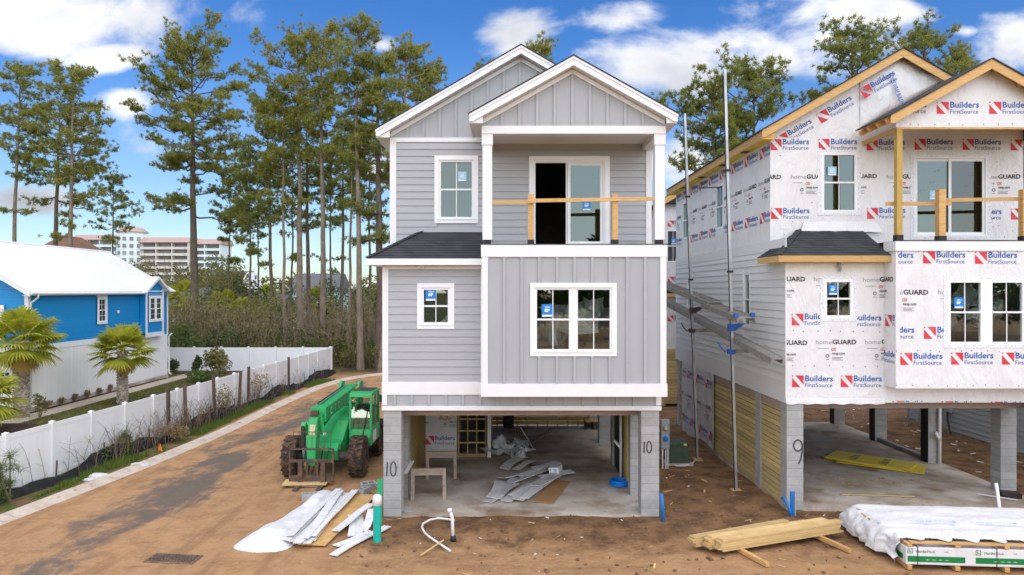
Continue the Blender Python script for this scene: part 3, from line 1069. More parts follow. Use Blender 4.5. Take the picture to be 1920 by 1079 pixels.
def roof_gable(parent, xc, hs, zp, s, y0, y1, wall_y, wl, wr, m_fascia, wrapped, fd=.22, z_soffit=None, rake_left=True, rake_right=True, back=True):
    """gable roof: shingle slab, rake boards, soffits. hs half span, wall_y plane of the gable wall, wl/wr wall edges"""
    top = lambda x: zp - s * abs(x - xc)
    xl, xr = xc - hs, xc + hs
    ze = zp - s * hs
    roof = MB()
    th = .05
    roof.prism_y([(xl - .03, ze - s * .03 - .004), (xc, zp - .004), (xc, zp + th * .6), (xl - .03, ze - s * .03 + th * .6)], y0 - .03, y1 + .03)
    roof.prism_y([(xr + .03, ze - s * .03 - .004), (xr + .03, ze - s * .03 + th * .6), (xc, zp + th * .6), (xc, zp - .004)], y0 - .03, y1 + .03)
    ro = roof.build('roof', M['shingle'], parent)
    # rake boards (front), one each side
    e = .008
    MB().prism_y([(xl, ze - e), (xl, ze - fd * .82), (xl + .10, ze - fd * .82), (xl + .14, top(xl + .14) - fd), (xc - .001, zp - fd), (xc - .001, zp - e)], y0, y0 + .04).build('rake_board', m_fascia, ro)
    MB().prism_y([(xr, ze - e), (xc + .001, zp - e), (xc + .001, zp - fd), (xr - .14, top(xr - .14) - fd), (xr - .10, ze - fd * .82), (xr, ze - fd * .82)], y0, y0 + .038).build('rake_board', m_fascia, ro)
    # closed return at each eave end, below the rake board
    zs_ = z_soffit if z_soffit is not None else ze - fd * .82
    for sx, xe, xw in ((-1, xl, wl), (1, xr, wr)):
        xq = xw - sx * .02
        zt_ = lambda x: zp - s * abs(x - xc) - .02
        q = [(xe - sx * .002, zs_ - .011), (xq, zs_ - .011), (xq, zt_(xq)), (xe - sx * .002, zt_(xe))]
        if sx > 0: q = q[::-1]
        MB().prism_y(q, y0 + .044, y0 + .064).build('eave_return', m_fascia, ro)
    # thin drip board on top of the rake
    if not wrapped:
        MB().prism_y([(xl - .012, ze - .075), (xc, zp - .068), (xc, zp - .006), (xl - .012, ze - .012)], y0 - .018, y0 - .001).build('rake_trim', m_fascia, ro)
        MB().prism_y([(xr + .012, ze - .075), (xr + .012, ze - .012), (xc, zp - .006), (xc, zp - .068)], y0 - .018, y0 - .001).build('rake_trim', m_fascia, ro)
    # eave fascia + soffits along both sides
    zs = z_soffit if z_soffit is not None else ze - fd * .82
    for sx, xe, xw in ((-1, xl, wl), (1, xr, wr)):
        MB().box(min(xe, xe - sx * .03), max(xe, xe - sx * .03), y0 + .042, y1, zs - .012, ze - .012).build('eave_fascia', m_fascia, ro)
        MB().box(min(xe - sx * .031, xw - sx * -.001), max(xe - sx * .031, xw - sx * -.001), y0 + .042, y1, zs - .002, zs + .012).build('soffit', M['soffit_yellow'] if wrapped else M['soffit'], ro)
    # sloping rake soffit between rake board and gable wall
    us = fd - .035
    if not wrapped:
        MB().prism_y([(xl + .10, top(xl + .10) - us), (xl + .10, top(xl + .1) - us - .02), (xc, zp - us - .02), (xc, zp - us)], y0 + .041, wall_y).build('soffit', M['soffit'], ro)
        MB().prism_y([(xr - .10, top(xr - .10) - us), (xc, zp - us), (xc, zp - us - .02), (xr - .10, top(xr - .1) - us - .02)], y0 + .041, wall_y).build('soffit', M['soffit'], ro)
        # vent slots in the rake soffit
        n = int(hs / .17)
        mb = MB()
        for k in range(2, n):
            for sx in (-1, 1):
                x = xc + sx * hs * k / n
                for yy in (y0 + .10, y0 + .17):
                    mb.box(x - .008, x + .008, yy, yy + .04, top(x) - us - .0235, top(x) - us - .0195)
        mb.build('soffit_slots', M['soffit_line'], ro)
    else:
        # bare sheathing and lookouts
        MB().prism_y([(xl + .1, top(xl + .1) - .03), (xl + .1, top(xl + .1) - .045), (xc, zp - .045), (xc, zp - .03)], y0 + .041, wall_y).build('roof_sheathing', M['osb'], ro)
        MB().prism_y([(xr - .1, top(xr - .1) - .03), (xc, zp - .03), (xc, zp - .045), (xr - .1, top(xr - .1) - .045)], y0 + .041, wall_y).build('roof_sheathing', M['osb'], ro)
        n = 4
        for k in range(n):
            for sx in (-1, 1):
                x = xc + sx * hs * (k + .35) / n
                MB().box(x - .02, x + .02, y0 + .042, wall_y - .001, top(x) - .15, top(x) - .06).build('lookout', m_fascia, ro)
        MB().box(xc - .025, xc + .025, y0 + .043, wall_y - .001, zp - .23, zp - .06).build('lookout', m_fascia, ro)
    return ro


W = 6.93
SM, SP = .58, .556          # roof slopes: main, porch
ZP_M, HS_M = 12.10, 3.805
XP, HS_P, ZP_P = 4.68, 2.48, 11.25
DEPTH = 11.5
B0, B1, BY = 2.50, 6.94, -.55       # bump-out
UY = 1.10                           # upper wall plane


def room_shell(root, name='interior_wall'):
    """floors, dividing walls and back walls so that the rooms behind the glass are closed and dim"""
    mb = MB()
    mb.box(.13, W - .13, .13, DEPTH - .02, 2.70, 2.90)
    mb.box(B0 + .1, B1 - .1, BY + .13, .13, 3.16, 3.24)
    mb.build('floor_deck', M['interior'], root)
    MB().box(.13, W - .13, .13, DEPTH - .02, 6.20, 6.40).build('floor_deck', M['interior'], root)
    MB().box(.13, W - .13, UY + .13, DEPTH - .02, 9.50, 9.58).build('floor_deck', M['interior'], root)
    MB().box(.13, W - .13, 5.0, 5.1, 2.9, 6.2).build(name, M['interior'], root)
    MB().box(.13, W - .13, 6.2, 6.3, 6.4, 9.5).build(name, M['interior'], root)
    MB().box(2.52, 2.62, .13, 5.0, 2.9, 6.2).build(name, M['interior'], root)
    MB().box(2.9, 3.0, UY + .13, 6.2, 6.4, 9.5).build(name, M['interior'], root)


def shell_walls(root, m_front, m_side, op_low, op_bump, op_up, op_side=()):
    """solid walls behind the cladding, cut round the openings"""
    o = {}
    t = .12
    def quadwall(nm, m, a0, a1, z0, z1, ops, face, out=0.0):
        mb = wall_mb(MB(), a0, a1, z0, z1, ops, 0, t)
        return mb.build(nm, m, root, face.loc(0, out, 0), face.rot())
    o['low'] = quadwall('wall', m_front, 0, B0, 2.68, 6.30, op_low, Face(0, 0))
    o['skirt'] = quadwall('wall', m_front, B0 + .001, W, 2.68, 3.14, (), Face(0, 0))
    o['bump'] = quadwall('wall', m_front, B0, B1, 3.13, 6.72, op_bump, Face(0, BY))
    o['up'] = quadwall('wall', m_front, 0, W, 6.42, 9.74, op_up, Face(0, UY))
    # bump-out sides and underside
    MB().box(B0, B0 + t, BY + t, -.001, 3.13, 6.72).build('wall', m_front, root)
    MB().box(B1 - t, B1, BY + t, 0, 3.13, 6.72).build('wall', m_front, root)
    MB().box(B0 + .01, B1 - .01, BY + .01, 0, 3.115, 3.129).build('wall_underside', M['soffit'], root)
    # gable walls
    mg = MB().prism_y([(0, 9.741), (W, 9.741), (W, ZP_M - SM * (W / 2) - .06), (W / 2, ZP_M - .06), (0, ZP_M - SM * (W / 2) - .06)], UY, UY + t)
    o['gable'] = mg.build('gable_wall', m_front, root)
    xl, xr = B0 + .0, B1 - .02
    zt = lambda x: ZP_P - SP * abs(x - XP) - .06
    o['pgable'] = MB().prism_y([(xl, 9.65), (xr, 9.65), (xr, zt(xr)), (XP, zt(XP)), (xl, zt(xl))], BY, BY + t).build('gable_wall', m_front, root)
    # long sides and back
    fl = Face(0, DEPTH, -math.pi / 2)
    mb = MB()
    wall_mb(mb, 0, DEPTH - t, 2.68, 6.30, [q for q in op_side if q[2] < 6.3], 0, t)
    wall_mb(mb, 0, DEPTH - UY - t, 6.30, 9.74, [q for q in op_side if q[2] > 6.3], 0, t)
    o['side'] = mb.build('wall', m_side, root, fl.loc(0, 0, 0), fl.rot())
    MB().box(W - t, W, t, DEPTH, 2.68, 9.70).build('wall', m_side, root) if False else None
    MB().box(W - t, W, t, DEPTH, 2.68, 6.30).build('wall', m_side, root)
    MB().box(W - t, W, UY + t, DEPTH, 6.30, 9.74).build('wall', m_side, root)
    mbk = MB().box(t, W - t, DEPTH - t, DEPTH, 2.68, 9.74)
    mbk.prism_y([(0, 9.741), (W, 9.741), (W, ZP_M - SM * (W / 2) - .06), (W / 2, ZP_M - .06), (0, ZP_M - SM * (W / 2) - .06)], DEPTH - t, DEPTH)
    mbk.build('wall', m_side, root)
    return o


def hip_roof(root, m_fascia, m_soffit, rows=11):
    """small hipped roof over the lower room beside the porch"""
    e = .35
    ze, zt = 6.46, 7.23
    x0, x1 = -e, B0 - .005
    yb = UY - .002
    mb = MB()
    shingle_plane(mb, (x0, -e, ze), (x1, -e, ze), (.80, yb, zt), (x1, yb, zt), rows)
    shingle_plane(mb, (x0, -e, ze), (x0, yb, ze), (.80, yb, zt), (.80, yb, zt), rows)
    # hip cap
    for k in range(10):
        a = Vector((x0, -e, ze + .012)).lerp(Vector((.80, yb, zt + .012)), k / 10)
        b = Vector((x0, -e, ze + .012)).lerp(Vector((.80, yb, zt + .012)), (k + 1.15) / 10)
        mb.beam(a + Vector((0, 0, .012)), b, .16, .012)
    ro = mb.build('roof', M['shingle'], root)
    MB().add([(x0, -e, ze - .006), (x1, -e, ze - .006), (x1, yb, zt - .006), (.8, yb, zt - .006), (x0, yb, ze - .006)], [(0, 1, 2, 3), (0, 3, 4)]).build('roof_sheathing', M['osb'], ro)
    MB().box(x0, x1 - .003, -e - .002, -e + .03, ze - .165, ze - .008).build('eave_fascia', m_fascia, ro)
    MB().box(x0, x0 + .03, -e + .031, yb, ze - .165, ze - .008).build('eave_fascia', m_fascia, ro)
    MB().box(x0 + .031, x1 - .003, -e + .031, -.022, ze - .16, ze - .148).build('soffit', m_soffit, ro)
    MB().box(x0 + .031, -.003, -.021, yb, ze - .16, ze - .148).build('soffit', m_soffit, ro)
    return ro


def railing(root, posts, rails, z0, m, col_y, hw=.07, ph=1.22):
    for x in posts:
        p = MB().box(x - hw, x + hw, col_y - hw, col_y + hw, z0 + .10, z0 + ph).build('railing_post', m, root)
        MB().box(x - hw - .012, x + hw + .012, col_y - hw - .012, col_y + hw + .012, z0 + .0, z0 + .11).build('post_wrap', M['black'], p)
    for (xa, za, xb, zb, yy) in rails:
        MB().beam((xa, yy, za), (xb, yy, zb), .038, .089).build('rail', m, root)


def slider_door(face, parent, a0, a1, z0, z1, cw, open_left, casing=True, stick=None):
    w, h = a1 - a0, z1 - z0
    mb = MB()
    if casing:
        mb.box(0, w, -.042, .01, h - cw, h)
        mb.box(0, cw, -.040, .01, 0, h - cw)
        mb.box(w - cw, w, -.040, .01, 0, h - cw)
        mb.box(cw, w - cw, -.018, .01, 0, .06)
        i0, i1, k0, k1 = cw, w - cw, .06, h - cw
    else:
        i0, i1, k0, k1 = 0, w, 0, h
    f = .045
    for fr in ((i0, i1, k0, k0 + f), (i0, i1, k1 - f, k1), (i0, i0 + f, k0 + f, k1 - f), (i1 - f, i1, k0 + f, k1 - f)):
        mb.box(fr[0], fr[1], -.012, .10, fr[2], fr[3])
    door = mb.build('sliding_door', M['vinyl'], parent, face.loc(a0, 0, z0), face.rot())
    xm = (i0 + i1) / 2
    panels = [(xm - .04, i1 - f, .02, 'glass_sky' if open_left else 'glass_dark')]
    if not open_left: panels.append((i0 + f, xm + .04, .05, 'glass_sky'))
    for (x0, x1, yy, gl) in panels:
        s = .075
        pm = MB()
        for fr in ((x0, x1, k0 + f, k0 + f + s), (x0, x1, k1 - f - s, k1 - f), (x0, x0 + s, k0 + f + s, k1 - f - s), (x1 - s, x1, k0 + f + s, k1 - f - s)):
            pm.box(fr[0], fr[1], yy, yy + .03, fr[2], fr[3])
        pn = pm.build('door_panel', M['vinyl'], door)
        MB().box(x0 + s, x1 - s, yy + .012, yy + .018, k0 + f + s, k1 - f - s).build('pane', M[gl], door)
        if stick and yy == stick[0]:
            sticker(door, x0 + (x1 - x0) * stick[1], k0 + (k1 - k0) * stick[2], .22, .24, yy + .008, M['sticker_pale'] if not open_left else None)
    if open_left:
        # the second panel slid behind the first; its stile shows at the middle
        MB().box(xm - .085, xm - .045, .055, .085, k0 + f, k1 - f).build('door_panel', M['vinyl'], door)
    else:
        MB().tube([(i0 + f + .02, .045, k0 + .95), (i0 + f + .02, .0, k0 + .98), (i0 + f + .03, -.01, k0 + 1.06), (i0 + f + .02, .0, k0 + 1.14), (i0 + f + .02, .045, k0 + 1.17)], .012, 6).build('door_handle', M['vinyl'], door)
    return door


def batten_row(root, face, xs, z0, z1, m, out=0.0, w=.064, cuts=()):
    for x in xs:
        zz = [(z0, z1(x) if callable(z1) else z1)]
        for (c0, c1, d0, d1) in cuts:
            if c0 - w / 2 < x < c1 + w / 2:
                zz = [g for a, b in zz for g in gaps(a, b, [(d0, d1)])]
        for a, b in zz:
            if b - a < .03: continue
            l = face.loc(x - w / 2, out, a)
            o = pc('batten', m, root, x - w / 2, x + w / 2, face.oy - out - .036, face.oy - out, a, b)


M['insulation'] = mat('brown_insulation', (.20, .15, .09), .95, 0, (.12, .085, .05), (5, .4, .65, (1, 1, 1)), bump=(14, .05))


def house_finished():
    root = empty('stilt_house', (-3.09, 17.1, 0))
    tag(root, 'finished light grey stilt house with white trim and open ground level', 'house')
    FL, FB, FU = Face(0, 0), Face(0, BY), Face(0, UY)
    w_low = (.851, 1.781, 4.708, 5.85)
    w_big = (3.659, 5.754, 4.08, 5.851)
    w_up = (1.17, 2.33, 7.46, 9.26)
    door = (3.687, 5.83, 6.80, 9.245)
    ins = lambda w, k: (w[0] + k, w[1] - k, w[2] + k, w[3] - k)
    shell_walls(root, M['panel'], M['siding_side'], [ins(w_low, .12)], [ins(w_big, .12)], [ins(w_up, .12), (door[0] + .12, door[1] - .12, 6.86, door[3] - .12)])
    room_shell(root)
    wh = M['white']
    E = .188
    # ---- lower left wall
    lap_wall(FL, root, M['siding'], .13, B0 - .06, 3.386, 6.29, E, [ins(w_low, .07)])
    pc('corner_trim', wh, root, -.018, .13, -.040, .0, 3.387, 6.29)
    pc('corner_trim', wh, root, B0 - .06, B0 - .001, -.040, .0, 3.387, 6.29)
    pc('band_board', wh, root, -.03, B0 - .003, -.048, .0, 3.065, 3.386)
    pc('frieze_board', wh, root, .13, B0 - .062, -.038, -.031, 6.20, 6.29)
    # ---- skirt with battens under the whole front
    pc('skirt_panel', M['panel'], root, .10, W - .1, -.012, -.001, 2.778, 3.064)
    batten_row(root, Face(0, -.012), [.29 + .4275 * k for k in range(15)], 2.778, 3.064, M['siding'])
    pc('corner_trim', wh, root, -.022, .10, -.052, .0, 2.80, 3.0645)
    pc('corner_trim', wh, root, W - .11, W + .022, -.052, .0, 2.80, 3.0645)
    pc('lower_trim', wh, root, -.024, W + .024, -.054, .0, 2.672, 2.780)
    # ---- bump-out
    for q in rect_minus(B0 + .10, B1 - .1, 3.41, 6.48, [ins(w_big, .1)]):
        pc('bump_panel', M['panel'], root, q[0], q[1], BY - .010, BY - .001, q[2], q[3])
    bx = [3.03 + .4262 * k for k in range(9)]
    batten_row(root, Face(0, BY - .010), bx, 3.41, 6.48, M['siding'], cuts=[w_big])
    pc('corner_trim', wh, root, B0 - .012, B0 + .135, BY - .048, BY, 3.412, 6.48)
    pc('corner_trim', wh, root, B1 - .135, B1 + .012, BY - .048, BY, 3.412, 6.48)
    pc('corner_trim', wh, root, B0 - .022, B0 - .001, BY, -.035, 3.412, 6.48)
    pc('band_board', wh, root, B0 - .03, B1 + .035, BY - .056, BY, 3.10, 3.411)
    pc('band_board', wh, root, B0 - .031, B0 - .001, BY + .001, -.036, 3.10, 3.411)
    pc('band_board', wh, root, B0 - .03, B1 + .03, BY - .058, BY, 6.482, 6.775)
    pc('band_board', wh, root, B0 - .031, B0 - .001, BY + .001, -.05, 6.482, 6.775)
    # ---- porch deck
    MB().box(B0, B1, BY + .001, UY - .03, 6.70, 6.795).build('porch_deck', M['black'], root)
    pc('deck_edge', M['black'], root, B0 - .04, B1 + .045, BY - .068, BY + .05, 6.776, 6.797)
    # ---- upper wall: siding left of the porch and behind it
    lap_wall(FU, root, M['siding'], .15, 6.80, 6.80, 9.62, E, [ins(w_up, .07), (door[0] + .07, door[1] - .07, 6.8, door[3] - .07)])
    pc('corner_trim', wh, root, -.018, .15, UY - .040, UY, 6.6, 9.62)
    pc('corner_trim', wh, root, 6.80, W + .018, UY - .040, UY, 6.8, 9.62)
    pc('frieze_board', wh, root, -.018, B0 + .02, UY - .044, UY, 9.62, 9.735)
    # gable board and batten
    zg = lambda x: ZP_M - SM * abs(x - W / 2) - .30
    batten_row(root, FU, [.45 + .4268 * k for k in range(15)], 9.736, zg, M['siding'])
    for s, xa in ((-1, .0), (1, W)):
        x0, x1 = min(xa, W / 2), max(xa, W / 2)
        t = lambda x: ZP_M - SM * abs(x - W / 2)
        poly = [(x0, t(x0) - .335), (x1, t(x1) - .335), (x1, t(x1) - .22), (x0, t(x0) - .22)]
        MB().prism_y(poly, UY - .046, UY - .0005).build('rake_frieze', wh, root)
    window(FU, root, *w_up, cw=.115, stick=(0, .56, .64, .22, .26, 1), glass='glass_sky')
    slider_door(FU, root, *door, .125, True, stick=(.02, .42, .42))
    window(FL, root, *w_low, cw=.11, stick=(0, .07, .64, .26, .30))
    window(FB, root, *w_big, cw=.11, units=2, depth=.052, stick=(0, .15, .54, .26, .31))
    # plastic sheeting and insulation standing behind the lower windows
    for (x, y, z, seed, m_, nn, sz, sp) in ((4.2, .45, 4.3, 1, 'greyfilm', 7, .9, (.35, .12, .4)), (5.3, .4, 4.7, 2, 'greyfilm', 4, 1.0, (.25, .15, .35)), (4.5, .25, 3.7, 3, 'insulation', 7, .7, (.5, .12, .3)), (5.4, .25, 3.75, 4, 'insulation', 6, .7, (.3, .12, .4)), (1.3, .8, 4.6, 5, 'greyfilm', 4, .7, (.3, .15, .3))):
        crumple(seed, nn, sz, sp).build('stored_sheet', M[m_], root, (x, y, z))
    # ---- porch: columns, beam, gable, ceiling
    cy0, cy1 = BY - .005, BY + .215
    for x0, x1 in ((B0 + .005, B0 + .235), (B1 - .255, B1 - .02)):
        c = MB().box(x0, x1, cy0, cy1, 6.90, 9.46).build('porch_column', wh, root)
        MB().box(x0 - .02, x1 + .02, cy0 - .02, cy1 + .02, 9.20, 9.47).build('capital', wh, c)
        MB().box(x0 + .03, x1 - .03, cy0 + .03, cy1 - .03, 6.796, 6.90).build('column_foot', M['black'], c)
    pc('porch_beam', wh, root, B0 - .015, B1 + .0, BY - .046, BY + .22, 9.462, 9.652)
    for x0, x1 in ((B0 + .01, B0 + .22), (B1 - .24, B1 - .02)):
        pc('porch_beam', wh, root, x0, x1, BY + .221, UY - .03, 9.40, 9.60)
    MB().box(B0 + .221, B1 - .241, BY + .221, UY - .025, 9.56, 9.60).build('porch_ceiling', M['soffit'], root)
    zq = lambda x: ZP_P - SP * abs(x - XP) - .30
    batten_row(root, Face(0, BY), [XP + .4262 * k for k in range(-4, 5)], 9.653, zq, M['siding'])
    for xa in (B0, B1 - .02):
        x0, x1 = min(xa, XP), max(xa, XP)
        t = lambda x: ZP_P - SP * abs(x - XP)
        poly = [(x0, t(x0) - .335), (x1, t(x1) - .335), (x1, t(x1) - .22), (x0, t(x0) - .22)]
        MB().prism_y(poly, BY - .044, BY - .0005).build('rake_frieze', wh, root)
    railing(root, (3.68, 5.73), ((2.62, 7.80, 3.80, 7.83, BY + .035), (3.62, 7.85, 6.82, 7.90, BY + .033)), 6.797, M['pine'], BY + .13)
    # ---- roofs
    roof_gable(root, W / 2, HS_M, ZP_M, SM, UY - .32, DEPTH + .3, UY, 0, W, wh, False, z_soffit=9.70)
    roof_gable(root, XP, HS_P, ZP_P, SP, BY - .32, UY - .35, BY, B0, B1 - .02, wh, False, z_soffit=9.67)
    hip_roof(root, wh, M['soffit'])
    # small flood light under the eave
    fl = MB().lathe([(.03, 0), (.045, -.05), (.045, -.06)], (.95, -.12, 6.30)).tube([(.87, -.15, 6.25), (.95, -.12, 6.26), (1.03, -.15, 6.25)], .028, 8)
    fl.build('flood_light', M['pvc'], root)
    # ---- ground level
    for (x0, y0) in ((0, 0), (0, 1.5), (0, 11.0)):
        p = pier(root, x0, x0 + .45 if y0 == 0 else x0 + .41, y0, y0 + .41, 0, 2.68)
        if y0 == 0: spray_number(p, '10', .085, -.006, 1.02, .36)
    for y0 in (0, 1.72, 4.9, 8.1, 11.1):
        p = pier(root, W - .47 if y0 == 0 else W - .43, W - .02, y0, y0 + .41, 0, 2.68)
        if y0 == 0: spray_number(p, '10', W - .405, -.006, 1.60, .29)
    MB().box(.02, W - .02, .05, DEPTH, -.25, .028).build('slab', M['slab'], root)
    # beams over the piers (dark underside)
    MB().box(.02, .40, .42, DEPTH, 2.45, 2.679).build('girder', M['old_wood'], root)
    MB().box(W - .4, W - .02, .42, DEPTH, 2.45, 2.679).build('girder', M['old_wood'], root)
    for k in range(26):
        pc('joist', M['old_wood'], root, .41, W - .41, .6 + .41 * k, .64 + .41 * k, 2.43, 2.678)
    # left side closed with sheathing; wrapped stair enclosure at the back of it
    pc('sheathing_panel', M['osb'], root, .30, .335, 1.92, 6.1, .03, 2.45)
    pc('sheathing_panel', M['siding_side'], root, .0, .02, .42, 11.0, .03, 2.45)
    pc('enclosure_wall', M['wrap'], root, .336, 1.40, 6.1, 6.18, .03, 2.45)
    fw = Face(0, 6.1)
    _, _, me = print_mb('builders')
    link('wrap_print', me, root, fw.loc(.34, .006, .58), fw.rot(), (.94, 1, 1))["kind"] = "stuff"
    print_row(fw, root, 'homeguard', 1.42, .34, 1.38, -.33, 1.02)
    ring = [(.98 + .10 * math.cos(a), 1.38 + .11 * math.sin(a)) for a in [2 * math.pi * k / 14 for k in range(14)]]
    ribbon(ring, .03, True).build('sprayed_mark', M['spray_orange'], root, (0, 6.09, 0))
    ribbon([(.83, 1.27), (.84, 1.52)], .03).build('sprayed_mark', M['spray_orange'], root, (0, 6.09, 0))
    # open stair framing: studs and blocking in front of a dark void
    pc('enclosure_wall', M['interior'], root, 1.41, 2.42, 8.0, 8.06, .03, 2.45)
    for k in range(4):
        x = 1.44 + .305 * k
        pc('stud', M['slat'], root, x, x + .038, 6.12, 6.16, .12, 2.42)
    for k in range(6):
        z = .06 + .40 * k
        pc('stair_tread', M['slat'], root, 1.42, 2.40, 6.165 + .19 * 0, 6.20, z, z + .045)
    pc('sill_plate', M['pine'], root, 1.40, 2.44, 6.08, 6.17, .028, .07)
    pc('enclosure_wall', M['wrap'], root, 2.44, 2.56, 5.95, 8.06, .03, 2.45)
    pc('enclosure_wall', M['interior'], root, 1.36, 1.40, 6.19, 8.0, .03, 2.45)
    # back: slatted screen with posts
    back = Face(0, DEPTH - .25)
    for k in range(15):
        z = .10 + .165 * k
        pc('slat', M['slat'], root, 2.0, 6.45, DEPTH - .15, DEPTH - .12, z, z + .138)
    for k in range(11):
        x = 2.25 + .42 * k
        pc('screen_post', M['slat'], root, x, x + .05, DEPTH - .24, DEPTH - .151, .03, 2.44)
    pc('screen_post', M['black'], root, 2.95, 3.38, DEPTH - .62, DEPTH - .26, .028, 2.44)
    # right side: boards, dark sheathing and a pipe between the piers
    pc('side_post', M['treated'], root, W - .40, W - .30, 2.50, 2.60, .03, 2.44)
    pc('side_post', M['slat'], root, W - .30, W - .22, 2.62, 4.88, .03, 2.44)
    pc('sheathing_panel', M['black'], root, W - .37, W - .34, 3.6, 4.89, .03, 2.44)
    MB().tube([(W - .42, 3.35, .03), (W - .42, 3.35, 2.44)], .04, 8).build('drain_pipe', M['pvc'], root, smooth=True)
    MB().tube([(W - .42, 3.35, .95), (W - .60, 3.45, 1.15)], .04, 8).build('drain_pipe', M['pvc'], root, smooth=True)
    return root


house_a = house_finished()


def tape_round(face, root, a0, a1, z0, z1, w=.10):
    """printed flashing tape around an opening on the wrap"""
    for (b0, b1, c0, c1) in ((a0 - w, a0, z0 - .08, z1 + .12), (a1, a1 + w, z0 - .08, z1 + .12), (a0 - .0, a1 + .0, z1, z1 + .075), (a0, a1, z0 - .075, z0)):
        t = MB().box(b0, b1, -.0095, 0, c0, c1).build('flashing_tape', M['tape'], root, face.loc(0, 0, 0), face.rot())


def make_tape():
    m, t, bs, p = pos_mat('printed_flashing_tape', .4, .4)
    sp = nd(t, 'ShaderNodeSeparateXYZ', {0: p})
    s = mth(t, 'ADD', sp.outputs[0], sp.outputs[1])
    v = nd(t, 'ShaderNodeCombineXYZ', {0: mth(t, 'MULTIPLY', s, 26), 1: mth(t, 'MULTIPLY', sp.outputs[2], 16)})
    n = nd(t, 'ShaderNodeTexNoise', {'Vector': v.outputs[0], 'Scale': 1.0, 'Detail': 1})
    t.links.new(tmix(t, tramp(t, n.outputs[0], .54, .62, 0, .75), (.78, .78, .79), (.50, .54, .64)), bs.inputs['Base Color'])
    return m


M['tape'] = make_tape()


def nail_caps(face, root, pts):
    mb = MB()
    for a, z in pts:
        n = 6
        vs = [(a + .014 * math.cos(2 * math.pi * k / n), -.0105, z + .014 * math.sin(2 * math.pi * k / n)) for k in range(n)]
        mb.add(vs, [tuple(range(n))])
    o = mb.build('cap_nails', M['nail'], root, face.loc(0, 0, 0), face.rot())
    o["kind"] = "stuff"


M['nail'] = mat('red_brown_nail_caps', (.16, .05, .04), .6)


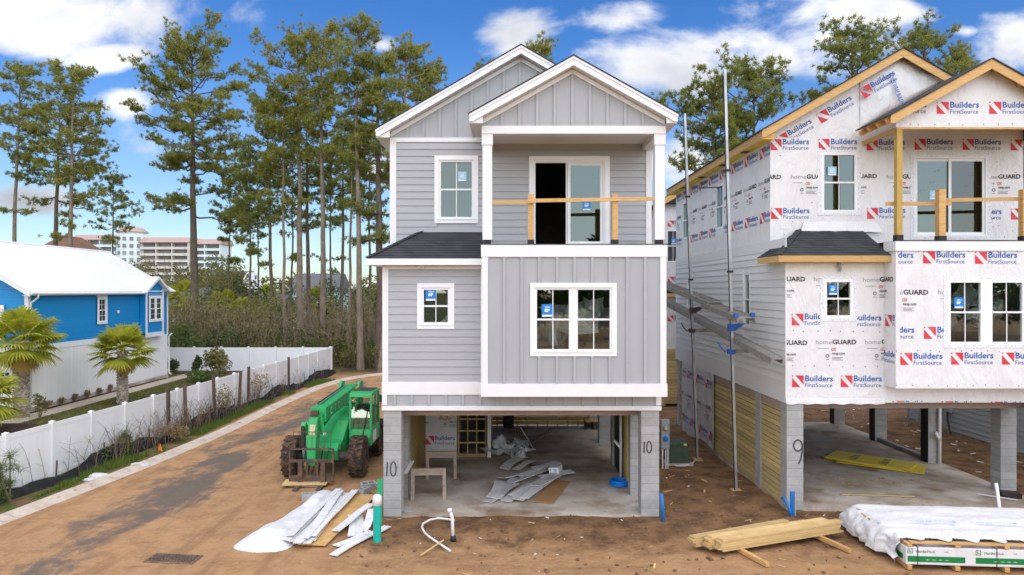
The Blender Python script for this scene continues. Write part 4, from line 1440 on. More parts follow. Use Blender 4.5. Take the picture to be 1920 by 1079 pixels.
def house_wrapped():
    root = empty('stilt_house', (7.22, 17.6, .1))
    tag(root, 'unfinished stilt house clad in white printed house wrap with bare wood fascia', 'house')
    FL, FB, FU = Face(0, 0), Face(0, BY), Face(0, UY)
    FS = Face(0, DEPTH, -math.pi / 2)
    FBS = Face(B0, 0, -math.pi / 2)
    w_low = (.96, 1.71, 4.855, 5.86)
    w_big = (3.79, 5.73, 4.21, 5.84)
    w_up = (1.40, 2.38, 7.70, 9.35)
    door = (3.94, 5.94, 7.05, 9.23)
    sa = lambda d: DEPTH - (d - 17.6)                       # a-coordinate on the long side of a point d metres from the camera
    s1 = (sa(23.55), sa(22.75), 7.65, 9.15)
    s2 = (sa(28.0), sa(27.2), 7.65, 9.15)
    s3 = (sa(20.75), sa(20.25), 4.5, 6.1)
    s4 = (sa(27.2), sa(26.7), 4.9, 6.0)
    ins = lambda w, k: (w[0] + k, w[1] - k, w[2] + k, w[3] - k)
    shell_walls(root, M['wrap'], M['wrap'], [ins(w_low, .02)], [ins(w_big, .02)], [ins(w_up, .02), (door[0] + .02, door[1] - .02, 7.06, door[3] - .02)], [ins(q, .02) for q in (s1, s2, s3, s4)])
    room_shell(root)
    wood = M['pine']
    # ---- openings
    window(FU, root, *w_up, casing=False, stick=(0, .12, .62, .24, .24, 1), glass='glass_sky', vf=.075)
    window(FL, root, *w_low, casing=False, stick=(0, .08, .60, .22, .26), vf=.075)
    window(FB, root, *w_big, casing=False, units=2, stick=(0, .13, .56, .23, .27), vf=.075)
    slider_door(FU, root, *door, .1, False, casing=False, stick=(.05, .42, .47))
    for q in (s1, s2, s3, s4):
        window(FS, root, *q, casing=False, vf=.06, cols=1 if q is s3 else 2)
    for f_, q in ((FU, w_up), (FL, w_low), (FB, w_big), (FU, (door[0], door[1], 7.06, door[3]))):
        tape_round(f_, root, *q)
    for (x, y, z, seed, m_, nn, sz, sp) in ((4.3, .45, 4.5, 11, 'greyfilm', 5, .9, (.3, .15, .4)), (5.3, .45, 4.6, 12, 'greyfilm', 5, .9, (.3, .15, .4)), (1.3, .8, 4.9, 13, 'greyfilm', 4, .7, (.3, .2, .3))):
        crumple(seed, nn, sz, sp).build('stored_sheet', M[m_], root, (x, y, z))
    # ---- prints
    def cut(q, pad=.1): return (q[0] - pad, q[1] + pad)
    up = [cut(w_up), cut(door)]
    print_row(FU, root, 'builders', 9.56, .0, W, 1.323, 1.315)
    print_row(FU, root, 'homeguard', 8.62, .0, W, .566, 1.312, up)
    print_row(FU, root, 'builders', 7.67, .0, W, 1.335, 1.315, up)
    lo = [cut(w_low)]
    print_row(FL, root, 'homeguard', 5.80, .0, B0, .70, 1.265, lo)
    print_row(FL, root, 'builders', 4.81, .0, B0, .128, 1.257, lo)
    print_row(FL, root, 'homeguard', 4.18, .0, B0, .75, 1.265)
    print_row(FL, root, 'builders', 3.23, .0, B0, .136, 1.257)
    bg = [cut(w_big)]
    print_row(FB, root, 'builders', 6.385, B0 + .05, B1, 3.18, 1.295)
    print_row(FB, root, 'homeguard', 5.47, B0 + .1, B1, 2.26, 1.295, bg)
    print_row(FB, root, 'builders', 4.51, B0 + .1, B1, 3.20, 1.295, bg)
    print_row(FB, root, 'builders', 3.865, B0 + .05, B1, 2.61, 1.27)
    print_row(FL, root, 'builders', 2.565, B0 + .1, W, 2.73, 1.265, zcut=2.688)
    print_row(FBS, root, 'builders', 4.81, .02, .5, .08, 1.3)
    print_row(FBS, root, 'builders', 3.9, .02, .5, -.35, 1.3)
    print_row(FBS, root, 'homeguard', 5.8, .02, .5, -.6, 1.3)
    ss = [cut(s1, .05), cut(s2, .05)]
    LU = DEPTH - UY
    print_row(FS, root, 'builders', 9.44, .1, LU, LU - .75, 1.22)
    print_row(FS, root, 'homeguard', 8.55, .1, LU, LU - .85, 1.22, ss)
    print_row(FS, root, 'builders', 7.60, .1, LU, LU - .75, 1.22, ss)
    print_row(Face(0, BY), root, 'builders', 10.13, B0 + .2, B1 - .1, 3.52, 1.31)
    # sloping prints on the main gable
    _, _, me = print_mb('builders')
    an = math.atan(SM)
    for k in range(-1, 2):
        a, z = 1.33 + k * 1.27 * math.cos(an), 10.27 + k * 1.27 * math.sin(an)
        m2 = me
        l = (a, UY - .007, z)
        if k == -1:
            # cut along the top of the wall below
            c = Vector((math.sin(-an), 0, math.cos(an)))
            no = Vector((-math.sin(an) , 0, -math.cos(an)))
            d = 9.80 - z
            m2 = cut_mesh(me, [((0, 0, d * math.cos(an)), (-math.sin(an), 0, -math.cos(an)))])
        if m2: link('wrap_print', m2, root, (l[0], UY - (.16 if k == 1 else .007), l[2]), (0, -an, 0))["kind"] = "stuff"
    # blue diagonal strip of printing near the peak of the gable
    mb = MB()
    put_text(mb, 'HOUSE WRAP BUILDING WRAP', 0, 0, 1.25, .12, .02)
    mb.build('wrap_print', M['ink_blue'], root, (3.12, UY - .20, 11.42), (0, R(68), 0))["kind"] = "stuff"
    # lines of nail caps
    rng = random.Random(4)
    nail_caps(FL, root, [(x + rng.uniform(-.08, .08), z + rng.uniform(-.02, .02)) for z in (2.76, 3.62, 4.52) for x in np.arange(.1, B0, .32)])
    nail_caps(FB, root, [(x + rng.uniform(-.1, .1), z + rng.uniform(-.02, .02)) for z in (3.2, 4.05, 6.55) for x in np.arange(B0 + .1, B1, .36)])
    nail_caps(Face(0, BY), root, [(x + rng.uniform(-.1, .1), z + rng.uniform(-.02, .02)) for z in (9.72,) for x in np.arange(B0 + .3, B1, .36)])
    nail_caps(FU, root, [(rng.uniform(.2, W), rng.uniform(7.0, 9.7)) for k in range(30)])
    # folds of wrap hanging below the wall
    mb = MB()
    n = 40
    vs, fs = [], []
    for i in range(n + 1):
        x = -.02 + (B0 + .04) * i / n
        for j, (oz, oy) in enumerate(((.12, -.012), (.03, -.03), (-.035 - .012 * math.sin(i * .9), -.034 - .012 * math.sin(i * .63)))):
            vs.append((x, oy, 2.68 + oz))
    for i in range(n):
        for j in range(2):
            a = i * 3 + j
            fs.append((a, a + 1, a + 4, a + 3))
    mb.add(vs, fs).build('wrap_hem', M['wrap'], root, smooth=True)
    # loose flap of wrap under the upper window, over the little roof
    mb = MB()
    vs, fs = [], []
    for i in range(15):
        f = i / 14
        x = .92 + 1.95 * f
        for j in range(5):
            g = j / 4
            vs.append((x + (f - .5) * .3 * g, UY - .012 - .10 * g - .02 * math.sin(i * 1.7 + j), 7.46 - .30 * g + .012 * math.sin(i * 2.3)))
    for i in range(14):
        for j in range(4):
            a = i * 5 + j
            fs.append((a, a + 1, a + 6, a + 5))
    mb.add(vs, fs).build('wrap_flap', M['wrap'], root, smooth=True)
    # loose wrinkled wrap over the gable between the two roofs
    r2, r3 = smooth_noise(64, .5, 9), smooth_noise(64, .17, 10)
    n, m = 44, 16
    vs, fs = [], []
    for i in range(n + 1):
        x = 2.45 + 3.3 * i / n
        lo = max(9.80, ZP_P - SP * abs(x - XP) + .05)
        hi = ZP_M - SM * abs(x - W / 2) - .10
        lo = min(lo, hi - .02)
        for j in range(m + 1):
            g = j / m
            z = lo + (hi - lo) * g
            e = min(1, i / 8) * min(1, (n - i) / 4) * min(1, j / 2 + .35) * min(1, (m - j) / 3)
            y = UY - .03 - (.05 + .11 * max(0, float(r2(x, z * 1.3)) + .35) + .05 * float(r3(x + z * .8, z))) * e
            vs.append((x, y, z))
    for i in range(n):
        for j in range(m):
            a = i * (m + 1) + j
            fs.append((a, a + m + 1, a + m + 2, a + 1))
    MB().add(vs, fs).build('loose_wrap', M['wrap'], root, smooth=True)
    # ---- siding on the lower half of the long side
    lap_wall(FS, root, M['siding_side'], .02, DEPTH - .05, 3.20, 6.62, .205, [(s3[0] - .08, s3[1] + .08, s3[2] - .08, s3[3] + .08), (s4[0] - .08, s4[1] + .08, s4[2] - .08, s4[3] + .08)], joints=1, seed=3)
    for q in (s3, s4):
        for (b0, b1, c0, c1) in ((q[0] - .08, q[0], q[2] - .08, q[3] + .08), (q[1], q[1] + .08, q[2] - .08, q[3] + .08), (q[0], q[1], q[3], q[3] + .08), (q[0], q[1], q[2] - .08, q[2])):
            MB().box(b0, b1, -.026, 0, c0, c1).build('window_trim', M['white'], root, FS.loc(0, 0, 0), FS.rot())
    MB().box(0, DEPTH - .01, -.024, 0, 2.66, 3.20).build('band_board', M['siding_side'], root, FS.loc(0, 0, 0), FS.rot())
    MB().box(0, DEPTH - .01, -.022, 0, 6.63, 6.93).build('band_board', M['siding_side'], root, FS.loc(0, 0, 0), FS.rot())
    MB().box(DEPTH - .05, DEPTH + .0, -.03, .0, 2.67, 6.28).build('corner_trim', M['white'], root, FS.loc(0, 0, 0), FS.rot())
    # ---- porch
    pc('band_board', M['white'], root, B0 - .03, B1 + .03, BY - .04, BY, 6.56, 6.80)
    pc('band_board', M['white'], root, B0 - .031, B0 - .001, BY + .001, -.05, 6.56, 6.80)
    MB().box(B0, B1, BY + .001, UY - .01, 6.70, 6.81).build('porch_deck', M['black'], root)
    pc('deck_edge', M['black'], root, B0 - .04, B1 + .045, BY - .05, BY + .05, 6.801, 6.825)
    c = MB().box(B0 + .03, B0 + .17, BY + .0, BY + .14, 6.94, 9.60).build('porch_column', M['treated'], root)
    MB().box(B0 + .015, B0 + .185, BY - .015, BY + .155, 6.82, 6.96).build('post_wrap', M['black'], c)
    c = MB().box(B1 - .19, B1 - .05, BY + .0, BY + .14, 6.94, 9.60).build('porch_column', M['treated'], root)
    pc('porch_beam', wood, root, B0 + .02, B1 - .03, BY + .0, BY + .10, 9.60, 9.649)
    pc('porch_beam', wood, root, B0 + .02, B0 + .10, BY + .101, UY, 9.55, 9.649)
    railing(root, (3.68, 5.78), ((2.36, 7.76, 4.00, 7.76, BY + .20), (3.70, 7.85, 6.8, 7.90, BY + .20)), 6.825, M['pine'], BY + .10, .085, 1.28)
    # ---- roofs
    ro = roof_gable(root, W / 2, HS_M, ZP_M, SM, UY - .32, DEPTH + .3, UY, 0, W, wood, True, fd=.24, z_soffit=9.66)
    rp = roof_gable(root, XP, HS_P, ZP_P, SP, BY - .32, UY - .35, BY, B0, B1 - .02, wood, True, fd=.24, z_soffit=9.9)
    for k in range(4):                    # rafter tails under the porch eave
        y = BY - .1 + .42 * k
        MB().beam((B0 - .30, y, 9.74), (B0 + .3, y, 9.74 + SP * .6), .04, .14).build('rafter_tail', wood, rp)
    for d in (20.0, 22.1, 24.5, 27.0):    # black vents in the yellow soffit
        pc('soffit_vent', M['black'], ro, -.27, -.08, d - 17.6, d - 17.6 + .35, 9.649, 9.656)
    hip_roof(root, wood, M['soffit_yellow'])
    # foil covered light box under the eave
    MB().tube([(1.33, -.06, 6.28), (1.32, -.07, 6.2), (1.35, -.07, 6.12), (1.33, -.06, 6.05)], [.035, .045, .04, .025], 7).build('light_box', M['tin'], root)
    # ---- ground level
    p = pier(root, .0, .43, 0, .41, -.1, 2.68)
    spray_number(p, '9', .17, -.006, 1.10, .62, .04)
    for y0 in (1.30, 4.55, 7.75, 10.9):
        p = pier(root, W - .47, W - .03, y0, y0 + .41, -.1, 2.68, side_black=y0 > 2)
    p = pier(root, W - .47, W - .03, 0, .41, -.1, 2.68)
    for y0 in (1.85,):
        p = pier(root, .01, .3, y0, y0 + .40, -.1, 2.66)
    p = pier(root, .0, .43, 10.9, 11.3, -.1, 2.68)
    MB().box(.03, W - .03, .06, DEPTH, -.3, -.03).build('slab', M['slab'], root)
    for (y0, y1) in ((.42, 1.84), (2.26, 10.88)):
        for k in range(19):
            z = -.05 + .1425 * k
            pc('slat', M['slat'], root, .03 + .006 * ((k * 7) % 3), .06, y0, y1, z, z + .124)
    pc('slat_gap_shade', M['black'], root, .064, .075, .42, 10.9, -.05, 2.6)  # added black sheet, stands in for shade in the slat gaps
    # wrap sheet hung over the slats, folded
    mb = MB()
    vs, fs = [], []
    n = 36
    for i in range(n + 1):
        y = 6.1 + 4.3 * i / n
        for j in range(6):
            z = 2.70 - 2.75 * j / 5
            vs.append((-.012 - .02 * math.sin(i * 1.1 + j * .4) * (j / 5) - .008, y + .05 * math.sin(j * 1.3), z + (.12 * math.sin(i * .16) if j == 5 else 0)))
    for i in range(n):
        for j in range(5):
            a = i * 6 + j
            fs.append((a, a + 1, a + 7, a + 6))
    mb.add(vs, fs).build('wrap_sheet', M['greyfilm'], root, smooth=True)
    fsheet = Face(-.045, DEPTH, -math.pi / 2)
    print_row(fsheet, root, 'builders', 2.25, 1.2, 5.3, 2.0, 1.25)
    print_row(fsheet, root, 'homeguard', 1.35, 1.2, 5.3, 1.6, 1.25)
    print_row(fsheet, root, 'builders', .45, 1.2, 5.3, 2.4, 1.25)
    for k in range(15):
        z = .0 + .165 * k
        pc('slat', M['slat'], root, .45, 2.5, DEPTH - .15, DEPTH - .12, z, z + .147)
    for k in range(5):
        x = .8 + .42 * k
        pc('screen_post', M['slat'], root, x, x + .05, DEPTH - .24, DEPTH - .151, -.03, 2.44)
    MB().box(.02, .40, .42, DEPTH, 2.45, 2.679).build('girder', M['old_wood'], root)
    MB().box(W - .4, W - .02, .42, DEPTH, 2.45, 2.679).build('girder', M['old_wood'], root)
    for k in range(26):
        pc('joist', M['old_wood'], root, .41, W - .41, .6 + .41 * k, .64 + .41 * k, 2.43, 2.678)
    # low sill plate between two piers, white plastic pipe down a pier
    pc('sill_plate', M['alu'], root, W - .40, W - .25, 4.97, 7.74, -.03, .11)
    mb = MB().tube([(W - .15, 4.47, -.03), (W - .15, 4.47, 2.65)], .05, 10).tube([(W - .15, 4.46, .72), (W - .33, 4.40, 1.0)], .05, 10)
    mb.build('drain_pipe', M['pvc'], root, smooth=True)
    return root


house_b = house_wrapped()

# ------------------------------------------------------------------ telehandler


def build_telehandler():
    root = empty('telehandler', (-5.52, 20.85, 0))
    tag(root, 'green telehandler forklift parked on the lane with its boom lowered', 'telehandler')
    g, d, ru = M['mach_green'], M['mach_dark'], M['rubber']

    def wheel(x, y, r, w, side):
        mb = MB()
        h = w / 2
        prof = [(r * .60, -h * .75), (r * .70, -h), (r * .88, -h), (r * .95, -h * .88), (r * .955, 0), (r * .95, h * .88), (r * .88, h), (r * .70, h), (r * .60, h * .75)]
        mb.lathe(prof, (0, 0, 0), 'x', 32)
        n = 19
        for k in range(n):           # chevron lugs
            for s in (-1, 1):
                a = 2 * math.pi * (k + (.5 if s > 0 else 0)) / n
                for (f0, f1, da) in ((0.02, .52, .09), (.50, 1.02, .02)):
                    c = Vector((s * h * (f0 + f1) / 2, r * .965 * math.cos(a + da), r * .965 * math.sin(a + da)))
                    rad = Vector((0, math.cos(a + da), math.sin(a + da)))
                    tan = Vector((0, -math.sin(a + da), math.cos(a + da)))
                    ax = Vector((s, 0, 0)) + tan * (-.55)
                    ax.normalize()
                    t2 = rad.cross(ax).normalized()
                    mb.obox(c, ((f1 - f0) * h * 1.1, .075, r * .09), Matrix((ax, t2, rad)).transposed())
        wo = mb.build('wheel', ru, root, (x, y, r))
        rim = MB()
        rim.lathe([(r * .60, -h * .7), (r * .60, h * .66), (r * .50, h * .62), (r * .44, h * .25), (r * .26, h * .18), (r * .24, h * .45), (.01, h * .45)], (0, 0, 0), 'x', 24)
        if side < 0:
            rim.v = [(-a, b, c) for a, b, c in rim.v]
            rim.f = [tuple(reversed(f)) for f in rim.f]
        rim.build('rim', M['rimgreen'], wo, smooth=False)
        bm_ = MB()
        for k in range(8):
            a = 2 * math.pi * k / 8
            bm_.lathe([(.02, 0), (.02, .03)], (side * h * .2, r * .35 * math.cos(a), r * .35 * math.sin(a)), 'x', 6)
        bm_.build('wheel_nuts', d, wo)

    for sx in (-1, 1):
        wheel(sx * 1.0, 0, .615, .40, sx)
        wheel(sx * 1.0, 2.75, .615, .40, sx)
    # axles and chassis
    MB().tube([(-.85, 0, .6), (-.45, 0, .6), (.45, 0, .6), (.85, 0, .6)], [.13, .16, .16, .13], 10).build('axle', d, root)
    MB().tube([(-.85, 2.75, .6), (.85, 2.75, .6)], .15, 10).build('axle', d, root)
    fr = MB()
    fr.prism_x([(-.15, .52), (3.7, .52), (3.9, .75), (3.9, 1.35), (2.9, 1.5), (-.05, 1.02), (-.3, .85)], -.42, .42)
    fr.build('chassis', g, root, bevel=.02)
    # engine hood on the far side and sloping deck between boom and cab
    MB().prism_x([(-.02, .78), (1.6, .78), (1.6, 1.55), (1.05, 1.5), (.18, 1.03), (-.02, 1.0)], .06, .46).build('side_deck', g, root, bevel=.02)
    pl = MB().box(.10, .44, -.05, -.02, .80, .99)
    pl.build('bumper_plate', g, root, bevel=.008)
    MB().lathe([(.035, 0), (.05, -.02), (.05, -.05)], (.38, -.05, .87), 'y', 12).build('headlight', M['pvc'], root)
    pc('number_plate', M['ink_white'], root, .20, .29, -.058, -.052, .82, .88)
    MB().prism_x([(.6, .70), (3.3, .70), (3.45, .9), (3.45, 1.35), (3.2, 1.42), (1.4, 1.36), (.95, 1.1)], -1.08, -.60).build('engine_hood', g, root, bevel=.04)
    # rear counterweight
    MB().prism_x([(3.3, .6), (4.1, .7), (4.2, 1.2), (4.0, 1.6), (3.3, 1.6)], -.85, .85).build('counterweight', g, root, bevel=.05)
    # cab
    cx0, cx1, cy0, cy1 = .50, 1.22, .85, 2.25
    cab = MB()
    cab.prism_x([(cy0 - .02, .72), (cy1, .72), (cy1, 1.25), (cy0 + .02, 1.25), (cy0 - .05, 1.0)], cx0, cx1)
    cab = cab.build('cab', g, root, bevel=.04)
    MB().box(cx0 + .03, cx1 - .05, cy1 - .5, cy1 - .1, 1.26, 1.85).build('seat', M['mach_dark'], cab)
    MB().tube([(.85, 1.25, 1.3), (.85, 1.12, 1.62)], .03, 6).lathe([(.16, 0), (.18, .015), (.16, .03)], (.85, 1.10, 1.62), 'y', 14).build('steering_wheel', d, cab)
    zt = 2.32
    for (x, ya, yb) in ((cx0 + .03, cy0, cy0 + .13), (cx1 - .03, cy0, cy0 + .13), (cx0 + .03, cy1 - .03, cy1 - .08), (cx1 - .03, cy1 - .03, cy1 - .08)):
        MB().beam((x, ya + .03, 1.22), (x, yb, zt), .065, .07, (0, 1, 0)).build('cab_pillar', g, cab, bevel=.01)
    MB().beam((cx1 - .03, (cy0 + cy1) / 2 + .1, 1.22), (cx1 - .03, (cy0 + cy1) / 2 + .1, zt), .05, .05, (0, 1, 0)).build('cab_pillar', g, cab)
    top = MB().prism_x([(cy0 + .07, zt - .06), (cy1, zt - .03), (cy1, zt + .06), (cy0 + .35, zt + .11), (cy0 + .14, zt + .06)], cx0 - .01, cx1 + .01)
    top.build('cab_roof', g, cab, bevel=.03)
    MB().prism_x([(cy0 + .34, zt + .112), (cy1 - .1, zt + .072), (cy1 - .1, zt + .085), (cy0 + .34, zt + .125)], cx0 + .06, cx1 - .06).build('roof_hatch', M['mach_dark'], cab)
    MB().add([(cx0 + .06, cy0 + .035, 1.26), (cx1 - .06, cy0 + .035, 1.26), (cx1 - .06, cy0 + .125, zt - .08), (cx0 + .06, cy0 + .125, zt - .08)], [(0, 1, 2, 3)]).build('windscreen', M['glass_cab'], cab)
    MB().add([(cx1 - .028, cy0 + .16, 1.26), (cx1 - .028, cy1 - .1, 1.26), (cx1 - .028, cy1 - .1, zt - .08), (cx1 - .028, cy0 + .2, zt - .08)], [(0, 1, 2, 3)]).build('side_window', M['glass_cab'], cab)
    MB().beam((.95, .80, 1.06), (1.10, .91, 1.9), .018, .018).build('wiper', M['black'], cab)
    MB().tube([(cx1, .95, 2.0), (cx1 + .28, .9, 1.95), (cx1 + .30, .9, 2.2)], .014, 6).box(cx1 + .25, cx1 + .33, .885, .9, 2.12, 2.35).build('mirror', M['black'], cab)
    pc('decal', M['ink_white'], cab, cx1 + .001, cx1 + .004, 1.1, 1.65, .78, 1.15)
    MB().lathe([(.06, 0), (.06, .08), (.03, .12)], (.42, 2.4, 2.28), 'z', 12).build('beacon', M['orange_lamp'], root)
    # fender over the front wheel beside the cab
    # boom: long box from the rear pivot to the nose, second stage inside it
    a, b = Vector((-.14, 4.0, 2.05)), Vector((-.14, -.28, 1.93))
    boom = MB().beam(a, b, .42, .40).build('boom', g, root, bevel=.025)
    MB().beam(a + Vector((0, .0, .0)), a + Vector((0, -.35, 0)), .47, .46).build('boom_collar', g, boom, bevel=.01)
    MB().beam(b + Vector((0, .10, 0)), b + Vector((0, -.04, 0)), .46, .44).build('boom_collar', g, boom, bevel=.01)
    mt = MB()
    for k, ch in enumerate('CIC'):
        v, f = text_geo(ch, None, .24, .02)
        mt.add([(.001, q[0], q[1]) for q in v + np.array([k * .48 - (.0 if ch != 'I' else -.1), 0, 0])], f)
    mt.build('lettering', M['ink_mint'], boom, (.075, .25, 1.83))
    for yy in (.9, 1.9, 2.9):
        MB().box(.071, .078, yy, yy + .05, 1.82, 2.16).build('boom_rib', g, boom)
    MB().tube([(-.30, 3.6, 2.27), (-.30, 2.0, 2.235), (-.30, .2, 2.19)], .022, 6).build('hydraulic_line', M['black'], boom)
    MB().tube([(-.24, 3.6, 2.27), (-.24, 2.0, 2.235), (-.24, .2, 2.19)], .016, 6).build('hydraulic_line', M['tin'], boom)
    MB().prism_x([(3.3, 1.2), (4.25, 1.2), (4.25, 2.35), (3.85, 2.4), (3.6, 2.2)], -.52, -.42).build('boom_support', g, root, bevel=.02)
    MB().prism_x([(3.3, 1.2), (4.25, 1.2), (4.25, 2.35), (3.85, 2.4), (3.6, 2.2)], .14, .24).build('boom_support', g, root, bevel=.02)
    # goose neck down to the carriage
    gn = MB().prism_x([(-.30, 2.06), (-.70, 1.86), (-.93, .95), (-.93, .55), (-.70, .55), (-.52, 1.05), (-.30, 1.60)], -.32, -.06)
    gn.build('goose_neck', g, root, bevel=.03)
    dc = MB().add([(-.27, -.748, 1.72), (-.11, -.748, 1.72), (-.11, -.814, 1.42), (-.27, -.814, 1.42)], [(3, 2, 1, 0)])
    dc.build('warning_label', M['decal'], root, (0, -.012, 0))
    MB().tube([(-.30, -.52, 2.0), (-.08, -.52, 2.0)], .10, 10).build('pivot_pin', M['rust'], root)
    MB().tube([(-.05, -.42, 1.98), (.02, -.42, 1.45), (.02, -.45, 1.40)], .06, 10).build('tilt_cylinder', g, root)
    MB().lathe([(.05, 0), (.05, .06)], (.05, -.47, 1.38), 'x', 8).build('pivot_pin', M['pvc'], root)
    # levelling cylinder and bracket on the other side
    MB().prism_x([(-.30, 1.35), (-.10, 1.25), (-.05, 1.55), (-.22, 1.70), (-.36, 1.60)], -.68, -.52).build('bracket', g, root, bevel=.03)
    MB().tube([(-.60, -.30, 1.60), (-.60, -.32, .95)], .075, 10).build('cylinder', M['mach_dark'], root)
    MB().tube([(-.60, -.32, .95), (-.55, -.36, .62)], .04, 8).build('cylinder_rod', M['tin'], root)
    # hoses
    for k in range(5):
        x = -.5 + .17 * k
        MB().tube([(x, -.35, .95), (x + .03, -.62, .75), (x + .02, -.86, .45), (x - .02, -.92, .30)], .017, 6).build('hose', M['black'], root)
    # carriage with back rest and forks
    cy = -1.02
    car = MB().box(-.80, .50, cy - .03, cy + .03, .08, .30).box(-.80, .50, cy - .025, cy + .025, .68, .76)
    car = car.build('carriage', M['rust'], root)
    for x in (-.80, -.30, .0, .46):
        MB().box(x, x + .05, cy - .024, cy + .024, .301, .679).build('carriage_bar', M['rust'], car)
    for x in (-.80, .455):
        MB().box(x, x + .045, cy - .02, cy + .02, .761, 1.04).build('backrest_bar', M['rust'], car)
    MB().box(-.80, .50, cy - .021, cy + .021, 1.04, 1.085).build('backrest_bar', M['rust'], car)
    for k in range(7):
        x = -.68 + .18 * k
        MB().box(x, x + .014, cy - .01, cy + .01, 1.086, 1.55).build('guard_rod', M['rust'], car)
    MB().box(-.69, .42, cy - .011, cy + .011, 1.55, 1.568).build('guard_rod', M['rust'], car)
    for x in (-.52, .14):
        MB().prism_x([(cy - .035, .74), (cy - .095, .74), (cy - .095, .10), (cy - .62, .05), (cy - .62, .03), (cy - .035, .03)], x, x + .13).build('fork', M['rust'], car)
    for x in (-.28, .02):
        MB().beam((x, -.80, .62), (x, cy + .03, .38), .05, .14).build('carriage_link', M['rust'], car)
    return root


M['rimgreen'] = mat('muddy_rim', (.10, .075, .055), .8, 0, (.05, .06, .04), (6, .45, .65, (1, 1, 1)))
M['ink_mint'] = mat('pale_mint_print', (.66, .80, .66), .6)
M['decal'] = mat('cream_decal', (.66, .58, .34), .5, 0, (.45, .36, .2), (30, .5, .6, (1, 1, 1)))
M['glass_cab'] = glass_mat('cab_glass', .42, (.62, .78, .72), (.72, .84, .8))
build_telehandler()

# ------------------------------------------------------------------ vinyl fences


def vinyl_fence(name, label, pts, h=1.68, boards=True):
    root = empty(name, (pts[0][0], pts[0][1], 0))
    tag(root, label, 'fence')
    ox, oy = pts[0]
    V_ = M['vinyl']
    n = len(pts)
    for i, (x, y) in enumerate(pts):
        p = MB().box(-.06, .06, -.06, .06, 0, h + .03)
        po = p.build('post', V_, root, (x - ox, y - oy, 0))
        cap = MB()
        cap.box(-.07, .07, -.07, .07, h + .031, h + .05)
        cap.add([(-.066, -.066, h + .051), (.066, -.066, h + .051), (.066, .066, h + .051), (-.066, .066, h + .051), (0, 0, h + .085)], [(0, 1, 4), (1, 2, 4), (2, 3, 4), (3, 0, 4)])
        cap.build('post_cap', V_, po)
        if i == n - 1: break
        x2, y2 = pts[i + 1]
        L = math.hypot(x2 - x, y2 - y)
        an = math.atan2(y2 - y, x2 - x)
        s = link('fence_panel', MB().box(.066, L - .066, -.022, .022, h - .14, h).mesh('fence_panel', V_), root, (x - ox, y - oy, 0), (0, 0, an))
        MB().box(.066, L - .066, -.024, .024, .06, .20).build('bottom_rail', V_, s)
        k = max(3, round((L - .13) / .28))
        bw = (L - .134) / k
        me = MB().box(0, bw - .005, -.012, .012, .2, h - .14).mesh('board', V_)
        for j in range(k):
            link('board', me, s, (.067 + j * bw, 0, 0))
    return root


def fx(y): return float(np.interp(y, [10, 18.6, 25, 34, 48], [-14.5, -13.85, -13.35, -12.95, -12.2]))


ys = [15.4 + 1.72 * k for k in range(19)]
ys[-1] = 47.6
side_pts = [(fx(y), y) for y in ys]
vinyl_fence('vinyl_fence', 'long white vinyl fence running along the lane behind the silt fence', side_pts)
back_pts = [(fx(47.6) - .14 - 1.9 * k, 47.75) for k in range(7)]
vinyl_fence('vinyl_fence', 'white vinyl fence across the back of the blue house garden', back_pts)

# ------------------------------------------------------------------ silt fence, verge


def silt_fence():
    root = empty('silt_fence', (0, 0, 0))
    tag(root, 'sagging black fabric silt fence in the grass along the white fence', 'silt fence')
    rng = random.Random(5)
    ysf = np.arange(12, 47, .4)
    vs, fs = [], []
    for i, y in enumerate(ysf):
        x = fx(y) + .62 + .12 * math.sin(y * 1.3) + .05 * rng.uniform(-1, 1)
        hgt = .42 + .16 * math.sin(y * .9) + .07 * rng.uniform(-1, 1)
        for j in range(4):
            f = j / 3
            vs.append((x - .10 * f + .04 * math.sin(y * 5 + j), y, -.03 + hgt * f))
    for i in range(len(ysf) - 1):
        for j in range(3):
            a = i * 4 + j
            fs.append((a, a + 1, a + 5, a + 4))
    MB().add(vs, fs).build('fabric', M['silt'], root, smooth=True)
    for y in np.arange(13, 46, 2.3):
        x = fx(y) + .52 + .12 * math.sin(y * 1.3)
        MB().beam((x, y, -.05), (x + rng.uniform(-.08, .05), y + rng.uniform(-.08, .08), .72), .035, .035, (0, 1, 0)).build('stake', M['post_wood'], root)


M['silt'] = mat('black_silt_fabric', (.016, .016, .018), .7, 0, (.05, .045, .04), (3, .5, .75, (1, 1, 1)))
silt_fence()
rng = random.Random(8)
for k, (px, py0, py1) in enumerate(((307, 730, 825), (342, 722, 812), (391, 705, 790), (432, 698, 772), (466, 690, 765), (525, 672, 735))):
    g = G(px, py1 - 2)
    g.x = fx(g.y) + .38
    h = (py1 - py0) / F * g.y
    o = MB().beam((0, 0, -.1), (rng.uniform(-.09, .09), rng.uniform(-.05, .05), h), .11, .10, (0, 1, 0)).build('wooden_post', M['post_wood'], None, (g.x, g.y, 0))
    nth = ('nearest to the camera', 'second from the camera', 'third from the camera', 'fourth from the camera', 'fifth from the camera', 'farthest from the camera')[k]
    tag(o, 'old brown wooden post by the white fence, ' + nth, 'post', 'old posts along the white fence')


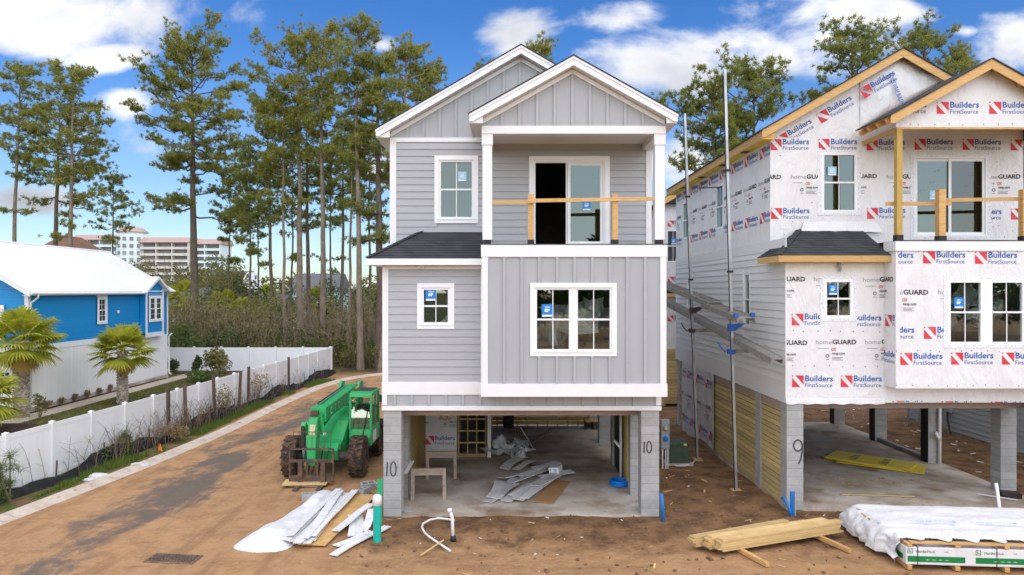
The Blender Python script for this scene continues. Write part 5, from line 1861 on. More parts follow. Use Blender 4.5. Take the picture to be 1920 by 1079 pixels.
def blades(n, xy, hmin, hmax, w, seed, lean=.35):
    """n grass blades (triangles) at xy"""
    rs = np.random.default_rng(seed)
    xy = np.asarray(xy)
    h = rs.uniform(hmin, hmax, n)
    a = rs.uniform(0, 2 * np.pi, n)
    l = rs.uniform(0, lean, n) * h
    b = rs.uniform(0, 2 * np.pi, n)
    V = np.zeros((n, 3, 3))
    z0 = ground_h(xy[:, 0], xy[:, 1])
    V[:, 0, :2] = xy + np.stack([np.cos(a), np.sin(a)], -1) * w
    V[:, 1, :2] = xy - np.stack([np.cos(a), np.sin(a)], -1) * w
    V[:, 2, :2] = xy + np.stack([np.cos(b), np.sin(b)], -1) * l[:, None]
    V[:, 0, 2] = V[:, 1, 2] = z0
    V[:, 2, 2] = z0 + h
    return V.reshape(-1, 3), np.arange(n * 3).reshape(-1, 3)


def leaf_mat(name, c1, c2, c3=None, trans=.25, scale=.8):
    m = mat(name, c1, .6, 0, c2, (scale, .38, .64, (1, 1, 1)), c3, (scale * 5, .55, .72, (1, 1, 1)) if c3 else None, spec=.25, trans=trans)
    return m


M['grass'] = leaf_mat('verge_grass', (.11, .19, .03), (.17, .22, .04), (.26, .22, .09))
M['lawn'] = leaf_mat('winter_lawn', (.17, .155, .05), (.11, .13, .035))
rs = np.random.default_rng(3)
n = 40000
y = rs.uniform(12, 46, n)
kx = np.interp(y, [p[1] for p in KERB[:8]], [p[0] for p in KERB[:8]])
fxx = np.interp(y, [10, 18.6, 25, 34, 48], [-14.5, -13.85, -13.35, -12.95, -12.2])
u = rs.beta(1.3, 1.1, n)
x = (kx - .85) * (1 - u) + (fxx + .25) * u
keep = (_n1(x * 1.0, y * 1.0) + .5 * _n2(x, y)) > -.08
V, Fc = blades(int(keep.sum()), np.stack([x[keep], y[keep]], -1), .05, .22, .012, 1)
o = np_mesh('grass', V, Fc, M['grass'])
tag(o, 'bright green grass on the verge between kerb and silt fence', 'grass', None, 'stuff')
n = 30000
xy = np.stack([rs.uniform(-20.7, -13.9, n), rs.uniform(24, 47, n)], -1)
V, Fc = blades(n, xy, .03, .08, .02, 2)
tag(np_mesh('lawn_grass', V, Fc, M['lawn']), 'short yellowed lawn grass behind the white fence', 'grass', None, 'stuff')

# ------------------------------------------------------------------ blue house
M['blue'] = mat('bright_blue_siding', (.003, .25, .58), .5, .03, (.003, .225, .53), (2.5, .4, .7, (1, 1, 8)))
M['roofwhite'] = mat('white_metal_roof', (.80, .80, .81), .4, 0, (.74, .745, .76), (.8, .4, .8, (1, 1, 1)))
M['lattice'] = mat('white_board_screen', (.82, .81, .79), .6, .02)
M['glass_far'] = mat('dark_reflecting_glass', (.05, .065, .07), .08, spec=.8)


def blue_house():
    X0, Y0, Wd, L = -30.0, 31.4, 8.0, 13.0          # footprint: X0..X0+Wd, Y0..Y0+L
    root = empty('blue_house', (X0, Y0, 0))
    tag(root, 'bright blue clapboard house with white metal roof and white lower storey', 'house')
    wh = M['white']
    zb, ze, zr = 2.85, 5.72, 8.05
    MB().box(.0, Wd, 0, L, -.05, .22).build('foundation', M['slab'], root)
    MB().box(.04, Wd - .04, .04, L - .04, .22, zb).build('lower_wall', M['lattice'], root)
    MB().box(.06, Wd - .06, .06, L - .06, zb, ze).build('upper_wall', M['blue'], root)
    t = lambda x: zr - (zr - ze) / (Wd / 2) * abs(x - Wd / 2)
    MB().prism_y([(.06, ze), (Wd - .06, ze), (Wd / 2, zr - .1)], .06, .2).build('gable_wall', M['blue'], root)
    FE, FF = Face(Wd - .04, 0, math.pi / 2), Face(0, .04)
    GE, GF = Face(Wd + .03, 0, math.pi / 2), Face(0, -.03)
    # vertical boards of the lower storey on the long side, recessed door in the middle
    for f_, ln, door_ in ((FE, L, (7.9, 8.9)), (FF, Wd, None)):
        a = .1
        while a < ln - .1:
            w_ = min(.29, ln - .1 - a)
            if not (door_ and a + w_ > door_[0] and a < door_[1]):
                l = f_.loc(a, 0, .24)
                link('board', lat_board(w_ - .006), root, l, f_.rot())
            a += .29
    # blue boards
    wl = [(5.25, 6.15, 3.85, 5.35)]
    lap_wall(FE, root, M['blue'], .16, 9.55, zb + .25, ze - .02, .15, wl, out=-.02, thick=.025)
    lap_wall(FF, root, M['blue'], .1, Wd - .14, zb + .25, ze - .02, .15, [(2.9, 3.9, 3.4, 5.0), (5.9, 6.9, 3.4, 5.0)], out=-.02, thick=.025)
    z = ze
    while z < zr - .4:
        hw = (zr - z) / (zr - ze) * Wd / 2 - .35
        link('siding_board', wedge_mesh(M['blue']), root, (Wd / 2 - hw, .06, z), (0, 0, 0), (2 * hw, .025, .15))
        z += .15
    # white bands, corners
    MB().box(.1, 9.6, -.05, .0, zb - .02, zb + .25).build('band_board', wh, root, FE.loc(0, 0, 0), FE.rot())
    MB().box(-.03, Wd + .02, -.05, .0, zb - .02, zb + .25).build('band_board', wh, root, FF.loc(0, 0, 0), FF.rot())
    MB().box(-.02, .16, -.035, .0, .22, ze).build('corner_trim', wh, root, FE.loc(0, 0, 0), FE.rot())
    MB().box(Wd - .18, Wd + .0, -.045, .0, .22, ze).build('corner_trim', wh, root, FF.loc(0, 0, 0), FF.rot())
    # windows
    window(GE, root, *wl[0], cw=.12, cols=2, rows=2, depth=.02, glass='glass_far')
    MB().box(5.2, 6.2, -.06, .0, 5.35, 5.50).build('window_head', wh, root, FE.loc(0, 0, 0), FE.rot())
    window(GF, root, 5.9, 6.9, 3.4, 5.0, cw=.12, cols=2, rows=2, depth=.02, glass='glass_far')
    window(GF, root, 2.9, 3.9, 3.4, 5.0, cw=.12, cols=2, rows=2, depth=.02, glass='glass_far')
    window(GF, root, 6.3, 7.3, 1.35, 2.05, cw=.10, cols=3, rows=1, depth=.02, glass='glass_far')
    MB().lathe([(.09, 0), (.09, .06), (.05, .08)], FE.loc(7.3, .0, 4.45), 'x', 10).build('vent_cap', wh, root)
    # recessed door
    MB().box(7.95, 8.85, -.01, .0, .25, 2.6).build('door', wh, root, FE.loc(0, -.0, 0), FE.rot())
    # bay with its own little gable at the far end of the long side
    b0, b1, bo = 9.6, 11.75, .35
    xb = Wd - .04
    bay = MB().box(xb, xb + bo, b0, b1, zb + .25, ze + .1).build('bay_wall', M['blue'], root)
    zpk = 6.52
    MB().prism_x([(b0, ze + .1), (b1, ze + .1), ((b0 + b1) / 2, zpk - .08)], xb - .4, xb + bo).build('bay_gable', M['blue'], bay)
    fb = Face(xb + bo, 0, math.pi / 2)
    window(Face(xb + bo + .07, 0, math.pi / 2), root, b0 + .28, b1 - .28, 3.75, 5.35, cw=.12, units=2, cols=1, rows=2, depth=.02, glass='glass_far')
    MB().box(b0 + .1, b1 - .1, -.001, .0, zb + .3, ze).build('bay_sheet', M['blue'], bay, fb.loc(0, 0, 0), fb.rot()) if False else None
    for a in (b0, b1 - .18):
        MB().box(a, a + .18, -.03, .0, zb + .1, ze + .08).build('corner_trim', wh, bay, fb.loc(0, 0, 0), fb.rot())
    MB().box(b0 - .02, b1 + .02, -.04, .0, zb - .02, zb + .25).build('band_board', wh, bay, fb.loc(0, 0, 0), fb.rot())
    mid = (b0 + b1) / 2
    for s in (-1, 1):
        e = mid + s * ((b1 - b0) / 2 + .28)
        ze_ = ze - .0
        MB().add([(xb - 2.2, mid, zpk), (xb + bo + .3, mid, zpk), (xb + bo + .3, e, ze_), (xb - .9, e, ze_),
                  (xb - 2.2, mid, zpk - .06), (xb + bo + .3, mid, zpk - .16), (xb + bo + .3, e, ze_ - .16), (xb - .9, e, ze_ - .06)],
                 [(0, 1, 2, 3) if s < 0 else (3, 2, 1, 0), (1, 5, 6, 2), (2, 6, 7, 3), (4, 5, 6, 7)]).build('bay_roof', M['roofwhite'], bay)
    # far porch: posts and rail
    for a in (11.95, 12.9):
        MB().box(Wd - .25, Wd - .05, a, a + .18, 2.8, ze).build('porch_post', wh, root)
    MB().box(Wd - .2, Wd - .12, 12.1, 12.9, 2.85, 3.75).build('porch_rail', wh, root)
    # metal roof: standing seam panels on the visible slope, each its own piece
    ov = .35
    s_ = (zr - ze) / (Wd / 2)
    xe = Wd + ov
    zeo = ze - s_ * ov + .12
    zro = zr + .12
    y = -.45
    yend = L + .3
    k = 0
    dirv = Vector((xe - Wd / 2, 0, zeo - zro))
    while y < yend:
        w_ = min(.42, yend - y)
        for sd in (1, -1):
            xx = Wd / 2 + sd * (xe - Wd / 2)
            pan = MB()
            pan.add([(Wd / 2, y, zro), (xx, y, zeo), (xx, y + w_, zeo), (Wd / 2, y + w_, zro), (Wd / 2, y, zro - .05), (xx, y, zeo - .05), (xx, y + w_, zeo - .05), (Wd / 2, y + w_, zro - .05)],
                    [(0, 1, 2, 3), (4, 7, 6, 5), (0, 4, 5, 1), (1, 5, 6, 2), (2, 6, 7, 3)])
            pan.beam((Wd / 2, y, zro + .003), (xx, y, zeo + .003), .008, .008)
            pan.build('roof_panel', M['roofwhite'], root)
        y += .42
    MB().tube([(Wd / 2, -.46, zro + .01), (Wd / 2, yend + .02, zro + .01)], .07, 6).build('ridge_cap', M['roofwhite'], root)
    for sd in (1, -1):
        xx = Wd / 2 + sd * (xe - Wd / 2)
        MB().prism_y([(Wd / 2, zro - .052), (Wd / 2, zro - .25), (xx, zeo - .25), (xx, zeo - .052)] if sd > 0 else [(Wd / 2, zro - .25), (Wd / 2, zro - .052), (xx, zeo - .052), (xx, zeo - .25)], -.44, -.40).build('rake_board', wh, root)
    MB().box(xe - .03, xe, -.40, 9.5, zeo - .20, zeo - .055).build('eave_fascia', wh, root)
    MB().box(Wd, xe - .03, -.40, L, zeo - .20, zeo - .18).build('soffit', wh, root)
    MB().tube([(xe + .05, -.4, zeo - .10), (xe + .05, 9.4, zeo - .12)], .06, 8).build('gutter', wh, root)
    MB().tube([(xe + .05, .1, zeo - .12), (xe + .02, .1, zeo - .3), (Wd + .04, .1, zeo - .55), (Wd + .04, .1, .15)], .045, 8).build('downspout', wh, root, smooth=True)
    MB().tube([(Wd + .25, 12.95, 2.9), (Wd + .06, 12.95, 2.7), (Wd + .06, 12.95, .35), (Wd + .2, 12.95, .2)], .05, 8).build('downspout', wh, root, smooth=True)


_lat = {}


def lat_board(w):
    k = round(w, 3)
    if k not in _lat:
        _lat[k] = MB().box(0, w, -.03, 0, 0, 2.59).mesh('board', M['lattice'])
    return _lat[k]


blue_house()

# ------------------------------------------------------------------ site things


def one(name, mb, m, label, cat, loc=(0, 0, 0), rot=(0, 0, 0), group=None, smooth=False, bevel=0.0):
    return tag(mb.build(name, m, None, loc, rot, smooth, bevel), label, cat, group)


# storm drain grate in the lane
M['grate_iron'] = mat('dusty_iron', (.24, .17, .12), .85, .15, (.13, .085, .06), (9, .4, .65, (1, 1, 1)))


def grate():
    g = G(315, 1057)
    root = empty('drain_grate', (g.x, g.y, .006), R(-6))
    tag(root, 'rusty iron storm drain grate set in the sandy lane', 'grate')
    MB().box(-.62, .62, -.02, .0, 0, .03).box(-.62, .62, .44, .46, 0, .03).box(-.62, -.6, 0, .44, 0, .03).box(.6, .62, 0, .44, 0, .03).build('frame', M['grate_iron'], root)
    root.scale = (.86, .92, 1)
    MB().box(-.6, .6, 0, .44, .0, .004).build('pit', M['black'], root)
    for r_ in range(3):
        for k in range(15):
            x = -.56 + .08 * k
            y = .01 + .145 * r_
            pc('bar', M['grate_iron'], root, x - .014, x + .014, y + .01, y + .125, .005, .03)
    for r_ in (1, 2):
        pc('cross_bar', M['rust'], root, -.6, .6, -.012 + .145 * r_, .018 + .145 * r_, .005, .031)


grate()

# pipes standing in the dirt
o = MB().tube([(0, 0, -.2), (0, 0, .82)], .092, 16).build('sewer_pipe', M['pvc_green'], None, (-2.94, 15.5, 0), smooth=False)
tag(o, 'upright turquoise green pipe with a white cap in the dirt', 'pipe')
cp = MB().lathe([(.105, .80), (.105, .95), (.095, 1.0), (.06, 1.035), (.01, 1.04)], n=18).build('pipe_cap', M['pvc'], o, smooth=True)
one('marker_post', MB().box(-.06, .06, -.03, .03, -.2, 1.16), M['pvc_deepgreen'], 'deep green marker post behind the white-capped pipe', 'post', (-3.05, 16.3, 0), (0, R(1.5), 0))
o = one('conduit_pipe', MB().tube([(.02, 0, -.1), (.0, .0, .5), (-.06, .01, .66)], .038, 12), M['pvc'], 'short white pipe sticking up in front of the slab', 'pipe', (-1.24, 15.55, 0), smooth=True)
MB().lathe([(.055, 0), (.055, .07), (.045, .08)], (-.06, .01, .62), 'z', 12).build('pipe_cap', M['pvc'], o, smooth=True)
MB().lathe([(.07, -.05), (.06, .09)], (.02, 0, 0), 'z', 12).build('pipe_collar', M['black'], o, smooth=True)
pts = []
for (px, py) in ((852, 976), (838, 975), (822, 975), (806, 979), (793, 987), (791, 994), (796, 1003), (806, 1011), (822, 1020), (838, 1029), (845, 1032)):
    g = G(px, py, .05)
    pts.append((g.x, g.y, .05 + .06 * math.sin(len(pts) * .35)))
one('flexible_hose', MB().tube(pts, .024, 8), M['pvc'], 'looped white flexible hose lying in front of the slab', 'hose', smooth=True)
one('wood_stake', MB().beam(G(788, 1042, .02), G(832, 1013, .14), .03, .02), M['pine_pale'], 'thin wooden stake lying across the white hose loop', 'stake')
one('water_pipe', MB().tube([(0, 0, -.1), (-.02, .0, .35), (-.05, 0, .68)], .047, 10), M['pvc_blue'], 'upright blue pipe in the dirt at the corner of the grey house', 'pipe', (3.84, 16.75, 0), smooth=True)
st = MB().box(-.055, .055, -.02, .02, -.1, .62).build('marker_stake', M['pvc_blue'], None, (7.18, 17.15, 0))
tag(st, 'blue painted stake standing against the pier numbered nine', 'stake')
MB().box(.056, .082, -.018, .018, -.1, .55).build('stake_edge', M['pine'], st)
one('water_pipe', MB().tube([(6.98, 17.3, .42), (7.03, 17.2, .38), (7.08, 17.1, .2), (7.12, 17.05, -.05)], .035, 8), M['pvc_blue'], 'bent thin blue pipe beside the blue stake', 'pipe', smooth=True)
one('conduit_pipe', MB().tube([(11.72, 16.2, -.1), (11.75, 16.25, .35), (11.86, 16.5, .8), (11.86, 16.55, 1.0)], .04, 10), M['pvc'], 'curved white pipe rising behind the wrapped plank bundle', 'pipe', smooth=True)

# plywood on the forks, blocks behind the siding pile
g = G(576, 911)
o = one('plywood_sheet', MB().box(-.66, .60, -.28, .24, .10, .125), M['pine_pale'], 'plywood sheet lying on the ground at the fork tips', 'plywood', (g.x, g.y, 0), (R(3), 0, R(3)))
one('plywood_sheet', MB().box(-.45, .50, -.25, .10, .03, .05), M['old_wood'], 'dark underlying board beneath the plywood at the fork tips', 'board', (g.x, g.y, 0), (0, 0, R(-4)))


def cinder(name, label, px, py, rz, tilt=0):
    g = G(px, py)
    mb = MB()
    mb.box(-.2, .2, -.1, .1, 0, .03).box(-.2, .2, -.1, -.07, .03, .19).box(-.2, .2, .07, .1, .03, .19)
    for x in (-.2, -.015, .17): mb.box(x, x + .03, -.07, .07, .03, .19)
    return tag(mb.build(name, M['cmu'], None, (g.x, g.y, 0), (tilt, 0, R(rz))), label, 'block')


cinder('cinder_block', 'grey concrete block lying behind the white plastic sheet', 580, 938, 20, 0)
cinder('cinder_block', 'grey concrete block beside the deep green marker post, closer of the two', 683, 928, 70)
cinder('cinder_block', 'grey concrete block lying near the telehandler wheel, farther of the two', 690, 917, 30, .2)

# ------------------------------------------------------------------ siding scraps and plastic in the foreground
A0, A1 = Vector((-5.45, 14.75)), Vector((-4.95, 19.0))


def tarp():
    n, m = 46, 22
    nz1, nz2 = smooth_noise(64, .5, 21), smooth_noise(64, .16, 22)
    vs, fs = [], []
    for i in range(n + 1):
        f = i / n
        c = A0.lerp(A1, f)
        t = (A1 - A0).normalized()
        nn = Vector((t.y, -t.x))
        end = min(1, math.sqrt(max(0, 1 - ((f - .10) / .10) ** 2)) if f < .10 else 1) * min(1, math.sqrt(max(0, 1 - ((f - .9) / .1) ** 2)) if f > .9 else 1)
        hw = (.70 - .42 * min(1, f * 1.25) + .10 * (f > .8) * (f - .8) * 5) * max(end, .03)
        for j in range(m + 1):
            g = j / m * 2 - 1
            p = c + nn * hw * g
            z = (.17 + .05 * math.sin(f * 9)) * (max(0, 1 - abs(g) ** 2.6)) * max(end, .05)
            z += (float(nz1(p.x * 1.0, p.y)) * .12 + float(nz2(p.x, p.y)) * .035) * max(0, 1 - abs(g) ** 3) * end
            p = p + nn * float(nz1(p.y + 9, f * 3)) * .12
            vs.append((p.x, p.y, max(z, 0) + .006))
    for i in range(n):
        for j in range(m):
            a = i * (m + 1) + j
            fs.append((a, a + 1, a + m + 2, a + m + 1))
    o = MB().add(vs, fs).build('plastic_sheet', M['plastic'], smooth=True)
    tag(o, 'long crumpled white plastic sheet beside the siding strips on the lane', 'plastic sheet')


tarp()


def strip_mesh(L, w, seed):
    """length of corrugated vinyl siding: two laps with a rolled edge"""
    prof = [(-w / 2, .0), (-w / 2, .02), (-w / 2 + .012, .02), (-.012, .006), (-.004, .022), (w / 2 - .02, .010), (w / 2, .026), (w / 2, .0)]
    rng = random.Random(seed)
    vs, fs = [], []
    n = 9
    for i in range(n + 1):
        f = i / n
        bx, bz = .03 * math.sin(f * 4 + seed), .025 * abs(math.sin(f * 3 + seed * 1.7))
        for (x, z) in prof: vs.append((x + bx, L * f, z + bz))
    k = len(prof)
    for i in range(n):
        for j in range(k):
            fs.append((i * k + j, i * k + (j + 1) % k, (i + 1) * k + (j + 1) % k, (i + 1) * k + j))
    fs.append(tuple(range(k)))
    fs.append(tuple(n * k + j for j in range(k - 1, -1, -1)))
    return MB().add(vs, fs)


rng = random.Random(12)
M['strip'] = mat('white_vinyl_siding_strip', (.74, .74, .73), .4, .08, (.60, .58, .55), (5, .5, .75, (1, 1, 1)))
base = MB().beam((-4.30, 15.05, .06), (-3.88, 18.75, .06), .62, .025).build('sheathing_board', M['pine'])
tag(base, 'long tan sheathing board under the white siding strips', 'board')
for k in range(11):
    f = k / 10
    x0, y0 = -5.0 + .72 * f + rng.uniform(-.05, .05), 15.0 + rng.uniform(-.2, .35)
    x1 = -4.70 + .50 * f
    L = rng.uniform(3.3, 3.9)
    an = math.atan2(x1 - x0, 3.7) + R(rng.uniform(-2.5, 2.5))
    o = strip_mesh(L, .19, k).build('siding_strip', M['strip'], None, (x0, y0, .085 + .035 * (k % 4)), (R(rng.uniform(-.4, .6)), R(rng.uniform(-7, 7)), -an))
    tag(o, 'long white vinyl siding strip fanned out beside the plastic sheet', 'siding strip', 'white siding strips on the lane')
for k, (px, py, rz, L, lab) in enumerate(((628, 1006, -18, 1.7, 'white siding strip lying loose on the tan board'), (625, 1045, -24, 2.0, 'white siding offcut closest to the lane grate, off the board'),
                                          (631, 1028, -32, 1.1, 'white siding offcut tucked under the outermost strip'), (668, 1008, 14, 1.3, 'white siding offcut propped by the green pipe'), (680, 1000, -3, 1.0, 'short upright white siding offcut next to the green pipe'))):
    g = G(px, py)
    o = strip_mesh(L, .2 if k != 3 else .34, k + 40).build('siding_strip', M['strip'], None, (g.x, g.y, .1 if k == 0 else .015), (R((4, 0, 0, 3, 12)[k]), 0, R(rz)))
    tag(o, lab, 'siding strip')

# ------------------------------------------------------------------ lumber stack
ang = math.atan2(1.18, 3.11)
ux, uy = Vector((math.cos(ang), math.sin(ang), 0)), Vector((-math.sin(ang), math.cos(ang), 0))
o0 = Vector((4.57, 14.55, .092))
for i, (g0, g1) in enumerate((((5.35, 14.0), (4.95, 15.1)), ((7.42, 14.75), (6.98, 16.0)))):
    o = MB().beam((g0[0], g0[1], .045), (g1[0], g1[1], .045), .085, .085).build('bearer', M['pine'])
    tag(o, ('short timber bearer under the open end of the lumber stack, lane side', 'short timber bearer under the lumber stack towards the plank bundle')[i], 'timber')
rng = random.Random(2)
for c in range(3):
    for l in range((6, 6, 5)[c]):
        sh = rng.uniform(-.07, .05) + (0, -.12, -.36)[c]
        L = 3.33 + rng.uniform(-.03, .05) + (0, -.1, -.35)[c] + (.25 if c == 2 else 0)
        p0 = o0 + ux * sh + uy * (.095 + c * .21 + rng.uniform(-.014, .014)) + Vector((0, 0, .019 + .0425 * l))
        p1 = p0 + ux * L
        if c == 2 and l == 4: p1 = p0 + ux * (L - .5) + uy * .12
        o = MB().beam(p0, p1, .187, .038).build('lumber_board', M['pine_pale'])
        tag(o, 'pale yellow pine board in the lumber stack on the dirt', 'board', 'boards of the lumber stack')

# ------------------------------------------------------------------ bundles of planks under plastic
M['green_ink'] = mat('green_band_print', (.005, .20, .05), .45)
M['sleeve'] = make_wrap('white_printed_sleeve', (.74, .74, .75), .015)


def bundle(y0, y1, label, front):
    an = R(-4.5)
    root = empty('plank_bundle', (8.13, y0, 0), an)
    tag(root, label, 'plank bundle', 'wrapped plank bundles')
    L, D, H = 4.1, y1 - y0, .36
    MB().box(0, L, 0, D, .09, .09 + H).build('sleeve', M['sleeve'], root, bevel=.02)
    for x in (.02, .95, 1.9, 2.85, 3.8):
        MB().box(x, x + .09, -.03, D + .03, .0, .089).build('runner', M['pine'], root)
        MB().box(x, x + .09, -.03, D + .03, .09 + H + .022, .09 + H + .07).build('top_spacer', M['pine'], root)
    pc('top_board', M['pine'], root, .1, L, -.015, .12, .09 + H + .071, .09 + H + .095)
    pc('top_board', M['pine'], root, .3, L, D * .55, D * .62, .09 + H + .071, .09 + H + .095)
    if front:
        for k in range(3):
            x = .03 + 1.32 * k
            s = MB()
            s.cur = 0
            s.add([(x, -.004, .15), (x + 1.12, -.004, .15), (x + 1.12, -.004, .27), (x, -.004, .27)], [(0, 1, 2, 3)])
            s.cur = 1
            put_text(s, '* * * *', x + .35, .18, .45, .03, .02, -.005)
            s.cur = 0
            put_text(s, 'Hardie', x + .17, .34, .20, .05, .012, -.005)
            s.cur = 2
            put_text(s, 'Plank', x + .385, .34, .16, .05, .0, -.005)
            put_text(s, '144', x + .72, .35, .07, .03, .0, -.005)
            s.cur = 0
            for (a, b, c, d) in ((0, .10, 0, .012), (0, .10, .088, .10), (0, .012, .012, .088), (.088, .10, .012, .088), (.03, .07, .03, .045), (.03, .045, .045, .075)):
                s.add([(x + a, -.005, .32 + c), (x + b, -.005, .32 + c), (x + b, -.005, .32 + d), (x + a, -.005, .32 + d)], [(0, 1, 2, 3)])
            s.build('sleeve_print', [M['green_ink'], M['ink_white'], M['ink_grey']], root)
        s = MB()
        s.add([(-.004, D - .1, .15), (-.004, .12, .15), (-.004, .12, .27), (-.004, D - .1, .27)], [(0, 1, 2, 3)])
        s.build('sleeve_print', M['green_ink'], root)
        for x in (.22, 1.75, 3.3):
            MB().box(x, x + .014, -.006, -.001, .09, .09 + H).box(x, x + .014, -.006, D, .09 + H + .001, .09 + H + .006).build('strap', M['black'], root)
    return root


bundle(13.90, 15.02, 'white sleeved plank bundle with green print nearest the camera', True)
bundle(15.12, 16.24, 'white sleeved plank bundle behind the one with green print', False)


def drape():
    an = R(-4.5)
    n, m = 60, 34
    nz1, nz2 = smooth_noise(64, .42, 31), smooth_noise(64, .13, 32)
    vs, fs = [], []
    for i in range(n + 1):
        a = -.62 + 4.6 * i / n
        for j in range(m + 1):
            b = .10 + 2.42 * j / m
            # ragged front edge: pulled back near the left end
            if j == 0: b = .16 + .14 * math.sin(i * .9) + (.0 if i > 8 else .25)
            x, y = a, b
            z = .575
            if a < .0:
                k = min(1.0, -a / .62)
                z = .575 - .50 * k ** 1.3 if b > .55 else .575 - .50 * k ** .8
                x = -.34 * (1 - (1 - k) ** 2) * (1.0 if b > .6 else .4)
                z += .14 * math.sin(b * 7 + a * 5) * k * (1 - k)
            w = float(nz1(a * .45, b * 1.4)) * .05 + float(nz2(a * .4, b)) * .014
            z += w * (1 if a > -.1 else 1.6)
            if j >= m - 1: z -= .12 * (j - m + 2)
            if a < 0: x += float(nz2(b * 1.3, a * 2)) * .16
            vs.append((x, y, max(z, .02)))
    for i in range(n):
        for j in range(m):
            q = i * (m + 1) + j
            fs.append((q, q + 1, q + m + 2, q + m + 1))
    mb = MB().add(vs, fs)
    o = mb.build('plastic_cover', M['plastic'], None, (8.13, 13.90, 0), (0, 0, an), smooth=True)
    tag(o, 'crumpled white plastic cover draped over the plank bundles', 'plastic sheet')
    s = MB()
    for k in range(3):
        put_text(s, '* WRAP SYSTEM', .1 + 1.25 * k, 0, .95, .12, .01)
    s.build('cover_print', M['ink_pale'], o, (.5, 1.0, .64), (R(-90), 0, 0))["kind"] = "stuff"


drape()

# ------------------------------------------------------------------ under the grey house


def sawhorse(label, px, py, w, h, rz):
    g = G(px, py, .03)
    root = empty('sawhorse', (g.x, g.y, .03), R(rz))
    tag(root, label, 'sawhorse', 'sawhorses under the grey house')
    m = M['old_wood']
    MB().box(-w / 2 - .01, w / 2 + .01, .10, .20, h - .05, h).build('top_rail', m, root)
    MB().box(-w / 2 + .05, w / 2 - .05, .135, .165, h - .19, h - .051).build('apron', m, root)
    for sx in (-1, 1):
        for (y0, y1) in ((.03, .12), (.30, .18)):
            MB().beam((sx * (w / 2 - .03), y0, 0), (sx * (w / 2 - .04), y1, h - .051), .088, .04, (0, 1, 0)).build('leg', m, root)
        MB().box(sx * (w / 2 - .03) - .02, sx * (w / 2 - .03) + .02, .0, .32, .30, .39).build('brace', m, root)


sawhorse('weathered wooden sawhorse standing closest to the slab edge', 803, 939, .92, .83, 3)
sawhorse('weathered wooden sawhorse behind the other, by the wrapped wall', 827, 899, .90, .80, 2)


def coil():
    pts = []
    for k in range(48):
        a = 2 * math.pi * k / 16
        r_ = .27 + .018 * math.sin(k * .9)
        pts.append((r_ * math.cos(a), r_ * math.sin(a), .04 + .05 * (k / 16)))
    g = G(1163, 912, .03)
    one('hose_coil', MB().tube(pts, .036, 8), M['hose_blue'], 'bright blue coiled pipe on the slab beside the inner pier', 'pipe coil', (g.x, g.y, .03), smooth=True)


coil()
rng = random.Random(77)
M['soffit_scrap'] = mat('grey_white_siding_scrap', (.60, .60, .58), .5, .10, (.46, .45, .43), (4, .45, .75, (1, 1, 1)))
pile = [(912, 944, -28, 1.7, .30, .02), (930, 940, -16, 2.1, .26, .05), (948, 944, -24, 1.9, .30, .04), (972, 944, -24, 2.2, .32, .06), (985, 942, -22, 2.4, .24, .10), (922, 940, -8, 1.5, .3, .06), (960, 938, -30, 2.6, .26, .09), (1012, 905, -60, 1.2, .26, .14), (945, 890, -20, 1.4, .3, .16), (958, 915, -38, 2.2, .20, .13),
        (975, 905, -34, 1.9, .16, .16), (1005, 920, -34, 1.2, .34, .12), (940, 905, -48, 1.3, .34, .10), (965, 890, -30, 1.2, .22, .15), (1000, 892, -48, 1.1, .25, .18)]
for k, (px, py, rz, L, w, z) in enumerate(pile):
    g = G(px, py, .03)
    o = strip_mesh(L, w, k + 70).build('siding_scrap', M['soffit_scrap'], None, (g.x, g.y, .03 + z), (R(rng.uniform(-1, 3)), R(rng.uniform(-10, 10)), R(rz)))
    tag(o, 'pale grey siding offcut in the heap on the garage slab', 'siding strip', 'heap of siding offcuts on the slab')
g = G(1022, 945, .03)
one('cardboard_sheet', MB().box(-.32, .22, 0, 2.2, .02, .035), M['cardboard'], 'flattened brown cardboard beside the heap of siding offcuts', 'cardboard', (g.x, g.y, .03), (0, 0, R(-17)))
g = G(1040, 893, .03)
bx = MB().box(-.30, .0, -.12, .32, 0, .30).build('carton', M['pvc'], None, (g.x + .15, g.y - .25, .08), (0, R(-6), R(-20)))
tag(bx, 'white carton with blue printing on top of the siding heap', 'box')
s = MB()
for (a, b, c, d) in ((-.27, -.21, .20, .27), (-.28, -.17, .06, .16), (-.14, -.05, .04, .26), (-.17, -.12, .22, .26)):
    s.add([(a, -.123, c), (b, -.123, c), (b, -.123, d), (a, -.123, d)], [(0, 1, 2, 3)])
s.build('carton_print', M['ink_pale'], bx)
# grey plastic rubbish and leaning boards further in
tag(crumple(44, 16, .6, (.34, .28, .30)).build('rubbish_heap', M['greyfilm'], None, (P(956, 850, 23.0).x, 23.3, .03)), 'heap of crumpled grey plastic and wrap beside the stair framing', 'rubbish')
one('leaning_board', MB().beam(P(975, 800, 24.5), G(998, 838, .05), .2, .03), M['soffit_scrap'], 'pale board lying across the grey rubbish heap', 'board')
one('leaning_board', MB().beam(G(992, 832, .05), G(1038, 803, .07), .22, .03), M['old_wood'], 'long weathered board on the slab behind the rubbish heap', 'board')
g = G(1113, 806, .03)
pr = empty('pallet', (g.x, g.y, .03))
tag(pr, 'small wooden pallet at the back of the garage slab', 'pallet')
for k in range(5): pc('slat', M['pine'], pr, -.32, .32, .0 + .16 * k, .13 + .16 * k, .30, .33)
for x in (-.3, -.02, .26): pc('stringer', M['post_wood'], pr, x, x + .05, 0, .77, 0, .299)
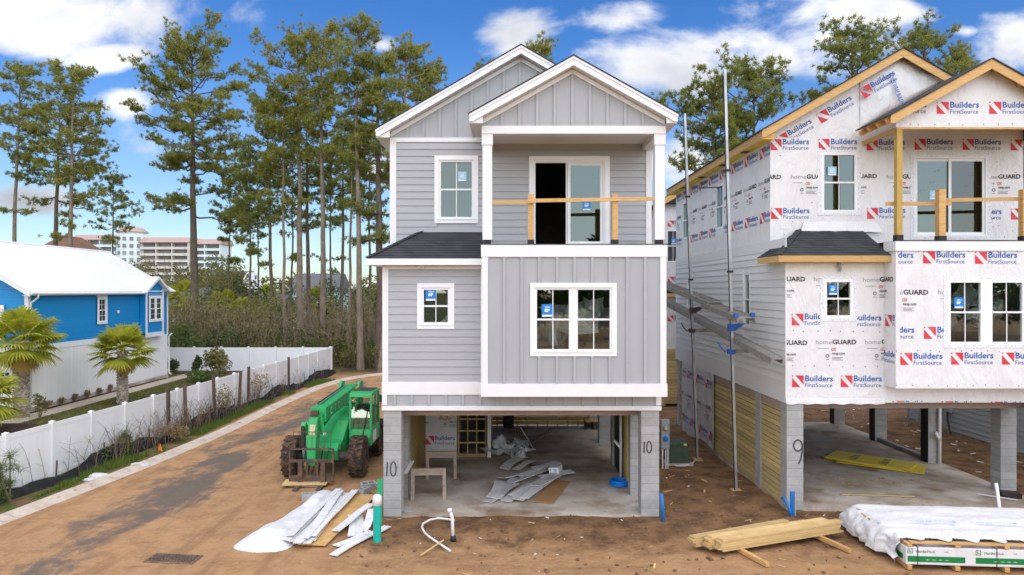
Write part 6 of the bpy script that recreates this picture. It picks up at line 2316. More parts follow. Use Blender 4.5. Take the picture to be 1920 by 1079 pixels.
one('leaning_board', MB().beam((P(761, 905, 17.7).x, 17.62, .95), (P(774, 878, 18.3).x, 18.2, 1.12), .1, .02), M['soffit_scrap'], 'small white offcut stuck between the left piers', 'board')
g = G(765, 955, .03)
one('siding_scrap', MB().box(-.12, .10, -.25, .2, .0, .012), M['soffit_scrap'], 'flat grey offcut on the slab beside the numbered pier', 'board', (g.x, g.y, .034), (0, 0, R(12)))

# electric meter pedestal and transformer box beside the house
g = G(1247, 880)
root = empty('meter_pedestal', (g.x, g.y, 0))
tag(root, 'grey electric meter pedestal with two dials beside the house pier', 'meter')
MB().box(-.13, .13, -.06, .06, .66, 1.58).build('cabinet', M['meter_grey'], root, bevel=.012)
for z, m_ in ((1.31, M['decal']), (.98, M['hose_blue'])):
    d_ = MB().lathe([(.085, 0), (.085, -.03), (.075, -.07), (.02, -.08)], (0, -.061, z), 'y', 18).build('dial', M['tin'] if m_ is M['decal'] else m_, root, smooth=True)
    MB().lathe([(.055, 0), (.05, -.012)], (0, -.142, z), 'y', 14).build('dial_face', m_, d_)
for x in (-.08, .02, .09):
    MB().tube([(x, 0, -.05), (x, 0, .66)], .022, 8).build('conduit', M['pvc'], root)
g = G(1273, 872)
root = empty('utility_box', (g.x, g.y, 0))
tag(root, 'dark green utility transformer box behind the meter pedestal', 'utility box')
MB().prism_y([(-.38, 0), (.38, 0), (.32, .62), (-.32, .62)], 0, .62).build('cabinet', M['box_green'], root, bevel=.02)
MB().prism_y([(-.36, .621), (.36, .621), (.30, .72), (-.30, .72)], -.03, .65).build('lid', M['box_green'], root, bevel=.02)
MB().box(-.45, .45, -.08, .7, -.05, .05).build('pad', M['slab'], root)
pc('warning_label', M['yellow'], root, .15, .25, -.034, -.0315, .63, .69)
one('wire', MB().tube([G(1256, 866, .02), G(1268, 874, .03), G(1285, 874, .02), G(1300, 868, .04), G(1306, 860, .02)], .02, 6), M['pvc'], 'loop of white wire on the dirt before the utility box', 'wire', smooth=True)
one('concrete_scrap', MB().prism_y([(-.25, 0), (.3, 0), (.1, .25), (-.2, .35)], 0, .5), M['soffit_scrap'], 'pale slab leaning behind the meter pedestal', 'slab', (P(1262, 830, 23.5).x, 23.6, .6), (0, 0, 0)) if False else None

# ------------------------------------------------------------------ pump jack poles and walk planks


def pole(label, base, top):
    root = empty('pump_jack_pole', base)
    tag(root, label, 'scaffold pole', 'scaffold poles beside the wrapped house')
    d = Vector(top) - Vector(base)
    MB().beam((0, 0, -.05), d, .072, .072, (0, 1, 0)).build('pole', M['tin'], root)
    MB().beam(Vector((-.045, -.02, 0)), d + Vector((-.045, -.02, -.2)), .05, .016, (1, 0, 0)).build('rubber_strip', M['black'], root)
    MB().box(-.14, .14, -.14, .14, -.03, .03).build('foot', M['pine'], root)
    for f in (.52, .76):
        q = d * f
        MB().box(q.x - .07, q.x + .07, q.y - .07, q.y + .07, q.z - .03, q.z + .03).build('brace_clamp', M['black'], root)
    return root


pA = pole('tall silver scaffold pole closest to the camera, beside the wrapped wall', (6.50, 19.35, 0), (6.18, 19.35, 11.93))
pB = pole('tall silver scaffold pole farther back beside the wrapped wall', (6.40, 22.9, 0), (5.97, 22.9, 11.6))
MB().beam((.0, 0, 9.1), (1.1, 0, 9.15), .03, .03).build('brace', M['black'], pB)


def walk_plank(label, p0, p1, w, rungs, group):
    p0, p1 = Vector(p0), Vector(p1)
    d = p1 - p0
    L = d.length
    root = link('walk_plank', None, None, p0)
    root.rotation_euler = d.to_track_quat('Y', 'Z').to_euler()
    tag(root, label, 'walk plank', group)
    for sx in (-1, 1):
        MB().box(sx * w / 2 - .022, sx * w / 2 + .022, 0, L, -.17, .0).build('side_rail', M['alu'], root)
    n = int(L / rungs)
    me = MB().box(-w / 2 + .02, w / 2 - .02, -.035, .035, -.05, -.008).mesh('rung', M['alu'])
    for k in range(n + 1):
        link('rung', me, root, (0, .03 + (L - .06) * k / n, 0))
    return root


walk_plank('ladder-like aluminium walk plank, nearer upper one between the poles', (6.42, 18.25, 4.98), (6.40, 21.6, 5.30), .48, .24, 'aluminium walk planks')
walk_plank('ladder-like aluminium walk plank, farther upper one overlapping the nearer', (6.40, 21.0, 5.34), (6.36, 28.6, 6.10), .44, .24, 'aluminium walk planks')
lp = walk_plank('long lower aluminium walk plank sloping past both poles', (6.63, 16.7, 4.03), (6.38, 28.4, 5.42), .30, .30, 'aluminium walk planks')
MB().box(-.11, .11, .02, 11.7, -.012, -.004).build('tread', M['alu'], lp)


def jack(label, x, y, z, m):
    root = empty('pump_jack', (x, y, z))
    tag(root, label, 'pump jack')
    MB().box(-.08, .08, -.08, .08, -.10, .10).build('body', m, root)
    MB().prism_y([(.10, -.10), (.42, .12), (.20, .12), (.10, .10)], -.02, .02).build('gusset', m, root)
    MB().tube([(-.08, 0, -.6), (-.16, 0, -.7), (-.30, 0, -.55), (-.36, 0, -.42)], .02, 6).box(-.09, .09, -.09, .09, -.75, -.62).build('crank', m, root)
    MB().box(-.05, .75, -.04, .04, -.72, -.62).build('bracket', M['alu'], root)


jack('blue pump jack bracket on the closer scaffold pole', 6.36, 19.35, 4.62, M['jack_blue'])
jack('dark pump jack bracket on the farther scaffold pole', 6.22, 22.9, 5.0, M['mach_dark'])
for k, (px, py, d) in enumerate(((1380, 592, 18.3), (1411, 591, 18.3))):
    one('plank_clamp', MB().box(-.05, .05, -.06, .06, -.06, .06), M['jack_blue'], ('blue end clamp on the walk plank, pole side', 'blue end clamp on the walk plank, wall side')[k], 'clamp', P(px, py, d), group='blue end clamps')

# ------------------------------------------------------------------ under the wrapped house
z0 = .07
rng = random.Random(6)
c = G(1630, 868, z0)
for k in range(5):
    o = MB().box(-.61, .61, -1.22, 1.22, 0, .013).build('sheathing_sheet', M['yellow'], None, (c.x + rng.uniform(-.08, .08) + (.25 if k == 1 else 0), c.y + rng.uniform(-.1, .1) - (.2 if k == 1 else 0), z0 + .01 + .02 * k), (R(.2), R(.3 * (k % 2)), R(47 + rng.uniform(-5, 5) + (6 if k == 1 else 0))))
    tag(o, 'yellow sheathing sheet in the pile on the slab' if k < 4 else 'topmost yellow sheathing sheet with dark print on the slab', 'board', 'pile of yellow sheathing sheets')
for dy in (-.55, .35):
    s = MB()
    for j in range(3):
        s.add([(-.4 + .16 * j, dy, .0), (-.30 + .16 * j, dy + .02, .0), (-.26 + .16 * j, dy + .25, 0), (-.30 + .16 * j, dy + .27, 0)], [(0, 1, 2, 3)])
    for j in range(3): s.box(.12, .42, dy + .05 + .07 * j, dy + .08 + .07 * j, 0, .0006)
    s.build('sheet_print', M['ink_dark'], o, (0, 0, .016))
one('lumber_strip', MB().beam(G(1577, 927, z0 + .03), G(1714, 931, z0 + .03), .06, .03), M['pine_pale'], 'single thin timber lying on the slab near its edge', 'timber')
one('trim_strip', MB().beam(G(1832, 926, z0 + .03), G(1908, 938, z0 + .03), .07, .02), M['pvc'], 'white trim strip on the slab by the outer pier', 'trim')
root = empty('circular_saw', G(1897, 912, z0))
tag(root, 'red power saw standing on the slab by the outer pier', 'saw')
MB().tube([(-.10, 0, .10), (-.05, 0, .24), (.05, 0, .26), (.12, 0, .15)], [.05, .06, .06, .05], 8).build('motor_housing', M['ink_red'], root, smooth=True)
MB().lathe([(.12, -.02), (.12, .02)], (-.10, -.05, .14), 'x', 18).build('blade_guard', M['mach_dark'], root)
MB().box(-.22, .2, -.1, .12, 0, .015).build('base_plate', M['mach_dark'], root)
one('tool_case', MB().box(-.22, .24, -.15, .15, 0, .14), M['mach_dark'], 'dark tool case on the slab behind the white trim strip', 'case', G(1893, 932, z0), (0, 0, R(-15)), bevel=.015)
# folding ladder leaning behind the house
lr = empty('step_ladder', P(1700, 798, 28.6))
lr.location.z = 0
tag(lr, 'aluminium step ladder leaning behind the wrapped house', 'ladder')
for sx in (-.25, .25):
    MB().beam((sx + .25, 0, 0), (sx * .8 + .9, .6, 2.7), .04, .09, (0, 1, 0)).build('ladder_rail', M['alu'], lr)
for k in range(8):
    f = (k + .6) / 8.5
    MB().beam((.0 + .68 * f, .6 * f, 2.7 * f), (.5 + .60 * f, .6 * f, 2.7 * f), .05, .03).build('rung', M['alu'], lr)
MB().beam((.95, .1, 0), (1.15, .75, 2.7), .03, .06, (0, 1, 0)).build('rear_leg', M['alu'], lr)


# ------------------------------------------------------------------ neighbouring houses glimpsed behind
def rear_house():
    root = empty('rear_house', (7.7, 33.5, 0))
    tag(root, 'house wrapped in printed white sheet glimpsed in the gap between the two houses', 'house')
    f = Face(0, 0)
    op = [(.14, .80, 7.05, 8.65)]
    wall_mb(MB(), 0, 7, 2.8, 10.0, op, 0, .15).build('wall', M['wrap'], root)
    MB().box(.16, 6.84, 2, 9.5, .2, 9.9).build('core', M['interior'], root)
    MB().box(0, .15, .151, 9.6, 2.8, 9.9).box(6.85, 7, .151, 9.6, 2.8, 9.9).build('wall', M['wrap'], root)
    MB().box(0, .1, .02, 9.6, .0, 2.8).build('screen_wall', M['slat'], root)
    MB().prism_y([(-.4, 9.9), (7.4, 9.9), (3.5, 12.3)], -.3, 9.6).build('roof', M['shingle'], root)
    MB().beam((-.4, -.32, 9.78), (3.5, -.32, 12.1), .04, .25).build('rake_board', M['pine'], root)
    MB().beam((7.4, -.32, 9.78), (3.5, -.32, 12.1), .04, .25).build('rake_board', M['pine'], root)
    window(f, root, *op[0], casing=False, stick=(0, .3, .55, .25, .3), vf=.07)
    for z in (4.3, 6.2, 8.95): print_row(f, root, 'builders', z, .05, 2.6, .2, 1.3)
    MB().box(.0, 2.6, -.3, 0, 5.45, 5.95).build('lower_roof', M['shingle'], root)
    MB().box(.0, 2.6, -.32, -.301, 5.36, 5.52).build('eave_fascia', M['pine'], root)
    for k in range(18):
        pc('slat', M['slat'], root, .0, 7.0, -.03, .0, .12 + .15 * k, .26 + .15 * k)
    return root


rear_house()


def side_house():
    root = empty('side_house', (17.6, 18.2, 0))
    tag(root, 'grey sided neighbouring house seen between the piers of the wrapped house', 'house')
    f = Face(0, 12, -math.pi / 2)
    MB().box(0, 6.5, 0, 12, 2.6, 9.5).build('wall', M['wrap'], root)
    MB().box(.1, 6.4, .1, 11.9, 0, 2.6).build('core', M['interior'], root)
    MB().prism_y([(-.4, 9.5), (6.9, 9.5), (3.25, 11.9)], -.3, 12.3).build('roof', M['shingle'], root)
    lap_wall(f, root, M['siding_far'], .2, 8.0, .12, 3.0, .19, joints=1, seed=9)
    for k in range(18):
        pc('slat', M['slat'], root, .03, .06, .2, 3.9, .05 + .15 * k, .19 + .15 * k)
    for d in (26.9, 27.6):
        y = d - 18.2
        pc('meter_box', M['meter_grey'], root, -.14, -.03, y, y + .38, .85, 1.55)
        MB().tube([(-.1, y + .2, .85), (-.16, y + .1, .5), (-.3, y - .2, .3), (-.35, y - .4, .1)], .035, 6).build('cable', M['black'], root)
    MB().box(.0, 6.5, .0, 12, -.1, .1).build('foundation', M['slab'], root)
    return root


side_house()

# ------------------------------------------------------------------ vegetation
M['bark'] = mat('pine_bark', (.165, .13, .095), .95, .12, (.095, .073, .055), (5, .4, .65, (1, 1, .35)), bump=(9, .05, (1, 1, .4)))
M['bark_pale'] = mat('pale_pine_bark', (.27, .215, .16), .95, .1, (.165, .128, .097), (5, .4, .65, (1, 1, .35)), bump=(9, .04, (1, 1, .4)))
M['needle'] = leaf_mat('pine_needles', (.26, .28, .06), (.38, .36, .085), (.18, .20, .046), .48, .55)
M['needle2'] = leaf_mat('pine_needles_deep', (.22, .255, .06), (.32, .325, .08), (.15, .18, .046), .48, .55)
M['leaf_dark'] = leaf_mat('dark_leaves', (.055, .09, .024), (.10, .13, .035), None, .2, 1.2)
M['leaf_mid'] = leaf_mat('scrub_leaves', (.17, .175, .05), (.26, .225, .085), (.10, .125, .035), .3, .8)
M['leaf_dry'] = leaf_mat('dry_leaves', (.33, .235, .12), (.25, .185, .095), None, .2, 1.0)
M['twig'] = mat('bare_twigs', (.30, .225, .15), .95, 0, (.19, .14, .10), (2, .4, .6, (1, 1, 1)))
M['palm_leaf'] = leaf_mat('palm_fronds', (.47, .46, .05), (.30, .36, .04), (.64, .50, .07), .42, 2.2)
M['palm_dry'] = leaf_mat('dry_palm_fronds', (.55, .33, .08), (.40, .27, .09), None, .2, 2.0)
M['palm_trunk'] = mat('palm_trunk', (.50, .43, .35), .95, 0, (.27, .215, .165), (7, .4, .6, (1, 1, 1)), bump=(18, .03))


def tufts(C, rs, K=14, lo=.22, hi=.42, w=.035, up=.35, size=None):
    """needle tufts: K thin triangles round each centre; returns vertices, faces"""
    n = len(C)
    d = rs.normal(size=(n, K, 3))
    d[..., 2] += up
    d /= np.linalg.norm(d, axis=-1, keepdims=True)
    s = rs.normal(size=(n, K, 3))
    s -= d * (s * d).sum(-1, keepdims=True)
    s /= np.linalg.norm(s, axis=-1, keepdims=True)
    L = rs.uniform(lo, hi, (n, K, 1))
    if size is not None: L = L * size[:, None, None]
    c = C[:, None, :] + rs.normal(size=(n, K, 3)) * .05
    V = np.stack([c + s * w, c - s * w, c + d * L], axis=2)
    return V.reshape(-1, 3), np.arange(n * K * 3).reshape(-1, 3)


def cards(C, rs, lo, hi, flat=.0):
    """small leaf quads at the centres"""
    n = len(C)
    a = rs.normal(size=(n, 3))
    a /= np.linalg.norm(a, axis=-1, keepdims=True)
    b = rs.normal(size=(n, 3))
    b[:, 2] *= (1 - flat)
    b -= a * (a * b).sum(-1, keepdims=True)
    b /= np.linalg.norm(b, axis=-1, keepdims=True)
    s = rs.uniform(lo, hi, (n, 1))
    V = np.stack([C - a * s, C - b * s * .45, C + a * s, C + b * s * .45], axis=1)
    return V.reshape(-1, 3), np.arange(n * 4).reshape(-1, 4)


class Tubes:
    """many thin tapered branches in one numpy mesh"""
    def __init__(s, n=5):
        s.n, s.V, s.F, s.c = n, [], [], 0

    def add(s, pts, rad):
        pts = np.asarray(pts, float)
        m, n = len(pts), s.n
        t = np.gradient(pts, axis=0)
        t /= np.linalg.norm(t, axis=1, keepdims=True) + 1e-9
        ref = np.where(np.abs(t[:, 2:3]) < .9, np.array([[0, 0, 1.0]]), np.array([[1.0, 0, 0]]))
        a = np.cross(t, ref)
        a /= np.linalg.norm(a, axis=1, keepdims=True)
        b = np.cross(t, a)
        an = np.arange(n) * 2 * np.pi / n
        ring = pts[:, None, :] + (a[:, None, :] * np.cos(an)[None, :, None] + b[:, None, :] * np.sin(an)[None, :, None]) * np.asarray(rad)[:, None, None]
        s.V.append(ring.reshape(-1, 3))
        i, k = np.meshgrid(np.arange(m - 1), np.arange(n), indexing='ij')
        q = np.stack([i * n + k, i * n + (k + 1) % n, (i + 1) * n + (k + 1) % n, (i + 1) * n + k], -1).reshape(-1, 4) + s.c
        s.F.append(q)
        s.c += m * n

    def build(s, name, m, parent=None, smooth=True):
        return np_mesh(name, np.concatenate(s.V), np.concatenate(s.F), m, parent, smooth)


def pine(label, base_px, d, top_px, top_py, crown_py, hw_px, r=.2, seed=0, dens=1.0, low=2, bark='bark', needle='needle', bias=0.0, group='tall pines behind the lane', low_py=None):
    rs = np.random.default_rng(seed + 100)
    b = np.array([(base_px - 950) / F * d, d, 0.0])
    top = np.array([(top_px - 950) / F * d, d, CAM_H + (545 - top_py) / F * d])
    zc = CAM_H + (545 - crown_py) / F * d
    hw = hw_px / F * d
    H = top[2]
    root = empty('pine_tree', tuple(b))
    tag(root, label, 'tree', group)
    # trunk
    n = 14
    f = np.linspace(0, 1, n)
    wob = np.cumsum(rs.normal(size=(n, 2)) * .035, axis=0)
    wob -= wob[0] + (wob[-1] - wob[0]) * f[:, None]
    tp = np.zeros((n, 3))
    tp[:, 0] = (top[0] - b[0]) * f + wob[:, 0]
    tp[:, 1] = wob[:, 1]
    tp[:, 2] = H * .985 * f - .1 * (f == 0)
    rad = r * (1 - f) ** .75 * .92 + .025
    rad[0] *= 1.25
    T = Tubes(8)
    T.add(tp, rad)
    trunk_at = lambda z: np.array([np.interp(z, tp[:, 2], tp[:, k]) for k in range(3)])
    C, S = [], []
    span = H - zc
    nb = max(12, int(span * 4.0 * (.75 + .25 * dens)))
    ga = rs.uniform(0, 6.28)
    zs = list(zc + span * (np.arange(nb) + rs.uniform(0, .8, nb)) / nb)
    hw *= 1.05
    zl = CAM_H + (545 - low_py) / F * d if low_py else zc - span * .55
    for _ in range(low): zs.append(rs.uniform(zl, zc))
    for i, z in enumerate(zs):
        t = np.clip((z - zc) / span, -.6, 1)
        prof = math.sqrt(max(.05, 1 - ((t - .33) / .72) ** 2)) if t >= 0 else .72
        if t > .85: prof *= .8
        L = hw * prof * rs.uniform(.55, 1.08)
        az = ga + i * 2.399 + rs.normal() * .4
        if bias and rs.random() < abs(bias):
            az = (0 if bias > 0 else math.pi) + rs.normal() * .6
        el = np.interp(t, [-.3, 0, .5, 1], [.02, .12, .36, .80]) + rs.normal() * .12
        p0 = trunk_at(min(z, H * .97))
        m = 7
        g = np.linspace(0, 1, m)
        dirh = np.array([math.cos(az), math.sin(az), 0])
        curve = math.tan(el) * (g * .6 + .4 * g ** 2) - .12 * np.sin(g * 3.1) * (t < .3)
        bp = p0 + dirh * (L * g)[:, None] + np.array([0, 0, 1.0]) * (L * curve)[:, None]
        bp[1:] += rs.normal(size=(m - 1, 3)) * L * .035
        br = (r * .17 * (1 - .5 * max(t, 0)) + .010) * (1 - g) ** .8 + .008
        T.add(bp, br)
        # side shoots
        ns = int(rs.integers(5, 9) * min(1.3, .6 + L / 4.5))
        for k in range(ns):
            q = rs.uniform(.30, 1.0)
            s0 = np.array([np.interp(q, g, bp[:, c]) for c in range(3)])
            sa = az + rs.choice([-1, 1]) * rs.uniform(.4, 1.2)
            sl = L * rs.uniform(.14, .34) * (1.15 - .5 * q)
            e1 = s0 + np.array([math.cos(sa) * sl, math.sin(sa) * sl, sl * rs.uniform(.05, .7)])
            md = (s0 + e1) / 2 + np.array([0, 0, -.05 * sl])
            T.add(np.stack([s0, md, e1]), [.014 + .008 * (1 - q), .012, .007])
            ct = max(4, int(sl * 9.5 * dens * rs.uniform(.6, 1.4)))
            for _ in range(ct):
                u = rs.uniform(.35, 1.08)
                C.append(s0 + (e1 - s0) * u + rs.normal(size=3) * np.array([.28, .28, .13]))
                S.append(rs.uniform(.75, 1.2))
        for _ in range(int(3 * dens + 1)):
            C.append(bp[-1] + rs.normal(size=3) * .2)
            S.append(1.1)
    # leader tufts
    for _ in range(int(14 * dens)):
        C.append(tp[-1] + rs.normal(size=3) * np.array([.35, .35, .35]))
        S.append(1.0)
    C = np.array(C)
    V, Fc = tufts(C, rs, 24, .13, .33, .025, .40, np.array(S))
    T.build('trunk', M[bark], root)
    np_mesh('crown', V, Fc, M[needle], root)
    return root


# depth and top of each pine, read off the photograph
pines = [
    ('slender pale-trunked pine leaning at the picture edge above the white roof', 14, 60, 40, 122, 300, 42, .22, 1, .8, 3, 'bark_pale', 'needle'),
    ('broad dark pine behind the white roof, the shorter of the close pair', 98, 63, 112, 205, 330, 88, .30, 2, 1.0, 6, 'bark', 'needle2'),
    ('pale-trunked pine behind the white roof, the taller of the close pair', 132, 58, 136, 132, 335, 66, .24, 3, 1.0, 8, 'bark_pale', 'needle'),
    ('large lone pine with a thick trunk and wide crown beyond the garden fence', 367, 66, 360, 92, 320, 118, .46, 4, 1.35, 7, 'bark', 'needle'),
    ('small thin pine with a sparse crown next to the large lone pine', 462, 60, 470, 292, 430, 48, .11, 5, .9, 3, 'bark', 'needle2'),
    ('slim dark pine first in the row of trunks beside the lone pine', 511, 58, 501, 195, 345, 62, .18, 6, 0.8, 6, 'bark', 'needle2'),
    ('thin pale pine second in the row of trunks', 534, 54, 531, 175, 320, 48, .14, 7, 0.8, 5, 'bark_pale', 'needle'),
    ('tall pine with a wide spreading crown third in the row of trunks', 562, 55, 558, 78, 250, 84, .30, 8, 1.0, 4, 'bark_pale', 'needle'),
    ('dark twin-stemmed looking pine behind the tall spreading one', 580, 62, 575, 205, 345, 55, .24, 9, 0.8, 7, 'bark', 'needle2'),
    ('straight tall pine with a narrow crown in the middle of the row', 606, 53, 602, 62, 245, 52, .25, 10, 0.9, 5, 'bark_pale', 'needle'),
    ('short dark pine low between two tall trunks', 636, 60, 645, 262, 375, 52, .18, 11, 0.8, 5, 'bark', 'needle2'),
    ('thin leaning pale stem near the tallest pine', 652, 52, 664, 225, 335, 36, .12, 15, 0.7, 4, 'bark_pale', 'needle'),
    ('tallest pine with a sparse high crown', 676, 49, 671, 42, 220, 58, .24, 12, 0.75, 6, 'bark_pale', 'needle'),
    ('thick dark pine with full crown close to the grey house', 712, 50, 708, 118, 335, 72, .36, 13, 1.1, 9, 'bark', 'needle2'),
    ('leaning pale pine partly hidden by the grey house corner', 716, 47, 765, 92, 240, 66, .26, 14, 1.2, 2, 'bark_pale', 'needle'),
    ('pine whose crown shows over the grey roof slope beside the corner', 800, 52, 800, 130, 300, 48, .22, 16, 1.2, 2, 'bark', 'needle2'),
    ('pine whose top peeps over the ridge of the grey house', 1012, 50, 1012, 84, 240, 44, .24, 17, 1.1, 0, 'bark', 'needle'),
    ('pine whose tip shows just above the grey roof slope', 920, 52, 925, 118, 280, 40, .22, 18, 1.1, 0, 'bark', 'needle2'),
    ('broad pine between the two houses behind the scaffold poles', 1345, 46, 1335, 165, 345, 92, .26, 19, 1.35, 3, 'bark', 'needle2'),
    ('spreading pine just above the wrapped house eave', 1405, 47, 1415, 138, 300, 92, .28, 20, 1.25, 3, 'bark', 'needle2'),
    ('pine with open crown above the wrapped house roof slope', 1590, 46, 1598, 56, 210, 92, .26, 21, 1.1, 4, 'bark', 'needle2'),
    ('pine crown right behind the wrapped house ridge', 1730, 48, 1735, 66, 200, 70, .26, 22, 1.3, 0, 'bark', 'needle2'),
    ('young pine filling the gap next to the lone pine', 428, 68, 432, 335, 450, 40, .10, 31, 0.6, 2, 'bark', 'needle2'),
    ('thin young pine in front of the cream house gable', 486, 66, 484, 320, 440, 34, .09, 32, 0.6, 3, 'bark', 'needle2'),
    ('slim understorey pine behind the row of trunks', 546, 70, 549, 300, 430, 46, .12, 33, 0.6, 3, 'bark', 'needle2'),
    ('leafy understorey pine deeper between the middle trunks', 622, 70, 620, 285, 430, 46, .12, 34, 0.6, 3, 'bark', 'needle2'),
    ('understorey pine in the gap beside the grey house corner', 690, 62, 694, 240, 400, 48, .14, 35, 0.7, 3, 'bark', 'needle2'),
    ('low spreading pine by the condominium blocks', 205, 74, 214, 330, 430, 44, .12, 36, 0.6, 3, 'bark', 'needle2'),
    ('pine crown low between the two wrapped gables', 1792, 50, 1794, 104, 230, 40, .24, 23, 1.3, 0, 'bark', 'needle'),
]


for p in pines:
    pine(*p)


# ------------------------------------------------------------------ palms
def palm(label, base, h, r, cr, seed, nl=26, group='palms in the blue house garden', droop=.5):
    rs = np.random.default_rng(seed)
    root = empty('palm_tree', base)
    tag(root, label, 'palm', group)
    mb = MB()
    n = 9
    mb.tube([(.04 * math.sin(k), .04 * math.cos(k * 1.3), -.1 + (h + .1) * k / n) for k in range(n + 1)], [r * (1.1 - .2 * k / n) for k in range(n + 1)], 10)
    # old leaf bases: criss-cross boots
    rows = int(h / .13)
    for k in range(rows):
        z = .1 + h * k / rows
        for q in range(7):
            a = 2 * math.pi * (q + .5 * (k % 2)) / 7 + rs.normal() * .08
            c = Vector((math.cos(a), math.sin(a), 0)) * (r * (1.05 - .15 * z / h))
            c.z = z
            out = Vector((math.cos(a), math.sin(a), 1.6)).normalized()
            side = Vector((-math.sin(a), math.cos(a), 0))
            mb.obox(c, (.055, .10, .19), Matrix((out.cross(side).normalized(), side, out)).transposed())
    mb.build('trunk', M['palm_trunk'], root)
    V, Fq, V2, F2 = [], [], [], []
    cz = np.array([0, 0, h])

    def frond(az, el, L, fl, dry):
        vv, ff = (V2, F2) if dry else (V, Fq)
        d = np.array([math.cos(az) * math.cos(el), math.sin(az) * math.cos(el), math.sin(el)])
        sd = np.array([-math.sin(az), math.cos(az), 0])
        up = np.cross(d, sd) * -1
        base_ = cz + d * .08
        tip = base_ + d * L
        # petiole
        k0 = sum(len(x) for x in vv)
        w = sd * .018
        vv.append(np.array([base_ - w, base_ + w, tip + w * .5, tip - w * .5]))
        ff.append([k0, k0 + 1, k0 + 2, k0 + 3])
        nb = 24
        for b in range(nb):
            t = (b / (nb - 1) - .5) * 2
            a = t * 1.75
            bd = d * math.cos(a) + sd * math.sin(a) + up * .18 * abs(t)
            bd /= np.linalg.norm(bd)
            bl = fl * (1 - .22 * t * t) * rs.uniform(.88, 1.08)
            q = np.array([0, 0, -1.0])
            p0 = tip
            p1 = tip + bd * bl * .5 + q * droop * bl * .06
            p2 = tip + bd * bl * .82 + q * droop * bl * .22
            p3 = tip + bd * bl + q * droop * bl * (.45 if not dry else .8)
            wd = np.cross(bd, up)
            wd /= np.linalg.norm(wd)
            tw = wd * .048 + up * rs.normal() * .014
            k0 = sum(len(x) for x in vv) if False else _cnt(vv)
            vv.append(np.array([p0 - tw * .3, p0 + tw * .3, p1 + tw, p1 - tw, p2 + tw * .6, p2 - tw * .6, p3 + tw * .08, p3 - tw * .08]))
            ff.append([k0, k0 + 1, k0 + 2, k0 + 3])
            ff.append([k0 + 3, k0 + 2, k0 + 4, k0 + 5])
            ff.append([k0 + 5, k0 + 4, k0 + 6, k0 + 7])
    counts = {}

    def _cnt(vv):
        return sum(len(x) for x in vv)
    for k in range(nl):
        f = k / nl
        el = 1.45 - 2.05 * f + rs.normal() * .16
        frond(k * 2.399 + rs.normal() * .2, el, cr * rs.uniform(.38, .52), cr * rs.uniform(.50, .62), False)
    for k in range(4):
        frond(rs.uniform(0, 6.28), rs.uniform(-1.2, -.8), cr * .30, cr * .36, True)
    np_mesh('crown', np.concatenate(V), Fq, M['palm_leaf'], root)
    np_mesh('dead_fronds', np.concatenate(V2), F2, M['palm_dry'], root)
    return root


palm('cabbage palm with full round crown standing in the lawn by the blue wall', (-19.25, 34.2, 0), 2.6, .21, 1.6, 1, 36, droop=.4)
palm('cabbage palm with drooping crown at the front corner of the blue house', (-21.6, 30.4, 0), 3.35, .26, 1.8, 2, 36, droop=.6)
palm('low palm cut off by the picture edge behind the white fence', (-20.9, 27.0, 0), 1.25, .24, 1.7, 3, 26, droop=.7)
for k, (px, d, h, cr, lab) in enumerate(((318, 60, 4.6, 1.7, 'far palm beside the blue house porch'), (352, 72, 5.2, 1.8, 'far palm behind the thick trunk of the lone pine'), (418, 66, 4.3, 1.8, 'far palm in front of the white gable among the pines'),
                                     (455, 64, 3.6, 1.7, 'far low palm among the pine trunks'), (590, 70, 4.6, 1.8, 'far palm before the slate roof between the pines'), (500, 74, 4.8, 1.7, 'far palm midway between the two slate roofs'))):
    palm(lab, ((px - 950) / F * d, d, 0), h, .17, cr, 20 + k, 18, group='palms in the far thicket')

# ------------------------------------------------------------------ scrub behind the fence
rs = np.random.default_rng(55)


def clump_cloud(centers, radii, per, rs):
    C = []
    for (c, r_) in zip(centers, radii):
        n = int(per * r_[0] * r_[2])
        p = rs.normal(size=(n, 3))
        p /= np.linalg.norm(p, axis=1, keepdims=True)
        p *= rs.uniform(.35, 1, (n, 1)) ** .5
        C.append(np.array(c) + p * np.array(r_))
    return np.concatenate(C)


M['leaf_yel'] = leaf_mat('yellow_green_leaves', (.26, .27, .06), (.34, .31, .10), (.18, .20, .05), .4, .7)


def scrub(name, label, m, n, dr, pxr, hr, rr, per, leaf, seed, kind='stuff'):
    rs = np.random.default_rng(seed)
    cs, rd = [], []
    for _ in range(n):
        d = rs.uniform(*dr)
        px = rs.uniform(*pxr)
        h = rs.uniform(*hr)
        r_ = rs.uniform(*rr)
        x = (px - 950) / F * d
        cs.append((x, d, h * .5))
        rd.append((r_, r_, h * .5))
        for _ in range(3):
            cs.append((x + rs.normal() * r_ * .7, d + rs.normal() * r_ * .7, rs.uniform(.2, 1.0) * h))
            rd.append((r_ * .45, r_ * .45, r_ * .45))
    C = clump_cloud(cs, rd, per, rs)
    C = C[C[:, 2] > .02]
    V, Fc = cards(C, rs, *leaf)
    return tag(np_mesh(name, V, Fc, m), label, 'scrub', None, kind)


